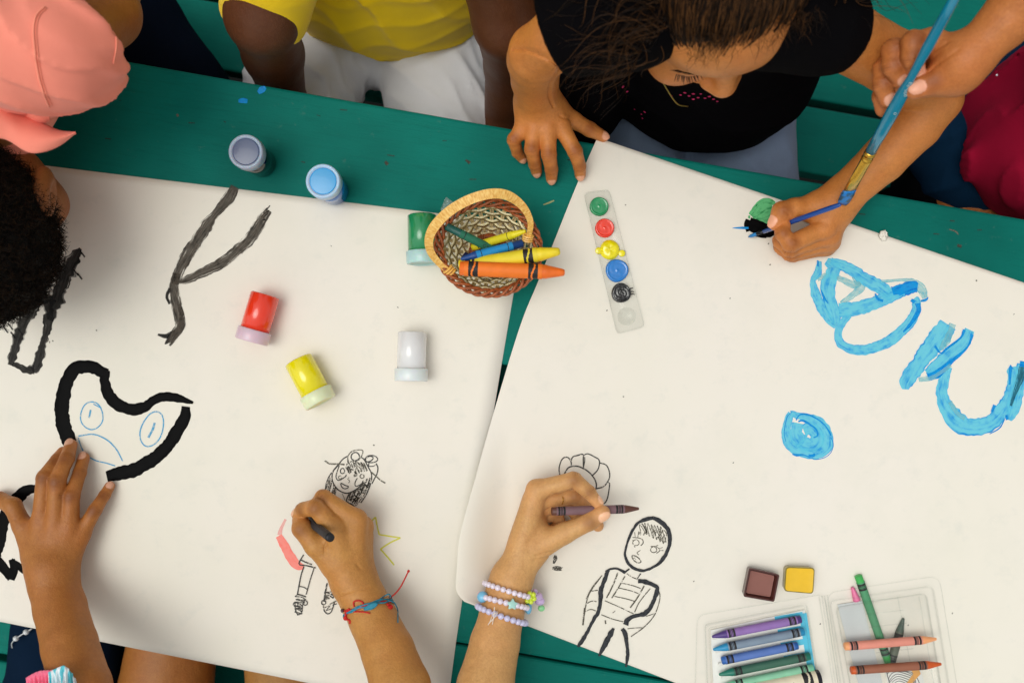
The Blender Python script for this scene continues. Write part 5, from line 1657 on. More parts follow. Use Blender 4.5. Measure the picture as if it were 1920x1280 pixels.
# ruffled cuff at the shirt hem: pink and teal print
def ruffle(name, pts, w, mat, parent, seed=0):
    t = np.linspace(0, 1, 70); q = catmull(np.array([P(*r) for r in pts]), .001); d_ = np.linspace(0, 1, len(q)); q = np.stack([np.interp(t, d_, q[:, i]) for i in range(3)], 1)
    rows = 8; V = []
    for j in range(rows):
        f = j / (rows - 1); V.append(q + np.array([.1, -1.0, -.1]) * w * f * (.8 + .2 * np.sin(t * 31 + seed))[:, None] + UPZ * (.004 * f * np.sin(t * 44 + seed + f))[:, None])
    V = np.stack(V, 1).reshape(-1, 3); F = [(i * rows + j, i * rows + j + 1, (i + 1) * rows + j + 1, (i + 1) * rows + j) for i in range(69) for j in range(rows - 1)]
    o = mesh_obj(name, V, F, mat, None, True); o.parent = parent; s = o.modifiers.new('t', 'SOLIDIFY'); s.thickness = .0009; return o


ruffle('ruffle', [(48, 1270, .10), (62, 1262, .105), (76, 1257, .11), (98, 1256, .12)], .024, cloth('pink_cloth', (240, 110, 140)), pA)['label'] = 'pink ruffle'
mt, nt_, b_ = newmat('teal_white_print'); wvv = N(nt_, 'ShaderNodeTexWave'); wvv.inputs['Scale'].default_value = 45; wvv.inputs['Distortion'].default_value = 6; nt_.links.new(coords(nt_), wvv.inputs['Vector'])
nt_.links.new(ramp(nt_, wvv.outputs['Fac'], [(.45, lin((226, 232, 236))), (.6, lin((90, 190, 204)))]), b_.inputs['Base Color']); setp(b_, rough=.8)
ruffle('ruffle', [(90, 1260, .130), (106, 1252, .134), (120, 1248, .136), (132, 1258, .134), (142, 1276, .130)], .026, mt, pA, 2)['label'] = 'white ruffle with teal print'
pe = MB()
for q in ((49, 1184), (30, 1196)):
    V, F = sphere(P(q[0], q[1], -.13), .0034, 12, 8); pe.add(V, F)
V, F = tube(catmull(np.array([P(60, 1178, -.13), P(49, 1184, -.13), P(30, 1196, -.13), P(22, 1206, -.14), P(24, 1216, -.15)]), .003), .0007, 6); pe.add(V, F)
o = pe.build('bead_string', plain('pearl_white', (222, 224, 226), .25, .05, 50, coat=.5)); o.parent = pA

# ================================================= person B: bracelets of thread, black crayon
skB = skin('skin_tan', (191, 136, 70))
B_ = arm(wrist=(664, 1090, .030, 21.0),
         mcps=[(628, 990, .050, 10.2), (668, 975, .043, 10.0), (680, 987, .028, 9.6), (681, 1005, .015, 8.8)],
         fingers=[[(592, 951, .055, 8.4), (568, 955, .044, 7.2), (559, 964, .036, 6.2)],
                  [(606, 933, .043, 8.2), (590, 950, .022, 7.0), (592, 975, .014, 6.2)],
                  [(628, 948, .022, 7.8), (602, 965, .013, 6.6), (606, 990, .009, 6.0)],
                  [(640, 968, .011, 7.0), (620, 990, .008, 6.2), (624, 1008, .0075, 5.6)]],
         thumb=[(622, 1050, .040, 13.0), (592, 1022, .046, 10.6), (566, 990, .047, 9.2), (563, 975, .040, 7.8)],
         arm=[(682, 1125, .033, 21.4), (700, 1160, .042, 22.2), (728, 1222, .060, 24.0), (752, 1290, .080, 26.5), (775, 1400, .10, 28), (810, 1620, .14, 32), (820, 1780, .17, 36)],
         nailn=[(-.9, .35, .1), None, None, None, None],
         grooves=[((612, 1016, .06), (606, 1028, .06), (607, 1042, .06)), ((668, 1058, .05), (674, 1066, .05)), ((640, 1118, .05), (662, 1112, .055), (690, 1100, .05))])
pB = seated((-.19, -.64, TZ - .17), (-.17, -.72, TZ + .06), (-.17, -.71, TZ + .285), (0, 1), [(-.292, -.27, TZ - .20), (-.11, -.27, TZ - .20)], .10, skB, [B_],
            'person drawing a girl with a black crayon, wrist tied with red and teal thread', cloth('grey_shirt', (90, 96, 110)), pants=(cloth('black_shorts', (22, 20, 24)), 'short', .3), hair=hairdk, seed=9,
            sleeve=[[np.r_[-.062, -.68, TZ + .17, .050], np.r_[-.068, -.58, TZ + .155, .044]]])
crayon(P(620, 1008, .092), P(563, 962, .0012), .0041, (22, 24, 30), (44, 44, 48), 'black crayon held by the hand drawing the girl', group='crayons held in hands', w0=.03)

# thread bracelet around B's wrist
wc = P(690, 1143, .0385); wax_ = norm(P(700, 1160, .042) - P(682, 1125, .033)); u_, v_, _ = frame_of(wax_)
# choose u horizontal across the arm, v up
u_ = norm(np.cross(UPZ, wax_)); v_ = np.cross(wax_, u_)


from mathutils.bvhtree import BVHTree
camP = Vector((0, 0, TZ + H))


def bvh_of(o):
    off = world_loc(o)
    return BVHTree.FromPolygons([(v.co + off)[:] for v in o.data.vertices], [tuple(p.vertices) for p in o.data.polygons])


bvB = bvh_of(pB)


def surf_r(bvh, c, d, dflt):
    """distance from an inner point to the skin along d"""
    o_ = Vector(c) + Vector(d) * .06; h_ = bvh.ray_cast(o_, -Vector(d), .06)
    return dflt if h_[0] is None else (h_[0] - Vector(c)).length


def wloop(c, r, tilt, off, n=90, wob=0.0, k=1.0, ph=0.0):
    out = []
    for t in np.linspace(0, 2 * np.pi, n, endpoint=False):
        d = math.cos(t) * u_ + math.sin(t) * v_; q = c + wax_ * (off + tilt * math.cos(t) + wob * math.sin(k * t + ph))
        out.append(q + d * (surf_r(bvB, q, d, .0236) + r - .0236 + .0006))
    return np.array(out)


sgn = 1 if u_[0] > 0 else -1
rB = .0236
brd = MB()
for k in range(2):
    V, F = tube(wloop(wc, rB + .0004 * k, +.0065 * sgn, .0006 * k, wob=.0006, k=9, ph=k * 3), .0007, 7, closed=True); brd.add(V, F, k)
for k in range(2):
    V, F = tube(wloop(wc, rB + .0006, +.0052 * sgn, -.0012 + .0005 * k, wob=.0005, k=7, ph=k * 2), .0006, 7, closed=True); brd.add(V, F, 1)
hB = .0615
def over(bvh, px, py, h, lift=.0009):
    p = Vector(P(px, py, h)); d_ = (p - camP).normalized(); h_ = bvh.ray_cast(camP, d_)
    if h_[0] is None or (h_[0] - camP).length > (p - camP).length + .02: return np.array(p)
    if (h_[0] - camP).length < (p - camP).length or h > .055: return np.array(h_[0] - d_ * lift)
    return np.array(p)


def tb_(pts, r, m):
    q = catmull(np.array(pts, float), 2.0); w = np.array([over(bvB, *x) for x in q]); w[1:-1] = (w[:-2] + 2 * w[1:-1] + w[2:]) / 4
    V, F = tube(w, r, 7); brd.add(V, F, m)
tb_([(664, 1137, hB), (663, 1128, hB + .003), (672, 1125, hB + .004), (681, 1130, hB + .003), (678, 1137, hB), (664, 1141, hB)], .0008, 0)
tb_([(662, 1146, hB - .001), (675, 1146, hB), (686, 1147, hB), (694, 1149, hB)], .0007, 0)
tb_([(656, 1141, .058), (650, 1144, .056), (648, 1152, .052), (650, 1160, .050), (656, 1162, .052), (656, 1168, .050)], .0011, 0)
tb_([(645, 1144, .05), (652, 1146, .054), (660, 1142, .058)], .0009, 0)
tb_([(725, 1132, .050), (732, 1134, .044), (733, 1140, .042), (728, 1136, .046)], .0013, 0)
tb_([(712, 1123, .058), (722, 1116, .058), (730, 1113, .054), (733, 1120, .050)], .0006, 1)
tb_([(727, 1125, .050), (738, 1128, .046), (745, 1140, .040), (746, 1152, .034), (746, 1166, .030)], .0006, 1)
tb_([(734, 1118, .050), (742, 1111, .046), (752, 1098, .040), (766, 1070, .034)], .0007, 0)
for q, rr, m in (((642, 1144, .05), .0019, 2), ((732, 1119, .050), .0018, 2), ((766, 1070, .034), .0014, 0), ((648, 1158, .05), .0024, 0), ((733, 1137, .044), .0022, 0)):
    V, F = sphere(over(bvB, *q), rr, 10, 7); brd.add(V, F, m)
V, F = sphere(over(bvB, 695, 1137, .0625), (.0075, .0030, .0018), 18, 10, np.stack([norm(P(708, 1131, .06) - P(682, 1144, .06)), norm(np.cross(UPZ, P(708, 1131, .06) - P(682, 1144, .06))), UPZ], 1)); brd.add(V, F, 1)
ob = brd.build('thread_bracelet', [M['yarn_red'], M['yarn_teal'], plain('steel_bead', (90, 70, 74), .3, metal=.6)]); ob.parent = pB; ob['label'] = 'red and teal thread bracelet with loose ends'

# ================================================= person C: bead bracelets, brown crayon
skC = skin('skin_light_tan', (208, 159, 100))
Cc = arm(wrist=(958, 1088, .027, 19.5),
         mcps=[(1006, 918, .036, 9.4), (1000, 938, .028, 9.2), (996, 955, .019, 8.8), (992, 975, .011, 8.0)],
         fingers=[[(1076, 899, .042, 7.9), (1104, 922, .041, 6.7), (1119, 941, .040, 5.7)],
                  [(1078, 930, .024, 7.6), (1108, 962, .014, 6.6), (1121, 985, .011, 6.0)],
                  [(1062, 944, .013, 7.2), (1088, 972, .0085, 6.2), (1072, 992, .0075, 5.8)],
                  [(1044, 962, .0095, 6.6), (1050, 984, .0085, 6.0), (1036, 992, .008, 5.6)]],
         thumb=[(1012, 1022, .030, 13.5), (1058, 999, .036, 10.2), (1106, 977, .043, 8.4), (1130, 961, .0445, 7.4)],
         arm=[(948, 1118, .030, 19.6), (941, 1150, .034, 20.6), (928, 1205, .044, 23.0), (910, 1285, .060, 26.2), (892, 1400, .09, 28), (880, 1620, .14, 32), (880, 1780, .17, 36)],
         nailn=[(.62, .55, .35), None, None, None, (.6, -.1, .75)], extra=[(984, 1012, .022, 10), (1000, 985, .022, 13)],
         grooves=[((1004, 1040, .04), (1020, 1036, .04), (1040, 1030, .035)), ((1000, 1048, .04), (1018, 1046, .04), (1030, 1042, .035)), ((1036, 924, .045), (1046, 928, .045), (1056, 928, .045)), ((1074, 904, .05), (1076, 914, .05), (1072, 922, .045))])
pC = seated((.09, -.65, TZ - .17), (.08, -.73, TZ + .06), (.06, -.72, TZ + .285), (.1, 1), [(.0, -.33, TZ - .20), (.18, -.33, TZ - .20)], .10, skC, [Cc],
            'person with pearly bead bracelets holding a brown crayon over a flower', cloth('lilac_shirt', (170, 150, 190)), pants=(cloth('white_shorts', (210, 205, 200)), 'short', .3), hair=hairmat('brown_hair', (40, 26, 16), (90, 60, 36)), seed=12,
            sleeve=[[np.r_[-.03, -.69, TZ + .17, .050], np.r_[-.034, -.585, TZ + .155, .044]]])
crayon(P(1034, 958, .047), P(1198, 953, .032), .00425, (96, 58, 48), (122, 92, 98), 'brown crayon held between thumb and finger above the flower', group='crayons held in hands', w0=.05)
V, F = tube(np.array([P(1052 + 4 * math.sin(t), 937 + 9.5 * math.cos(t), .026 + .009 * math.sin(t)) for t in np.linspace(0, 6.28, 30)[:-1]]), .0006, 6, closed=True)
ob = MB().add(V, F).build('finger_ring', plain('gold', (220, 170, 80), .25, metal=.9)); ob.parent = pC

M['pearl'] = plain('pearly_bead', (232, 222, 236), .22, .05, 60, coat=.6)
M['lilac'] = plain('lilac_bead', (206, 204, 234), .28, .05, 60, coat=.5)
beadm = {k: plain(k + '_bead', c, .35, .05, 60, coat=.3) for k, c in dict(blue=(120, 190, 226), mint=(176, 224, 214), yellowgreen=(214, 232, 70), pink=(246, 140, 176), violet=(206, 180, 222), green=(140, 214, 150)).items()}


bvC = bvh_of(pC)


def bracelet(c, ax, r, n, rb, tilt, mat, label, specials={}, phase=0.0, squash=1.0):
    u = norm(np.cross(UPZ, ax)); u = u if u[0] > 0 else -u; v = norm(np.cross(ax, u)); v = v if v[2] > 0 else -v
    t = np.linspace(0, 2 * np.pi, 80, endpoint=False)
    def pf(a):
        d = math.cos(a) * u + math.sin(a) * v; q = c + ax * tilt * math.cos(a)
        return q + d * (surf_r(bvC, q, d, r) + rb * .85)

    V, F = tube(np.array([pf(a) for a in t]), .0006, 6, closed=True)
    e = MB().add(V, F).build('bead_bracelet', mat); e.parent = pC; e['label'] = label
    for k in range(n):
        a = phase + 2 * np.pi * k / n; p = pf(a)
        if k in specials:
            specials[k](e, p, u, v, ax); continue
        V, F = sphere(p, rb * RNG.uniform(.97, 1.03), 14, 10); b = MB().add(V, F).build('bead', mat); b.parent = e
    return e


def sub(name, V, F, m, e, label=None):
    b = MB().add(V, F).build(name, m); b.parent = e
    if label: b['label'] = label
    return b


def star(e, p, u, v, ax, r=.0058, m='mint', lab='mint star bead'):
    up = norm(p - wcen) ; a1 = norm(np.cross(up, ax)); a2 = np.cross(up, a1); V = []
    for z in (-.0018, .0018):
        for i in range(10):
            rr = r if i % 2 == 0 else r * .55; t = i * np.pi / 5 + .3; V.append(p + up * (z + .0012) + a1 * rr * math.cos(t) + a2 * rr * math.sin(t))
    F = [tuple(range(9, -1, -1)), tuple(range(10, 20))] + [(i, (i + 1) % 10, 10 + (i + 1) % 10, 10 + i) for i in range(10)]
    o = sub('star_bead', np.array(V), F, beadm[m], e, lab)
    bv = o.modifiers.new('b', 'BEVEL'); bv.width = .0007; bv.segments = 2


def blob(rr, m, lab):
    def g_(e, p, u, v, ax):
        V, F = sphere(p + norm(p - wcen) * .0006, rr, 18, 12); o = sub('big_bead', V, F, beadm[m], e, lab)
    return g_


def flower(e, p, u, v, ax):
    up = norm(norm(p - wcen) * .5 + UPZ); a1 = norm(np.cross(up, ax)); a2 = np.cross(up, a1); mb = MB()
    for i in range(6):
        t = i * np.pi / 3; V, F = sphere(p + up * .001 + .0042 * (math.cos(t) * a1 + math.sin(t) * a2), .0026, 12, 8); mb.add(V, F)
    V, F = sphere(p + up * .0018, .0024, 12, 8); mb.add(V, F)
    o = mb.build('flower_bead', beadm['yellowgreen']); o.parent = e; o['label'] = 'yellow green flower bead'


axC = norm(P(941, 1150, .034) - P(958, 1088, .027)); wcen = P(947, 1122, .030)
c1_, c2_, c3_ = P(953, 1106, .029), P(945, 1128, .0305), P(942, 1152, .033)
wcen = c1_; bracelet(c1_, norm(axC + np.array([.04, .05, 0])), .0225, 26, .0029, .001, M['pearl'], 'pearly bead bracelet with a flower bead, nearest the hand', {1: flower}, phase=.15)
wcen = c2_
bracelet(c2_, norm(axC + np.array([.22, .16, 0])), .0240, 27, .0029, .0040, M['pearl'], 'pearly bead bracelet with blue, star and pink beads',
         {11: blob((.0055, .0055, .005), 'blue', 'round blue bead with a small face'), 5: star, 13: blob((.0035, .0045, .0035), 'pink', 'pink bead'), 0: blob((.0035, .006, .0035), 'blue', 'flat blue bead')}, phase=.1)
wcen = c3_; bracelet(c3_, norm(axC + np.array([-.04, .03, 0])), .0243, 26, .0031, .0, M['lilac'], 'lilac bead bracelet, farthest from the hand', {}, phase=0.)
e2 = MB().add(*tube(np.array([P(1001, 1107, .030), P(1008, 1115, .022), P(1012, 1122, .016)]), .0006, 6)).build('bead_charm', M['pearl']); e2.parent = pC; e2['label'] = 'dangling lilac and green bead charm'
ppl = [P(1003, 1108, .030), P(1008, 1118, .022), P(1012, 1126, .018), P(1015, 1134, .016)]
for q, rr, m in ((ppl[0], .0028, 'violet'), (ppl[1], .0052, 'violet'), (ppl[2], .0050, 'violet'), (ppl[3] + [0, -.003, 0], .0036, 'green')):
    V, F = sphere(q, (rr, rr * .9, rr * .6), 14, 9); sub('bead', V, F, beadm[m], e2)
kn = MB()
for (x0, y0), (x1, y1) in (((927, 1137), (923, 1170)), ((916, 1169), (934, 1147)), ((923, 1152), (933, 1146)), ((922, 1155), (915, 1171))):
    V, F = tube(catmull(np.array([P(x0, y0, .062), P((x0 + x1) / 2 + 1, (y0 + y1) / 2, .064), P(x1, y1, .060)]), .001), .0004, 5); kn.add(V, F)
o = kn.build('elastic_knot', plain('white_elastic', (236, 226, 214), .4)); o.parent = pC

# ================================================= person D: girl in the black shirt
skD = skin('skin_warm', (200, 128, 62))
D1 = arm(wrist=(1008, 192, .036, 20.5),
         mcps=[(1050, 234, .034, 8.8), (1027, 240, .037, 8.8), (1002, 244, .036, 8.4), (980, 243, .030, 7.8)],
         fingers=[[(1078, 284, .033, 7.3), (1087, 312, .019, 6.3), (1088, 328, .0080, 5.6)],
                  [(1029, 290, .036, 7.4), (1034, 318, .020, 6.4), (1034, 335, .0075, 5.7)],
                  [(997, 280, .036, 7.3), (1003, 308, .019, 6.3), (1006, 322, .0070, 5.6)],
                  [(963, 262, .029, 6.6), (970, 286, .016, 5.6), (979, 297, .0065, 5.0)]],
         thumb=[(1046, 208, .028, 11.0), (1076, 226, .020, 8.2), (1106, 243, .010, 7.2), (1131, 256, .0020, 5.8)],
         arm=[(1003, 150, .075, 21.2), (1003, 112, .125, 23.5), (1008, 100, .140, 24), (1048, 72, .172, 24.5), (1110, 34, .185, 26), (1190, 22, .19, 29)],
         nailn=[(0, -.7, .7), (0, -.5, .8), (0, -.5, .8), (.1, -.6, .8), (.5, -.1, .9)],
         grooves=[((1048, 217, .045), (1056, 221, .045), (1068, 223, .04)), ((962, 88, .16), (985, 92, .17), (1012, 112, .17), (1045, 150, .14)), ((962, 89, .16), (985, 93, .17), (1012, 113, .17), (1045, 151, .14))])
D2 = arm(wrist=(1566, 384, .036, 18.5),
         mcps=[(1546, 428, .042, 9.6), (1555, 442, .032, 9.4), (1556, 453, .022, 9.0), (1549, 463, .012, 8.2)],
         fingers=[[(1483, 457, .047, 8.4), (1467, 438, .048, 7.2), (1470, 423, .044, 6.4)],
                  [(1482, 467, .034, 8.2), (1462, 452, .030, 7.0), (1470, 432, .026, 6.4)],
                  [(1482, 475, .021, 8.0), (1463, 462, .018, 6.8), (1476, 445, .016, 6.2)],
                  [(1486, 478, .010, 7.4), (1468, 468, .009, 6.4), (1482, 455, .009, 5.8)]],
         thumb=[(1524, 390, .038, 13.0), (1490, 392, .043, 10.4), (1466, 396, .046, 9.2), (1455, 418, .043, 7.6)],
         arm=[(1588, 360, .040, 18.4), (1655, 300, .056, 20.6), (1715, 235, .074, 23.0), (1750, 185, .084, 24.5), (1740, 165, .088, 25.5), (1670, 115, .120, 26.5), (1590, 72, .150, 27), (1500, 36, .175, 29)],
         nailn=[None, None, None, None, (-1, -.4, .4)], kpalm=.012,
         grooves=[((1490, 401, .055), (1496, 405, .055), (1504, 404, .05)), ((1470, 395, .055), (1478, 404, .05))])
fdir = np.array([.25, -.97]); RD, cD = head_frame(P(1360, 182, .145) - 0 * UPZ, fdir, 13)
noseL = np.array([0, .0988, -.0205]); cD = P(1360, 183, .135) - RD @ noseL
D3 = head_mesh(RD, cD, v=.0013)
hipD = np.array([.215, .34, TZ - .20]); chD = np.array([.18, .335, TZ + .05])


def fDb(p):
    d = ssmin(dell(p, hipD, (.10, .08, .085)), dell(p, chD, (.098, .07, .13)), .05)
    d = ssmin(d, dcone(p, chD + [0, 0, .07], cD - RD[:, 2] * .09, .045, .036), .03)
    for s in (-1, 1): d = ssmin(d, dchain(p, [np.r_[hipD + [s * .055, -.02, .0], .062], np.r_[hipD + [s * .085, -.21, -.01], .050], np.r_[hipD[0] + s * .085, hipD[1] - .18, .07, .034], np.r_[hipD[0] + s * .085, hipD[1] - .27, .032, .027]], .01), .02)
    return d


bV, bF = mesh_sdf(fDb, np.array([.02, .0, .0]), np.array([.42, .46, 1.08]), .005, 1, margin=.015)
pD = person_mesh([D1, D2, D3, (bV, bF, None)], skD, 'person in a black shirt leaning over the sheet, painting with a thin blue brush')
M['blackshirt'] = cloth('black_cotton', (7, 6, 8), fade=(14, 13, 15), sheen=.0)
slvL = [np.r_[P(1185, 22, .20)[:3], .046], np.r_[P(1095, 34, .20), .042], np.r_[P(1036, 58, .19), .038]]
slvR = [np.r_[P(1460, 25, .19), .046], np.r_[P(1530, 48, .175), .038], np.r_[P(1572, 62, .160), .034]]


def fDs(p):
    d = dell(p, (.222, .313, TZ - .075), (.116, .104, .105))
    d = ssmin(d, dell(p, (.19, .325, TZ + .05), (.102, .082, .125)), .06)
    d = ssmin(d, dell(p, P(1108, 178, -.06), (.034, .05, .07)), .02)
    d = d - folds(p, (.2, .3, 1), 38, .012, 21); w_ = folds(p, (.8, .4, .2), 45, .006, 22)
    d = ssmin(d, cuff(p, slvL, .004) - w_ * .6, .03); d = ssmin(d, cuff(p, slvR, .003) - w_ * .6, .03)
    d = ssmax(d, -dcone(p, chD + [0, -.02, .10], cD, .055, .06), .006)
    d = ssmax(d, -(p[:, 2] - (TZ - .155)), .01)
    return d


garment('shirt', fDs, np.array([-.05, .15, TZ - .2]), np.array([.46, .47, TZ + .33]), M['blackshirt'], pD, .0025)
M['ltdenim'] = cloth('light_blue_denim', (112, 130, 158), fade=(150, 166, 188), bs=.5)


def fDj(p):
    d = dell(p, hipD + [0, -.005, .0], (.118, .098, .092))
    for s in (-1, 1): d = ssmin(d, dchain(p, [np.r_[hipD + [s * .060, -.02, .004], .071], np.r_[hipD + [s * .078, -.21, -.006], .060], np.r_[hipD[0] + s * .085, hipD[1] - .19, .12, .044]], .01), .02)
    return d - folds(p, (.9, .3, .2), 60, .006, 31)


garment('jeans', fDj, np.array([.03, .02, .08]), np.array([.42, .46, TZ + .0]), M['ltdenim'], pD, .004)

# hair: cap plus combed strands and loose curls
hairG = hairmat('brown_combed_hair', (26, 17, 11), (92, 60, 32), .34)


def hl(x, y):      # hairline height above the brow as a function of the side position
    return 0.0


def capD(p):
    q = (p - cD.astype(np.float32)) @ RD.astype(np.float32)
    d = dell(q, (0, -.014, .033), (.0745, .0895, .079))
    cut = q[:, 1] * .92 - q[:, 2] + .033 - 4.5 * q[:, 0] ** 2 - .28 * q[:, 0]         # bare face in front of this surface
    d = ssmax(d, cut, .004)
    return ssmax(d, -(q[:, 2] + .055 + q[:, 1] * .2), .01)


V, F = mesh_sdf(capD, cD - .14, cD + .14, .0018, 1)
n = 9000
rd = RNG.normal(size=(n * 4, 3)); rd /= np.linalg.norm(rd, axis=1)[:, None]
Lp = rd * np.array([.0750, .0900, .0795]) + [0, -.014, .033]
cut = Lp[:, 1] * .92 - Lp[:, 2] + .020 - 4.5 * Lp[:, 0] ** 2 - .28 * Lp[:, 0]
ok = (cut < RNG.normal(size=len(cut)) * .0075) & (Lp[:, 2] > -.03); Lp = Lp[ok][:n]
# strands comb backwards over the skull
seg = 18; cl = [Lp]; cur = Lp.copy(); st = .125 / seg
wv_ = RNG.normal(size=(len(Lp), 3)) * .10
for k in range(seg - 1):
    dr = np.tile([-.25, -1.0, .25], (len(cur), 1)) + wv_ + np.c_[-cur[:, 0] * 4, np.zeros(len(cur)), np.zeros(len(cur))]
    nn_ = (cur - [0, -.014, .033]) / np.array([.075, .09, .0795]) ** 2; nn_ /= np.linalg.norm(nn_, axis=1)[:, None]
    dr -= nn_ * (dr * nn_).sum(1)[:, None]; dr /= np.linalg.norm(dr, axis=1)[:, None]
    cur = cur + dr * st; q = (cur - [0, -.014, .033]) / np.array([.0755, .0905, .080]); s = np.linalg.norm(q, axis=1)[:, None]
    cur = q / s * (1 + .012 * np.sin(k * .8 + wv_[:, :1] * 9) + .012) * np.array([.0755, .0905, .080]) + [0, -.014, .033]
    cl.append(cur)
cl = np.stack(cl, 1) @ RD.T + cD
s1 = tubes(cl, .00040 * (1 - .5 * np.linspace(0, 1, seg) ** 2), 3)
# loose curls at the temples and over the shirt
m = 1700; base = []
for i in range(m):
    side = 1 if RNG.uniform() < .72 else -1      # more at the image-left side
    base.append([side * RNG.uniform(.058, .076), RNG.uniform(-.06, .040), RNG.uniform(.0, .08)])
base = np.array(base); base[:, 0] *= 1
dirs = np.c_[np.sign(base[:, 0]) * RNG.uniform(.5, 1.4, m), RNG.uniform(-.2, .9, m), RNG.uniform(-.6, .4, m)]
s2 = strands(base @ RD.T + cD, dirs @ RD.T, .046, .0060, 1.3, .00034, 18, .75)
m = 260; base = np.c_[RNG.uniform(-.05, .05, m), np.zeros(m), np.zeros(m)]; base[:, 2] = RNG.uniform(.070, .086, m); base[:, 1] = .058 - .6 * (base[:, 2] - .070)
dirs = np.c_[RNG.normal(size=m) * .5, RNG.uniform(.3, 1.0, m), RNG.uniform(-.9, .1, m)]
s3 = strands(base @ RD.T + cD, dirs @ RD.T, .016, .002, .8, .00018, 9, .5)
V2, F2 = join([(V, F), s1, s2, s3])
o = mesh_obj('hair', V2, F2, hairG, None, True, attrs=dict(shade=shades(len(V), (len(s1[0]), seg), (len(s2[0]), 18), (len(s3[0]), 9)) * np.r_[np.ones(len(V) + len(s1[0])), np.full(len(s2[0]), 1.1), np.ones(len(s3[0]))] + np.r_[np.zeros(len(V) + len(s1[0])), np.full(len(s2[0]), .1), np.zeros(len(s3[0]))])); o.parent = pD; o['label'] = 'brown hair combed back with loose curls'
# lashes and brows
lm = plain('lash_black', (16, 12, 10), .5); mb = []
for s in (-1, 1):
    n_ = 20; t = np.linspace(-1, 1, n_)
    root = np.c_[s * .0295 + .0125 * t, .0735 - .0035 * t ** 2, -.0005 - .0018 * (1 - t ** 2)]
    dr = np.c_[t * .55, np.ones(n_), -.15 + 0 * t + RNG.normal(size=n_) * .12] + RNG.normal(size=(n_, 3)) * .1
    mb.append(strands(root @ RD.T + cD, dr @ RD.T,  .0068, .0, 1, .0005, 7, .25, grav=RD[:, 2] * .35))
for V, F in mb: o = mesh_obj('eyelash_row', V, F, lm, None, True); o.parent = pD
mb = []
for s in (-1, 1):
    n_ = 160; t = RNG.uniform(-1, 1, n_); root = np.c_[s * (.030 + .016 * t), .0735 - .006 * t ** 2 - .004 * (t > 0) * t, .0225 + .003 * t - .004 * t ** 2 + RNG.normal(size=n_) * .0010]
    root[:, 1] = .0765 - .0105 * ((np.abs(root[:, 0]) - .018) / .03) ** 2
    dr = np.c_[s * np.ones(n_), np.zeros(n_) - .2, .2 + RNG.normal(size=n_) * .15]
    mb.append(strands(root @ RD.T + cD, dr @ RD.T, .006, .0, 1, .00018, 5, .3))
bm_ = hairmat('brow', (50, 32, 18))
for V, F in mb: o = mesh_obj('eyebrow', V, F, bm_, None, True); o.parent = pD
# necklace and embroidery
V, F = tube(catmull(np.array([P(1226, 105, .12), P(1236, 140, .085), P(1252, 170, .06), P(1270, 195, .045), P(1290, 200, .035)]), .002), .0007, 6)
o = MB().add(V, F).build('necklace', plain('gold_chain', (150, 130, 60), .35, metal=.7)); o.parent = pD
em = MB()
bvh_pts = []
dg = bpy.context.evaluated_depsgraph_get(); bpy.context.view_layer.update()
shirtD = [o for o in COL.objects if o.name.startswith('shirt') and o.parent == pD][0]
bv = BVHTree.FromPolygons([v.co[:] for v in shirtD.data.vertices], [tuple(p.vertices) for p in shirtD.data.polygons])
for x, y, rr in ((1168, 163, 2.6), (1176, 172, 2.0), (1209, 210, 2.4), (1203, 214, 1.6), (1276, 178, 2.2), (1284, 174, 2.6), (1292, 180, 2.2), (1300, 176, 2.8), (1309, 183, 2.4), (1300, 186, 2.6), (1322, 184, 2.4), (1330, 181, 2.8), (1338, 186, 2.4), (1345, 190, 1.8), (1260, 180, 1.8), (1314, 176, 2.0), (1205, 222, 1.5), (1190, 205, 1.2)):
    tgt = Vector(P(x, y, 0)); dr_ = (tgt - camP).normalized(); hit = bv.ray_cast(camP, dr_)
    if hit[0] is None: continue
    nn = np.array(hit[1]); nn = nn if nn[2] > 0 else -nn; u1, v1, _ = frame_of(nn)
    V, F = sphere(np.array(hit[0]) + nn * .0002, (rr * S * 1.2, rr * S * .8, .0006), 8, 6, np.stack([u1, v1, nn], 1)); em.add(V, F)
if em.n:
    o = em.build('embroidery', plain('pink_thread', (196, 34, 92), .7)); o.parent = pD

# thin blue brush in D's hand
def brush(pts_h, r, mat, ferr, fmat, tipP, tipr, tmat, label, flatw=None, name='paintbrush', extra=None):
    a, b = pts_h[0], pts_h[-1]; e = empty(name, b, label, 'paintbrush', 'paintbrushes')
    L_ = np.linalg.norm(b - a); ax = norm(b - a)
    V, F, _ = lathe(a, ax, [(0, r[0] * .5), (.0015, r[0])] + [(L_ * f, rr) for f, rr in r[1]] + [(L_, r[2])], 24); h_ = MB().add(V, F).build('handle', mat, e)
    if ferr: 
        V, F, _ = lathe(b, ax, ferr, 24)
        V = np.asarray(V)
        if flatw is not None:
            s = (V - b) @ ax; k = np.clip((s - flatw[0]) / flatw[1], 0, 1); wd = norm(flatw[2] - ax * (flatw[2] @ ax)); tn = np.cross(ax, wd)
            x = (V - b) @ wd; y = (V - b) @ tn; V = b + s[:, None] * ax + (x * (1 + .55 * k))[:, None] * wd + (y * (1 - .6 * k))[:, None] * tn
        MB().add(V, F).build('ferrule', fmat, e)
    return e, b, ax


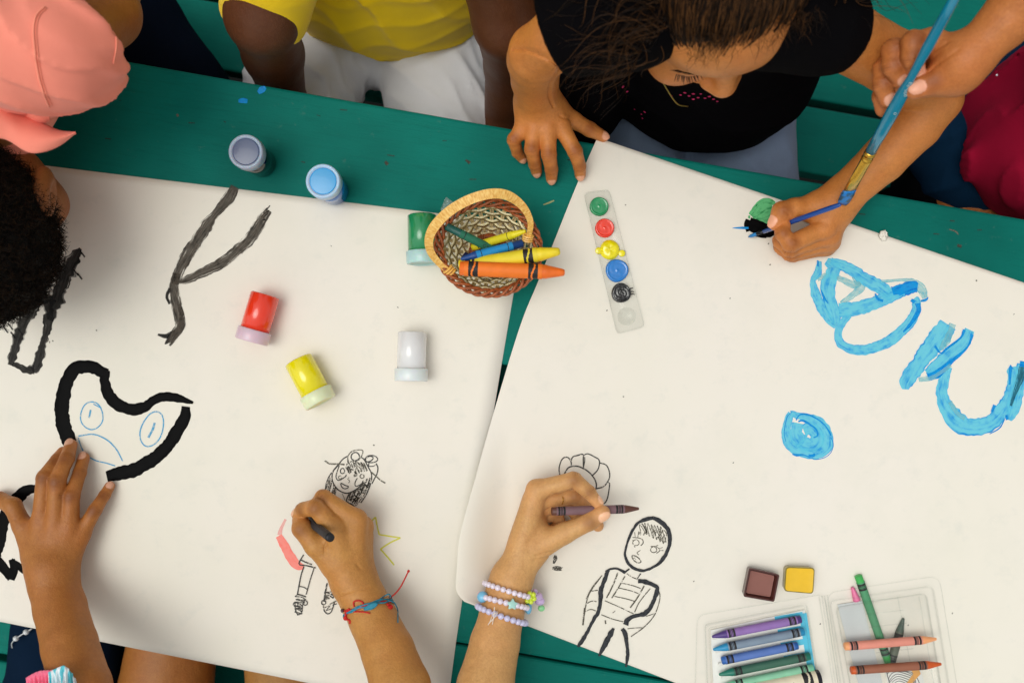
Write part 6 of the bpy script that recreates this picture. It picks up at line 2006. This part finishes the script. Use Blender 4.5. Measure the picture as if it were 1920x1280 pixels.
bl = plain('blue_lacquer', (14, 72, 150), .25, .06, 60, coat=.5)
tp = P(1432, 434, .018); bk_ = P(1577, 383, .088)
e, b, ax = brush([bk_, tp], (.0019, [(.1, .0024), (.6, .0026)], .0022), bl, [(0, .0019), (.008, .0018), (.0085, .0016)], plain('painted_ferrule', (22, 26, 34), .3, metal=.4), None, None, None, 'thin blue paintbrush in the hand of the child in black')
V, F, _ = lathe(b + ax * .0085, ax, [(0, .0016), (.004, .0020), (.0075, .0017), (.0105, .0006)], 18); MB().add(V, F).build('bristles', plain('blue_wet_bristles', (20, 120, 184), .35, .2, 500, .5, 900), e)

# ================================================= person E: right edge, teal brush
skE = skin('skin_deep_tan', (192, 118, 60))
E = arm(wrist=(1806, 118, 0.195, 16.6),
        mcps=[(1748, 78, 0.185, 9.3), (1738, 88, 0.172, 9.1), (1736, 104, 0.160, 8.9), (1738, 120, 0.150, 8.4)],
        fingers=[[(1712, 80, 0.192, 9.5), (1710, 108, 0.192, 8.6), (1716, 131, 0.183, 7.7)],
                 [(1676, 94, 0.178, 9.3), (1674, 124, 0.180, 8.4), (1687, 149, 0.173, 7.5)],
                 [(1658, 128, 0.162, 8.8), (1655, 158, 0.164, 7.9), (1664, 186, 0.158, 7.2)],
                 [(1668, 150, 0.148, 8.1), (1652, 180, 0.146, 7.3), (1656, 205, 0.142, 6.6)]],
        thumb=[(1790, 145, 0.188, 12.8), (1766, 150, 0.186, 10.4), (1740, 158, 0.186, 8.7), (1716, 168, 0.184, 7.8)],
        arm=[(1830, 95, 0.200, 16.8), (1880, 46, 0.210, 19.0), (1930, -10, 0.220, 25.6), (2010, -70, 0.230, 28.5), (2100, -40, 0.215, 31.0), (2210, -50, .185, 34)],
        nailn=[(.1, -.35, .9), (.1, -.3, .95), (-.1, -.1, 1), None, (.1, .1, 1)], kweb=.008, kpalm=.014, extra=[(1782, 152, 0.176, 10.0), (1735, 164, 0.168, 8.0)],
        grooves=[((1772, 84), (1752, 96), (1738, 112)), ((1782, 104), (1764, 116), (1750, 132)), ((1760, 100), (1748, 122), (1744, 134)), ((1735, 150), (1738, 158), (1736, 168)), ((1741, 149), (1744, 158), (1742, 168))])
hipE = P(1985, 240, -.16); chE = P(2010, 170, .08)
crim = cloth('crimson_shirt', (160, 6, 46), fade=(186, 20, 66), sheen=0)


def fEs(p):
    d = dell(p, P(2000, 250, -.10), (.098, .105, .12)); d = ssmin(d, dell(p, (.60, .27, TZ + .10), (.10, .085, .12)), .07)
    d = d - folds(p, (1, .35, .1), 48, .024, 41, 1.3)
    d = ssmin(d, cuff(p, [np.r_[.60, .28, TZ + .165, .052], np.r_[.53, .295, TZ + .200, .046]]), .02)
    d = ssmax(d, -(p[:, 2] - (TZ - .22)), .01); return d


hE = np.array([.665, .35, TZ + .315]); RE, _ = head_frame(hE, (-.6, -.8), 30); E3 = head_mesh(RE, hE, v=.0025)


def fEb(p):
    d = ssmin(dell(p, P(2000, 240, -.16), (.085, .085, .1)), dell(p, (.60, .27, TZ + .10), (.09, .07, .11)), .05)
    d = ssmin(d, dcone(p, (.62, .30, TZ + .18), hE - RE[:, 2] * .08, .045, .036), .03)
    d = ssmin(d, dchain(p, [np.r_[.67, .22, TZ + .15, .036], np.r_[.70, .10, TZ + .0, .029], np.r_[.62, .07, TZ - .10, .020]], .01), .02)
    for k in (0, 1):
        a = P(1960, 190 + 60 * k, -.19); b = P(1800 + 30 * k, 330 + 50 * k, -.21)
        d = ssmin(d, dchain(p, [np.r_[a, .058], np.r_[b, .043], np.r_[b[0], b[1], .07, .032], np.r_[b[0] - .04, b[1] - .07, .03, .026]], .01), .02)
    return d


bV, bF = mesh_sdf(fEb, np.array([.45, .05, .0]), np.array([.88, .52, TZ + .46]), .006, 1, margin=.015)
pE = person_mesh([E, E3, (bV, bF, None)], skE, 'person in a crimson shirt at the picture edge, holding a teal flat brush')
garment('shirt', fEs, np.array([.43, .05, TZ - .28]), np.array([.86, .48, TZ + .30]), crim, pE, .0035)
dkd = cloth('dark_denim', (10, 36, 60), fade=(26, 60, 88), sheen=0)


def fEj(p):
    d = dell(p, P(1960, 230, -.19), (.10, .09, .08))
    for k, (x0, y0, x1, y1) in enumerate(((1900, 190, 1790, 262), (1930, 270, 1830, 320))):
        d = ssmin(d, dcone(p, P(x0, y0, -.19), P(x1, y1, -.20), .068, .060), .02)
    d = d - folds(p, (-.6, .8, .1), 50, .008, 43)
    return d


garment('shorts', fEj, np.array([.40, .05, TZ - .32]), np.array([.76, .42, TZ - .02]), dkd, pE, .0035)


def fEl(p):
    d = None
    for x0, y0, x1, y1 in ((1850, 250, 1780, 350), (1880, 300, 1860, 410)):
        a = P(x0, y0, -.21); b = P(x1, y1, -.235); q = dchain(p, [np.r_[a, .055], np.r_[b, .050], np.r_[b[0], b[1], .12, .040]], .01); d = q if d is None else ssmin(d, q, .01)
    return d - folds(p, (.3, .9, .1), 60, .004, 45)


garment('leggings', fEl, np.array([.36, .02, .07]), np.array([.66, .36, TZ - .08]), cloth('black_leggings', (5, 5, 8), sheen=0), pE, .004)
o = MB().add(*sphere(P(1869, 141, .02), .0012, 8, 6)).build('sequin', M['pearl']); o.parent = pE
ph = RNG.normal(size=(5200, 3)); ph /= np.linalg.norm(ph, axis=1)[:, None]; ph = ph[(ph[:, 1] * .8 - ph[:, 2] < 0) & (ph[:, 2] > -.5)]
s_ = strands((ph * [.071, .087, .077] + [0, -.012, .03]) @ RE.T + hE, (ph + [0, -.9, -.4]) @ RE.T, .026, .002, 1, .0010, 6)
o = mesh_obj('hair', s_[0], s_[1], hairdk, None, True, attrs=dict(shade=shades(0, (len(s_[0]), 6)))); o.parent = pE
# teal flat brush
a = P(1800, -22, .262); b = P(1633, 284, .122)
tl = plain('teal_lacquer', (18, 128, 158), .18, .06, 60, coat=.8, coatr=.08)
gold = plain('brass_ferrule', (206, 162, 62), .25, .1, 200, metal=.9)
L_ = np.linalg.norm(b - a)
e, b, ax = brush([a, b], (.0034, [(.15, .0040), (.32, .0044), (.42, .0036), (.50, .0034), (.60, .0052), (.72, .0056), (.85, .0052)], .0047), tl,
                 [(0, .0050), (.004, .0052), (.0042, .0047), (.008, .0047), (.0082, .0051), (.011, .0048), (.032, .0046), (.050, .0042), (.0502, .0038)], gold, None, None, None, 'teal paintbrush with a brass ferrule and flat blue tip', flatw=(.018, .030, np.array([1, .2, 0.])))
wd = norm(np.array([1, .2, 0.]) - ax * (np.array([1, .2, 0.]) @ ax)); tn = np.cross(ax, wd); V = []
for s, hw, ht in ((.050, .0060, .0017), (.056, .0066, .0018), (.066, .0062, .0013), (.0705, .0050, .0005)):
    for x, y in ((-1, -.6), (-1, .6), (-.5, 1), (.5, 1), (1, .6), (1, -.6), (.5, -1), (-.5, -1)): V.append(b + ax * (s + (.0022 * x if s > .052 else 0)) + wd * hw * x + tn * ht * y)
F = [tuple(range(7, -1, -1)), tuple(range(24, 32))] + [(k * 8 + i, k * 8 + (i + 1) % 8, (k + 1) * 8 + (i + 1) % 8, (k + 1) * 8 + i) for k in range(3) for i in range(8)]
btm, nt_, b_ = newmat('blue_loaded_bristles'); nn_ = noise(nt_, coords(nt_, (60, 60, 60)), 3, 3); nt_.links.new(ramp(nt_, nn_, [(.42, lin((20, 70, 92))), (.55, lin((24, 122, 200)))]), b_.inputs['Base Color']); setp(b_, rough=.35); bump(nt_, b_, noise(nt_, coords(nt_, (900, 900, 60)), 1, 3), .6, .0006)
MB().add(np.array(V), F).build('bristles', btm, e)
hd = [q for q in e.children if q.name.startswith('handle')][0]
silver = plain('silver_print', (190, 206, 204), .35, .3, 900, metal=.4)
u1 = norm(UPZ - ax * (UPZ @ ax)); side1 = np.cross(ax, u1)
pm_ = MB()
for f, dx, sz in ((.515, 0, .0012), (.53, .0007, .0011), (.545, -.0006, .0013), (.558, .0005, .0012), (.572, 0, .0014), (.586, -.0008, .0012), (.70, 0, .0013)):
    rr = np.interp(f, [0, .15, .32, .42, .5, .6, .72, .85, 1], [.0034, .0040, .0044, .0036, .0034, .0052, .0056, .0052, .0047])
    t = np.linspace(0, 2 * np.pi, 12)[:-1]; c_ = a + ax * L_ * f + (rr + .0001) * u1 + side1 * dx
    V, F = tube(c_ + sz * (np.cos(t)[:, None] * ax * .7 + np.sin(t)[:, None] * side1) - u1 * (np.sin(t)[:, None] * sz) ** 2 / (2 * rr), .00022, 5, closed=True); pm_.add(V, F)
pm_.build('printed_mark', silver, hd)

# ================================================= person F: yellow shirt, white shorts
skF = skin('skin_dark', (92, 52, 26), .15)
yel = cloth('yellow_cotton', (250, 208, 4), fade=(255, 224, 40), var=.05)
wht = cloth('white_cotton', (228, 228, 232), fade=(240, 240, 242), var=.04, bs=.4)
hipF = P(700, 60, -.16); chF = P(700, 20, .08)


def fFb(p):
    d = ssmin(dell(p, (P(690, 0, -.18)[0], .42, TZ - .18), (.085, .065, .08)), dell(p, (P(695, 0, .08)[0], .445, TZ + .08), (.09, .055, .12)), .03)
    hF_ = hF; d = ssmin(d, dcone(p, (hF[0], .445, TZ + .18), hF - [0, 0, .08], .045, .036), .03)
    for x0, x1 in ((590, 552), (805, 835)):
        a = P(x0, 60, -.20); b = P(x1, 330, -.22)
        d = ssmin(d, dchain(p, [np.r_[a, .052], np.r_[b, .046], np.r_[b[0], b[1] + .02, .07, .032], np.r_[b[0], b[1] - .07, .03, .026]], .01), .02)
    # arms hanging beside the legs
    for rows in (armL, armR): d = ssmin(d, dchain(p, rows, .01), .012)
    return d


hF = np.array([P(695, -60, .2)[0], .45, TZ + .305])
armL = [np.r_[P(560, -290, .17), .036], np.r_[P(492, 30, .06), .034], np.r_[P(512, 100, -.04), .031], np.r_[P(535, 190, -.13), .024], np.r_[P(560, 250, -.14), .026], np.r_[P(600, 290, -.14), .018]]
armR = [np.r_[P(870, -290, .17), .036], np.r_[P(955, 40, .03), .035], np.r_[P(962, 120, -.08), .031], np.r_[P(945, 220, -.17), .024], np.r_[P(915, 290, -.18), .025], np.r_[P(880, 320, -.18), .018]]
bV, bF = mesh_sdf(fFb, np.array([-.42, .08, .0]), np.array([.06, .56, TZ + .36]), .004, 1, margin=.015)
RF, _ = head_frame(hF, (.1, -1), 10); F3 = head_mesh(RF, hF, v=.0025)
pF = person_mesh([F3, (bV, bF, None)], skF, 'person in a yellow shirt and white shorts sitting with both arms down')
slF = [[np.r_[P(580, -290, .17), .052], np.r_[P(520, -90, .10), .046], np.r_[P(494, 32, .04), .0415]], [np.r_[P(850, -290, .17), .052], np.r_[P(925, -80, .11), .046]]]


def fFs(p):
    d = dell(p, (P(728, 0, -.10)[0], .415, TZ - .09), (.128, .092, .11)); d = ssmin(d, dell(p, (P(705, 0, .08)[0], .430, TZ + .08), (.118, .085, .14)), .06)
    d = d - folds(p, (.25, .40, .85), 50, .0085, 52, 2.4); w_ = folds(p, (.7, .4, .5), 45, .005, 53)
    for rows in slF: d = ssmin(d, cuff(p, rows, .004) - w_ * .5, .02)
    hem = TZ - .150 + .004 * np.sin(p[:, 0] * 40)
    return ssmax(d, hem - p[:, 2], .004)


garment('shirt', fFs, np.array([-.45, .22, TZ - .18]), np.array([.05, .56, TZ + .30]), yel, pF, .0028)


def fFj(p):
    d = dell(p, (P(700, 0, -.20)[0], .405, TZ - .20), (.128, .09, .085))
    for x0, x1 in ((585, 548), (815, 838)): d = ssmin(d, dcone(p, P(x0, 100, -.19), P(x1, 260, -.20), .074, .068), .010)
    d = d - folds(p, (.55, .7, .1), 70, .014, 55, 1.4)
    return ssmax(d, p[:, 2] - (TZ - .12), .01)


garment('shorts', fFj, np.array([-.46, .1, TZ - .34]), np.array([.06, .52, TZ - .08]), wht, pF, .003)
ph = RNG.normal(size=(2600, 3)); ph /= np.linalg.norm(ph, axis=1)[:, None]; ph = ph[(ph[:, 1] * .8 - ph[:, 2] < 0) & (ph[:, 2] > -.4)]
s_ = strands((ph * [.071, .087, .077] + [0, -.012, .03]) @ RF.T + hF, ph @ RF.T, .010, .002, 1.5, .0007, 6)
o = mesh_obj('hair', s_[0], s_[1], hairdk, None, True); o.parent = pF

# ================================================= person G: boy with curly hair, coral shirt
skG = skin('skin_boy', (150, 92, 48), .3)
cG = P(-58, 390, .105)
RG, _ = head_frame(cG, (.10, -1.0), 72, 0)
G3 = head_mesh(RG, cG, 1.0, .0018)
armG = [np.r_[P(40, 90, .18), .040], np.r_[P(115, 80, .175), .036], np.r_[P(196, 25, .12), .029], np.r_[P(205, -30, .06), .027], np.r_[P(180, -60, -.02), .024]]
armG2 = [np.r_[P(-200, 150, .16), .046], np.r_[P(-300, 230, .08), .036], np.r_[P(-330, 330, .03), .028], np.r_[P(-260, 420, .03), .024]]


def fGb(p):
    d = ssmin(dell(p, P(-40, 0, -.15), (.10, .09, .09)), dell(p, P(-70, 60, .10), (.075, .105, .07)), .05)
    d = ssmin(d, dcone(p, P(-35, 170, .13), cG + [0, .07, .02], .05, .038), .03)
    d = ssmin(d, dchain(p, armG, .01), .02); d = ssmin(d, dchain(p, armG2, .01), .02)
    for x0, x1 in ((-120, -140), (60, 230)):
        a = P(x0, 10, -.19); b = P(x1, 200, -.21); d = ssmin(d, dchain(p, [np.r_[a, .060], np.r_[b, .046], np.r_[b[0], b[1] + .02, .07, .032], np.r_[b[0], b[1] - .07, .03, .026]], .01), .02)
    return d


bV, bF = mesh_sdf(fGb, np.array([-.78, .0, .0]), np.array([-.28, .56, TZ + .30]), .004, 1, margin=.015)
pG = person_mesh([G3, (bV, bF, None)], skG, 'person with short dark curly hair in a coral shirt, head bent over the sheet')
cor = cloth('coral_jersey', (246, 138, 116), fade=(252, 168, 150), var=.04, weave=2600, bs=.25)
corr = cloth('coral_rib', (250, 146, 120), fade=(255, 172, 150), var=.03)
slG = [np.r_[P(40, 95, .19), .048], np.r_[P(105, 96, .185), .045], np.r_[P(148, 82, .175), .0415]]


def fGs(p):
    d = dell(p, P(-60, 60, .10), (.088, .125, .082)); d = ssmin(d, dell(p, P(-40, 10, -.06), (.11, .10, .11)), .05)
    d = ssmin(d, dell(p, P(0, 135, .155), (.042, .038, .03)), .03); d = ssmin(d, dell(p, P(62, 168, .135), (.036, .026, .022)), .012)
    s = dchain(p, slG, .01) + .0015 * 0
    e, q = slG[-1][:3], slG[-2][:3]; dd = norm(e - q + [0.006, .012, -.004]).astype(np.float32)
    s = s - folds(p, (.55, .75, .2), 62, .021, 61, 1.4)
    s = ssmax(s, (p - e) @ dd - .018, .006)
    s = ssmax(s, -dcone(p, q, e + dd * .05, .036, .041), .003)
    d = d - folds(p, (.3, .9, .2), 50, .014, 63, 1.3)
    # armhole seam: small groove where the sleeve joins
    d = ssmin(d, s, .010)
    return ssmax(d, -(p[:, 2] - (TZ - .17)), .01)


garment('shirt', fGs, np.array([-.74, .12, TZ - .2]), np.array([-.26, .50, TZ + .31]), cor, pG, .0024)
sv = np.linspace(-1.25, 1.1, 60); seam = []
SG = [o for o in COL.objects if o.name.startswith('shirt') and o.parent == pG][0]
bvG = BVHTree.FromPolygons([v.co[:] for v in SG.data.vertices], [tuple(p.vertices) for p in SG.data.polygons])


def on_shirt(bvh, pts, off=.0004):
    out = []
    for x, y in pts:
        tgt = Vector(P(x, y, 0)); dr_ = (tgt - camP).normalized(); h_ = bvh.ray_cast(camP, dr_)
        if h_[0] is not None:
            nn = np.array(h_[1]); nn = nn if nn[2] > 0 else -nn; out.append(np.array(h_[0]) + nn * off)
    return np.array(out)


sm_ = MB()
for pts, rr in (([(84, 14), (68, 30), (63, 60), (66, 100), (72, 140), (80, 170), (92, 200)], .0009), ([(88, 16), (73, 32), (68, 60), (71, 100), (77, 140), (85, 170), (97, 198)], .0005), ([(165, -10), (192, 16), (210, 46), (218, 80), (212, 120)], .0006)):
    q = on_shirt(bvG, catmull(np.array(pts, float), 3.0))
    if len(q) > 3:
        q[1:-1] = (q[:-2] + q[1:-1] * 2 + q[2:]) / 4; V, F = tube(q, rr, 6); sm_.add(V, F)
o = sm_.build('shirt_seam', corr); o.parent = pG
# collar
def slab(outline, hs, th, mat, name, parent, ridge=0.0, n=16):
    """curved cloth flap: outline of photo points (top edge list, bottom edge list)"""
    top, bot = outline; a = catmull(np.array(top, float), 2.0); b = catmull(np.array(bot, float), 2.0); t = np.linspace(0, 1, 50)
    A_ = np.stack([np.interp(t, np.linspace(0, 1, len(a)), a[:, i]) for i in range(2)], 1); B2 = np.stack([np.interp(t, np.linspace(0, 1, len(b)), b[:, i]) for i in range(2)], 1)
    V = []
    for i in range(50):
        for j in range(n):
            f = j / (n - 1); q = A_[i] * (1 - f) + B2[i] * f
            V.append(P(q[0], q[1], np.interp(t[i], [0, 1], hs) + ridge * math.sin(math.pi * f) + .002 * math.sin(9 * t[i] + 3 * f) - .012 * (1 - f) ** 3))
    F = [(i * n + j, i * n + j + 1, (i + 1) * n + j + 1, (i + 1) * n + j) for i in range(49) for j in range(n - 1)]
    o = mesh_obj(name, V, F, mat, None, True); o.parent = parent; s = o.modifiers.new('t', 'SOLIDIFY'); s.thickness = th; return o


slab(([(-40, 150), (0, 176), (40, 206), (85, 232), (112, 244), (140, 247)], [(-30, 260), (10, 262), (50, 285), (80, 286), (112, 274), (143, 250)]), (.178, .160), .0016, cor, 'collar', pG, .004)
slab(([(-20, 168), (0, 182), (40, 213), (62, 226), (80, 230), (92, 224)], [(-20, 160), (5, 174), (45, 190), (70, 205), (92, 208), (95, 214)]), (.166, .160), .002, cor, 'collar_stand', pG, .002)
dn = cloth('navy_trousers', (8, 14, 28), fade=(16, 28, 46), sheen=0)


def fGj(p):
    d = dell(p, P(-40, 0, -.19), (.13, .10, .08))
    d = ssmin(d, dchain(p, [np.r_[P(90, -10, -.18), .072], np.r_[P(235, 55, -.19), .068], np.r_[P(330, 150, -.20), .052], np.r_[P(330, 200, -.20)[0], P(330, 200, -.20)[1], .12, .044]], .01), .02)
    d = ssmin(d, dchain(p, [np.r_[P(-140, 20, -.19), .070], np.r_[P(-160, 200, -.20), .055]], .01), .02)
    return d - folds(p, (.8, .5, .1), 50, .007, 66)


garment('trousers', fGj, np.array([-.80, .10, .08]), np.array([-.22, .52, TZ - .03]), dn, pG, .004)
# tight curls
hG = hairmat('black_curls', (14, 11, 9), (50, 34, 20), .5)
rd = RNG.normal(size=(30000, 3)); rd /= np.linalg.norm(rd, axis=1)[:, None]
Lp = rd * np.array([.0705, .0860, .0765]) + [0, -.012, .030]
ok = (Lp[:, 1] * .72 - Lp[:, 2] < .018) & (Lp[:, 2] > -.048 + .0 * Lp[:, 1]); Lp = Lp[ok][:13000]; dn_ = rd[ok][:13000]
s_ = strands(Lp @ RG.T + cG, (dn_ + RNG.normal(size=dn_.shape) * .35) @ RG.T, .0105, .0022, 1.6, .00042, 9, .45)
def capG(p):
    q = (p - cG.astype(np.float32)) @ RG.astype(np.float32); d = dell(q, (0, -.012, .030), (.0745, .0900, .0805)) + .0012 * np.sin(q[:, 0] * 700) * np.sin(q[:, 1] * 650) * np.sin(q[:, 2] * 680 + 1)
    d = ssmax(d, q[:, 1] * .72 - q[:, 2] - .018, .004); return ssmax(d, -(q[:, 2] + .045), .006)
V, F = mesh_sdf(capG, cG - .13, cG + .13, .0022, 0)
V2, F2 = join([(V, F), s_]); o = mesh_obj('hair', V2, F2, hG, None, True, attrs=dict(shade=shades(len(V), (len(s_[0]), 9)))); o.parent = pG; o['label'] = 'short black curly hair'
# ------------------------------------------------------------- camera and light
cam = bpy.data.cameras.new('camera'); co = bpy.data.objects.new('camera', cam); COL.objects.link(co)
co.location = (0, 0, TZ + H); co.rotation_euler = (0, 0, 0)
cam.sensor_width = 36.0; cam.lens = 36.0 * H / (1920 * S); cam.clip_start = 0.02; cam.clip_end = 200
cam.dof.use_dof = True; cam.dof.focus_distance = H - .02; cam.dof.aperture_fstop = 5.0
SC.camera = co
w = bpy.data.worlds.new('World'); SC.world = w; w.use_nodes = True; nt = w.node_tree
bg = nt.nodes['Background']; sky = N(nt, 'ShaderNodeTexSky'); sky.sky_type = 'NISHITA'; sky.sun_disc = False
EL_, AZ = math.radians(72), math.radians(-104)      # light from the upper left of the photo
sky.sun_elevation = EL_; sky.sun_rotation = AZ; sky.dust_density = 3.0; sky.air_density = 1.0
hs = N(nt, 'ShaderNodeHueSaturation'); hs.inputs['Saturation'].default_value = 0.12; nt.links.new(sky.outputs[0], hs.inputs['Color'])
wt = mixc(nt, 1.0, hs.outputs[0], (0.985, 0.99, 0.955, 1), 'MULTIPLY'); nt.links.new(wt, bg.inputs['Color'])
bg.inputs['Strength'].default_value = 0.15
sl = bpy.data.lights.new('sun', 'SUN'); so = bpy.data.objects.new('sun', sl); COL.objects.link(so)
sl.energy = 0.85; sl.angle = math.radians(38); sl.color = (1.0, .975, .92)
dv = Vector((math.sin(AZ) * math.cos(EL_), math.cos(AZ) * math.cos(EL_), math.sin(EL_)))
so.rotation_euler = (-dv).to_track_quat('-Z', 'Y').to_euler()
SC.view_settings.view_transform = 'Standard'; SC.view_settings.look = 'None'; SC.view_settings.gamma = 1.0
SC.view_settings.exposure = 0.0; SC.view_settings.use_curve_mapping = False
SC.cycles.max_bounces = 8; SC.cycles.transparent_max_bounces = 16; SC.cycles.caustics_refractive = False; SC.cycles.caustics_reflective = False
SC.cycles.use_denoising = True
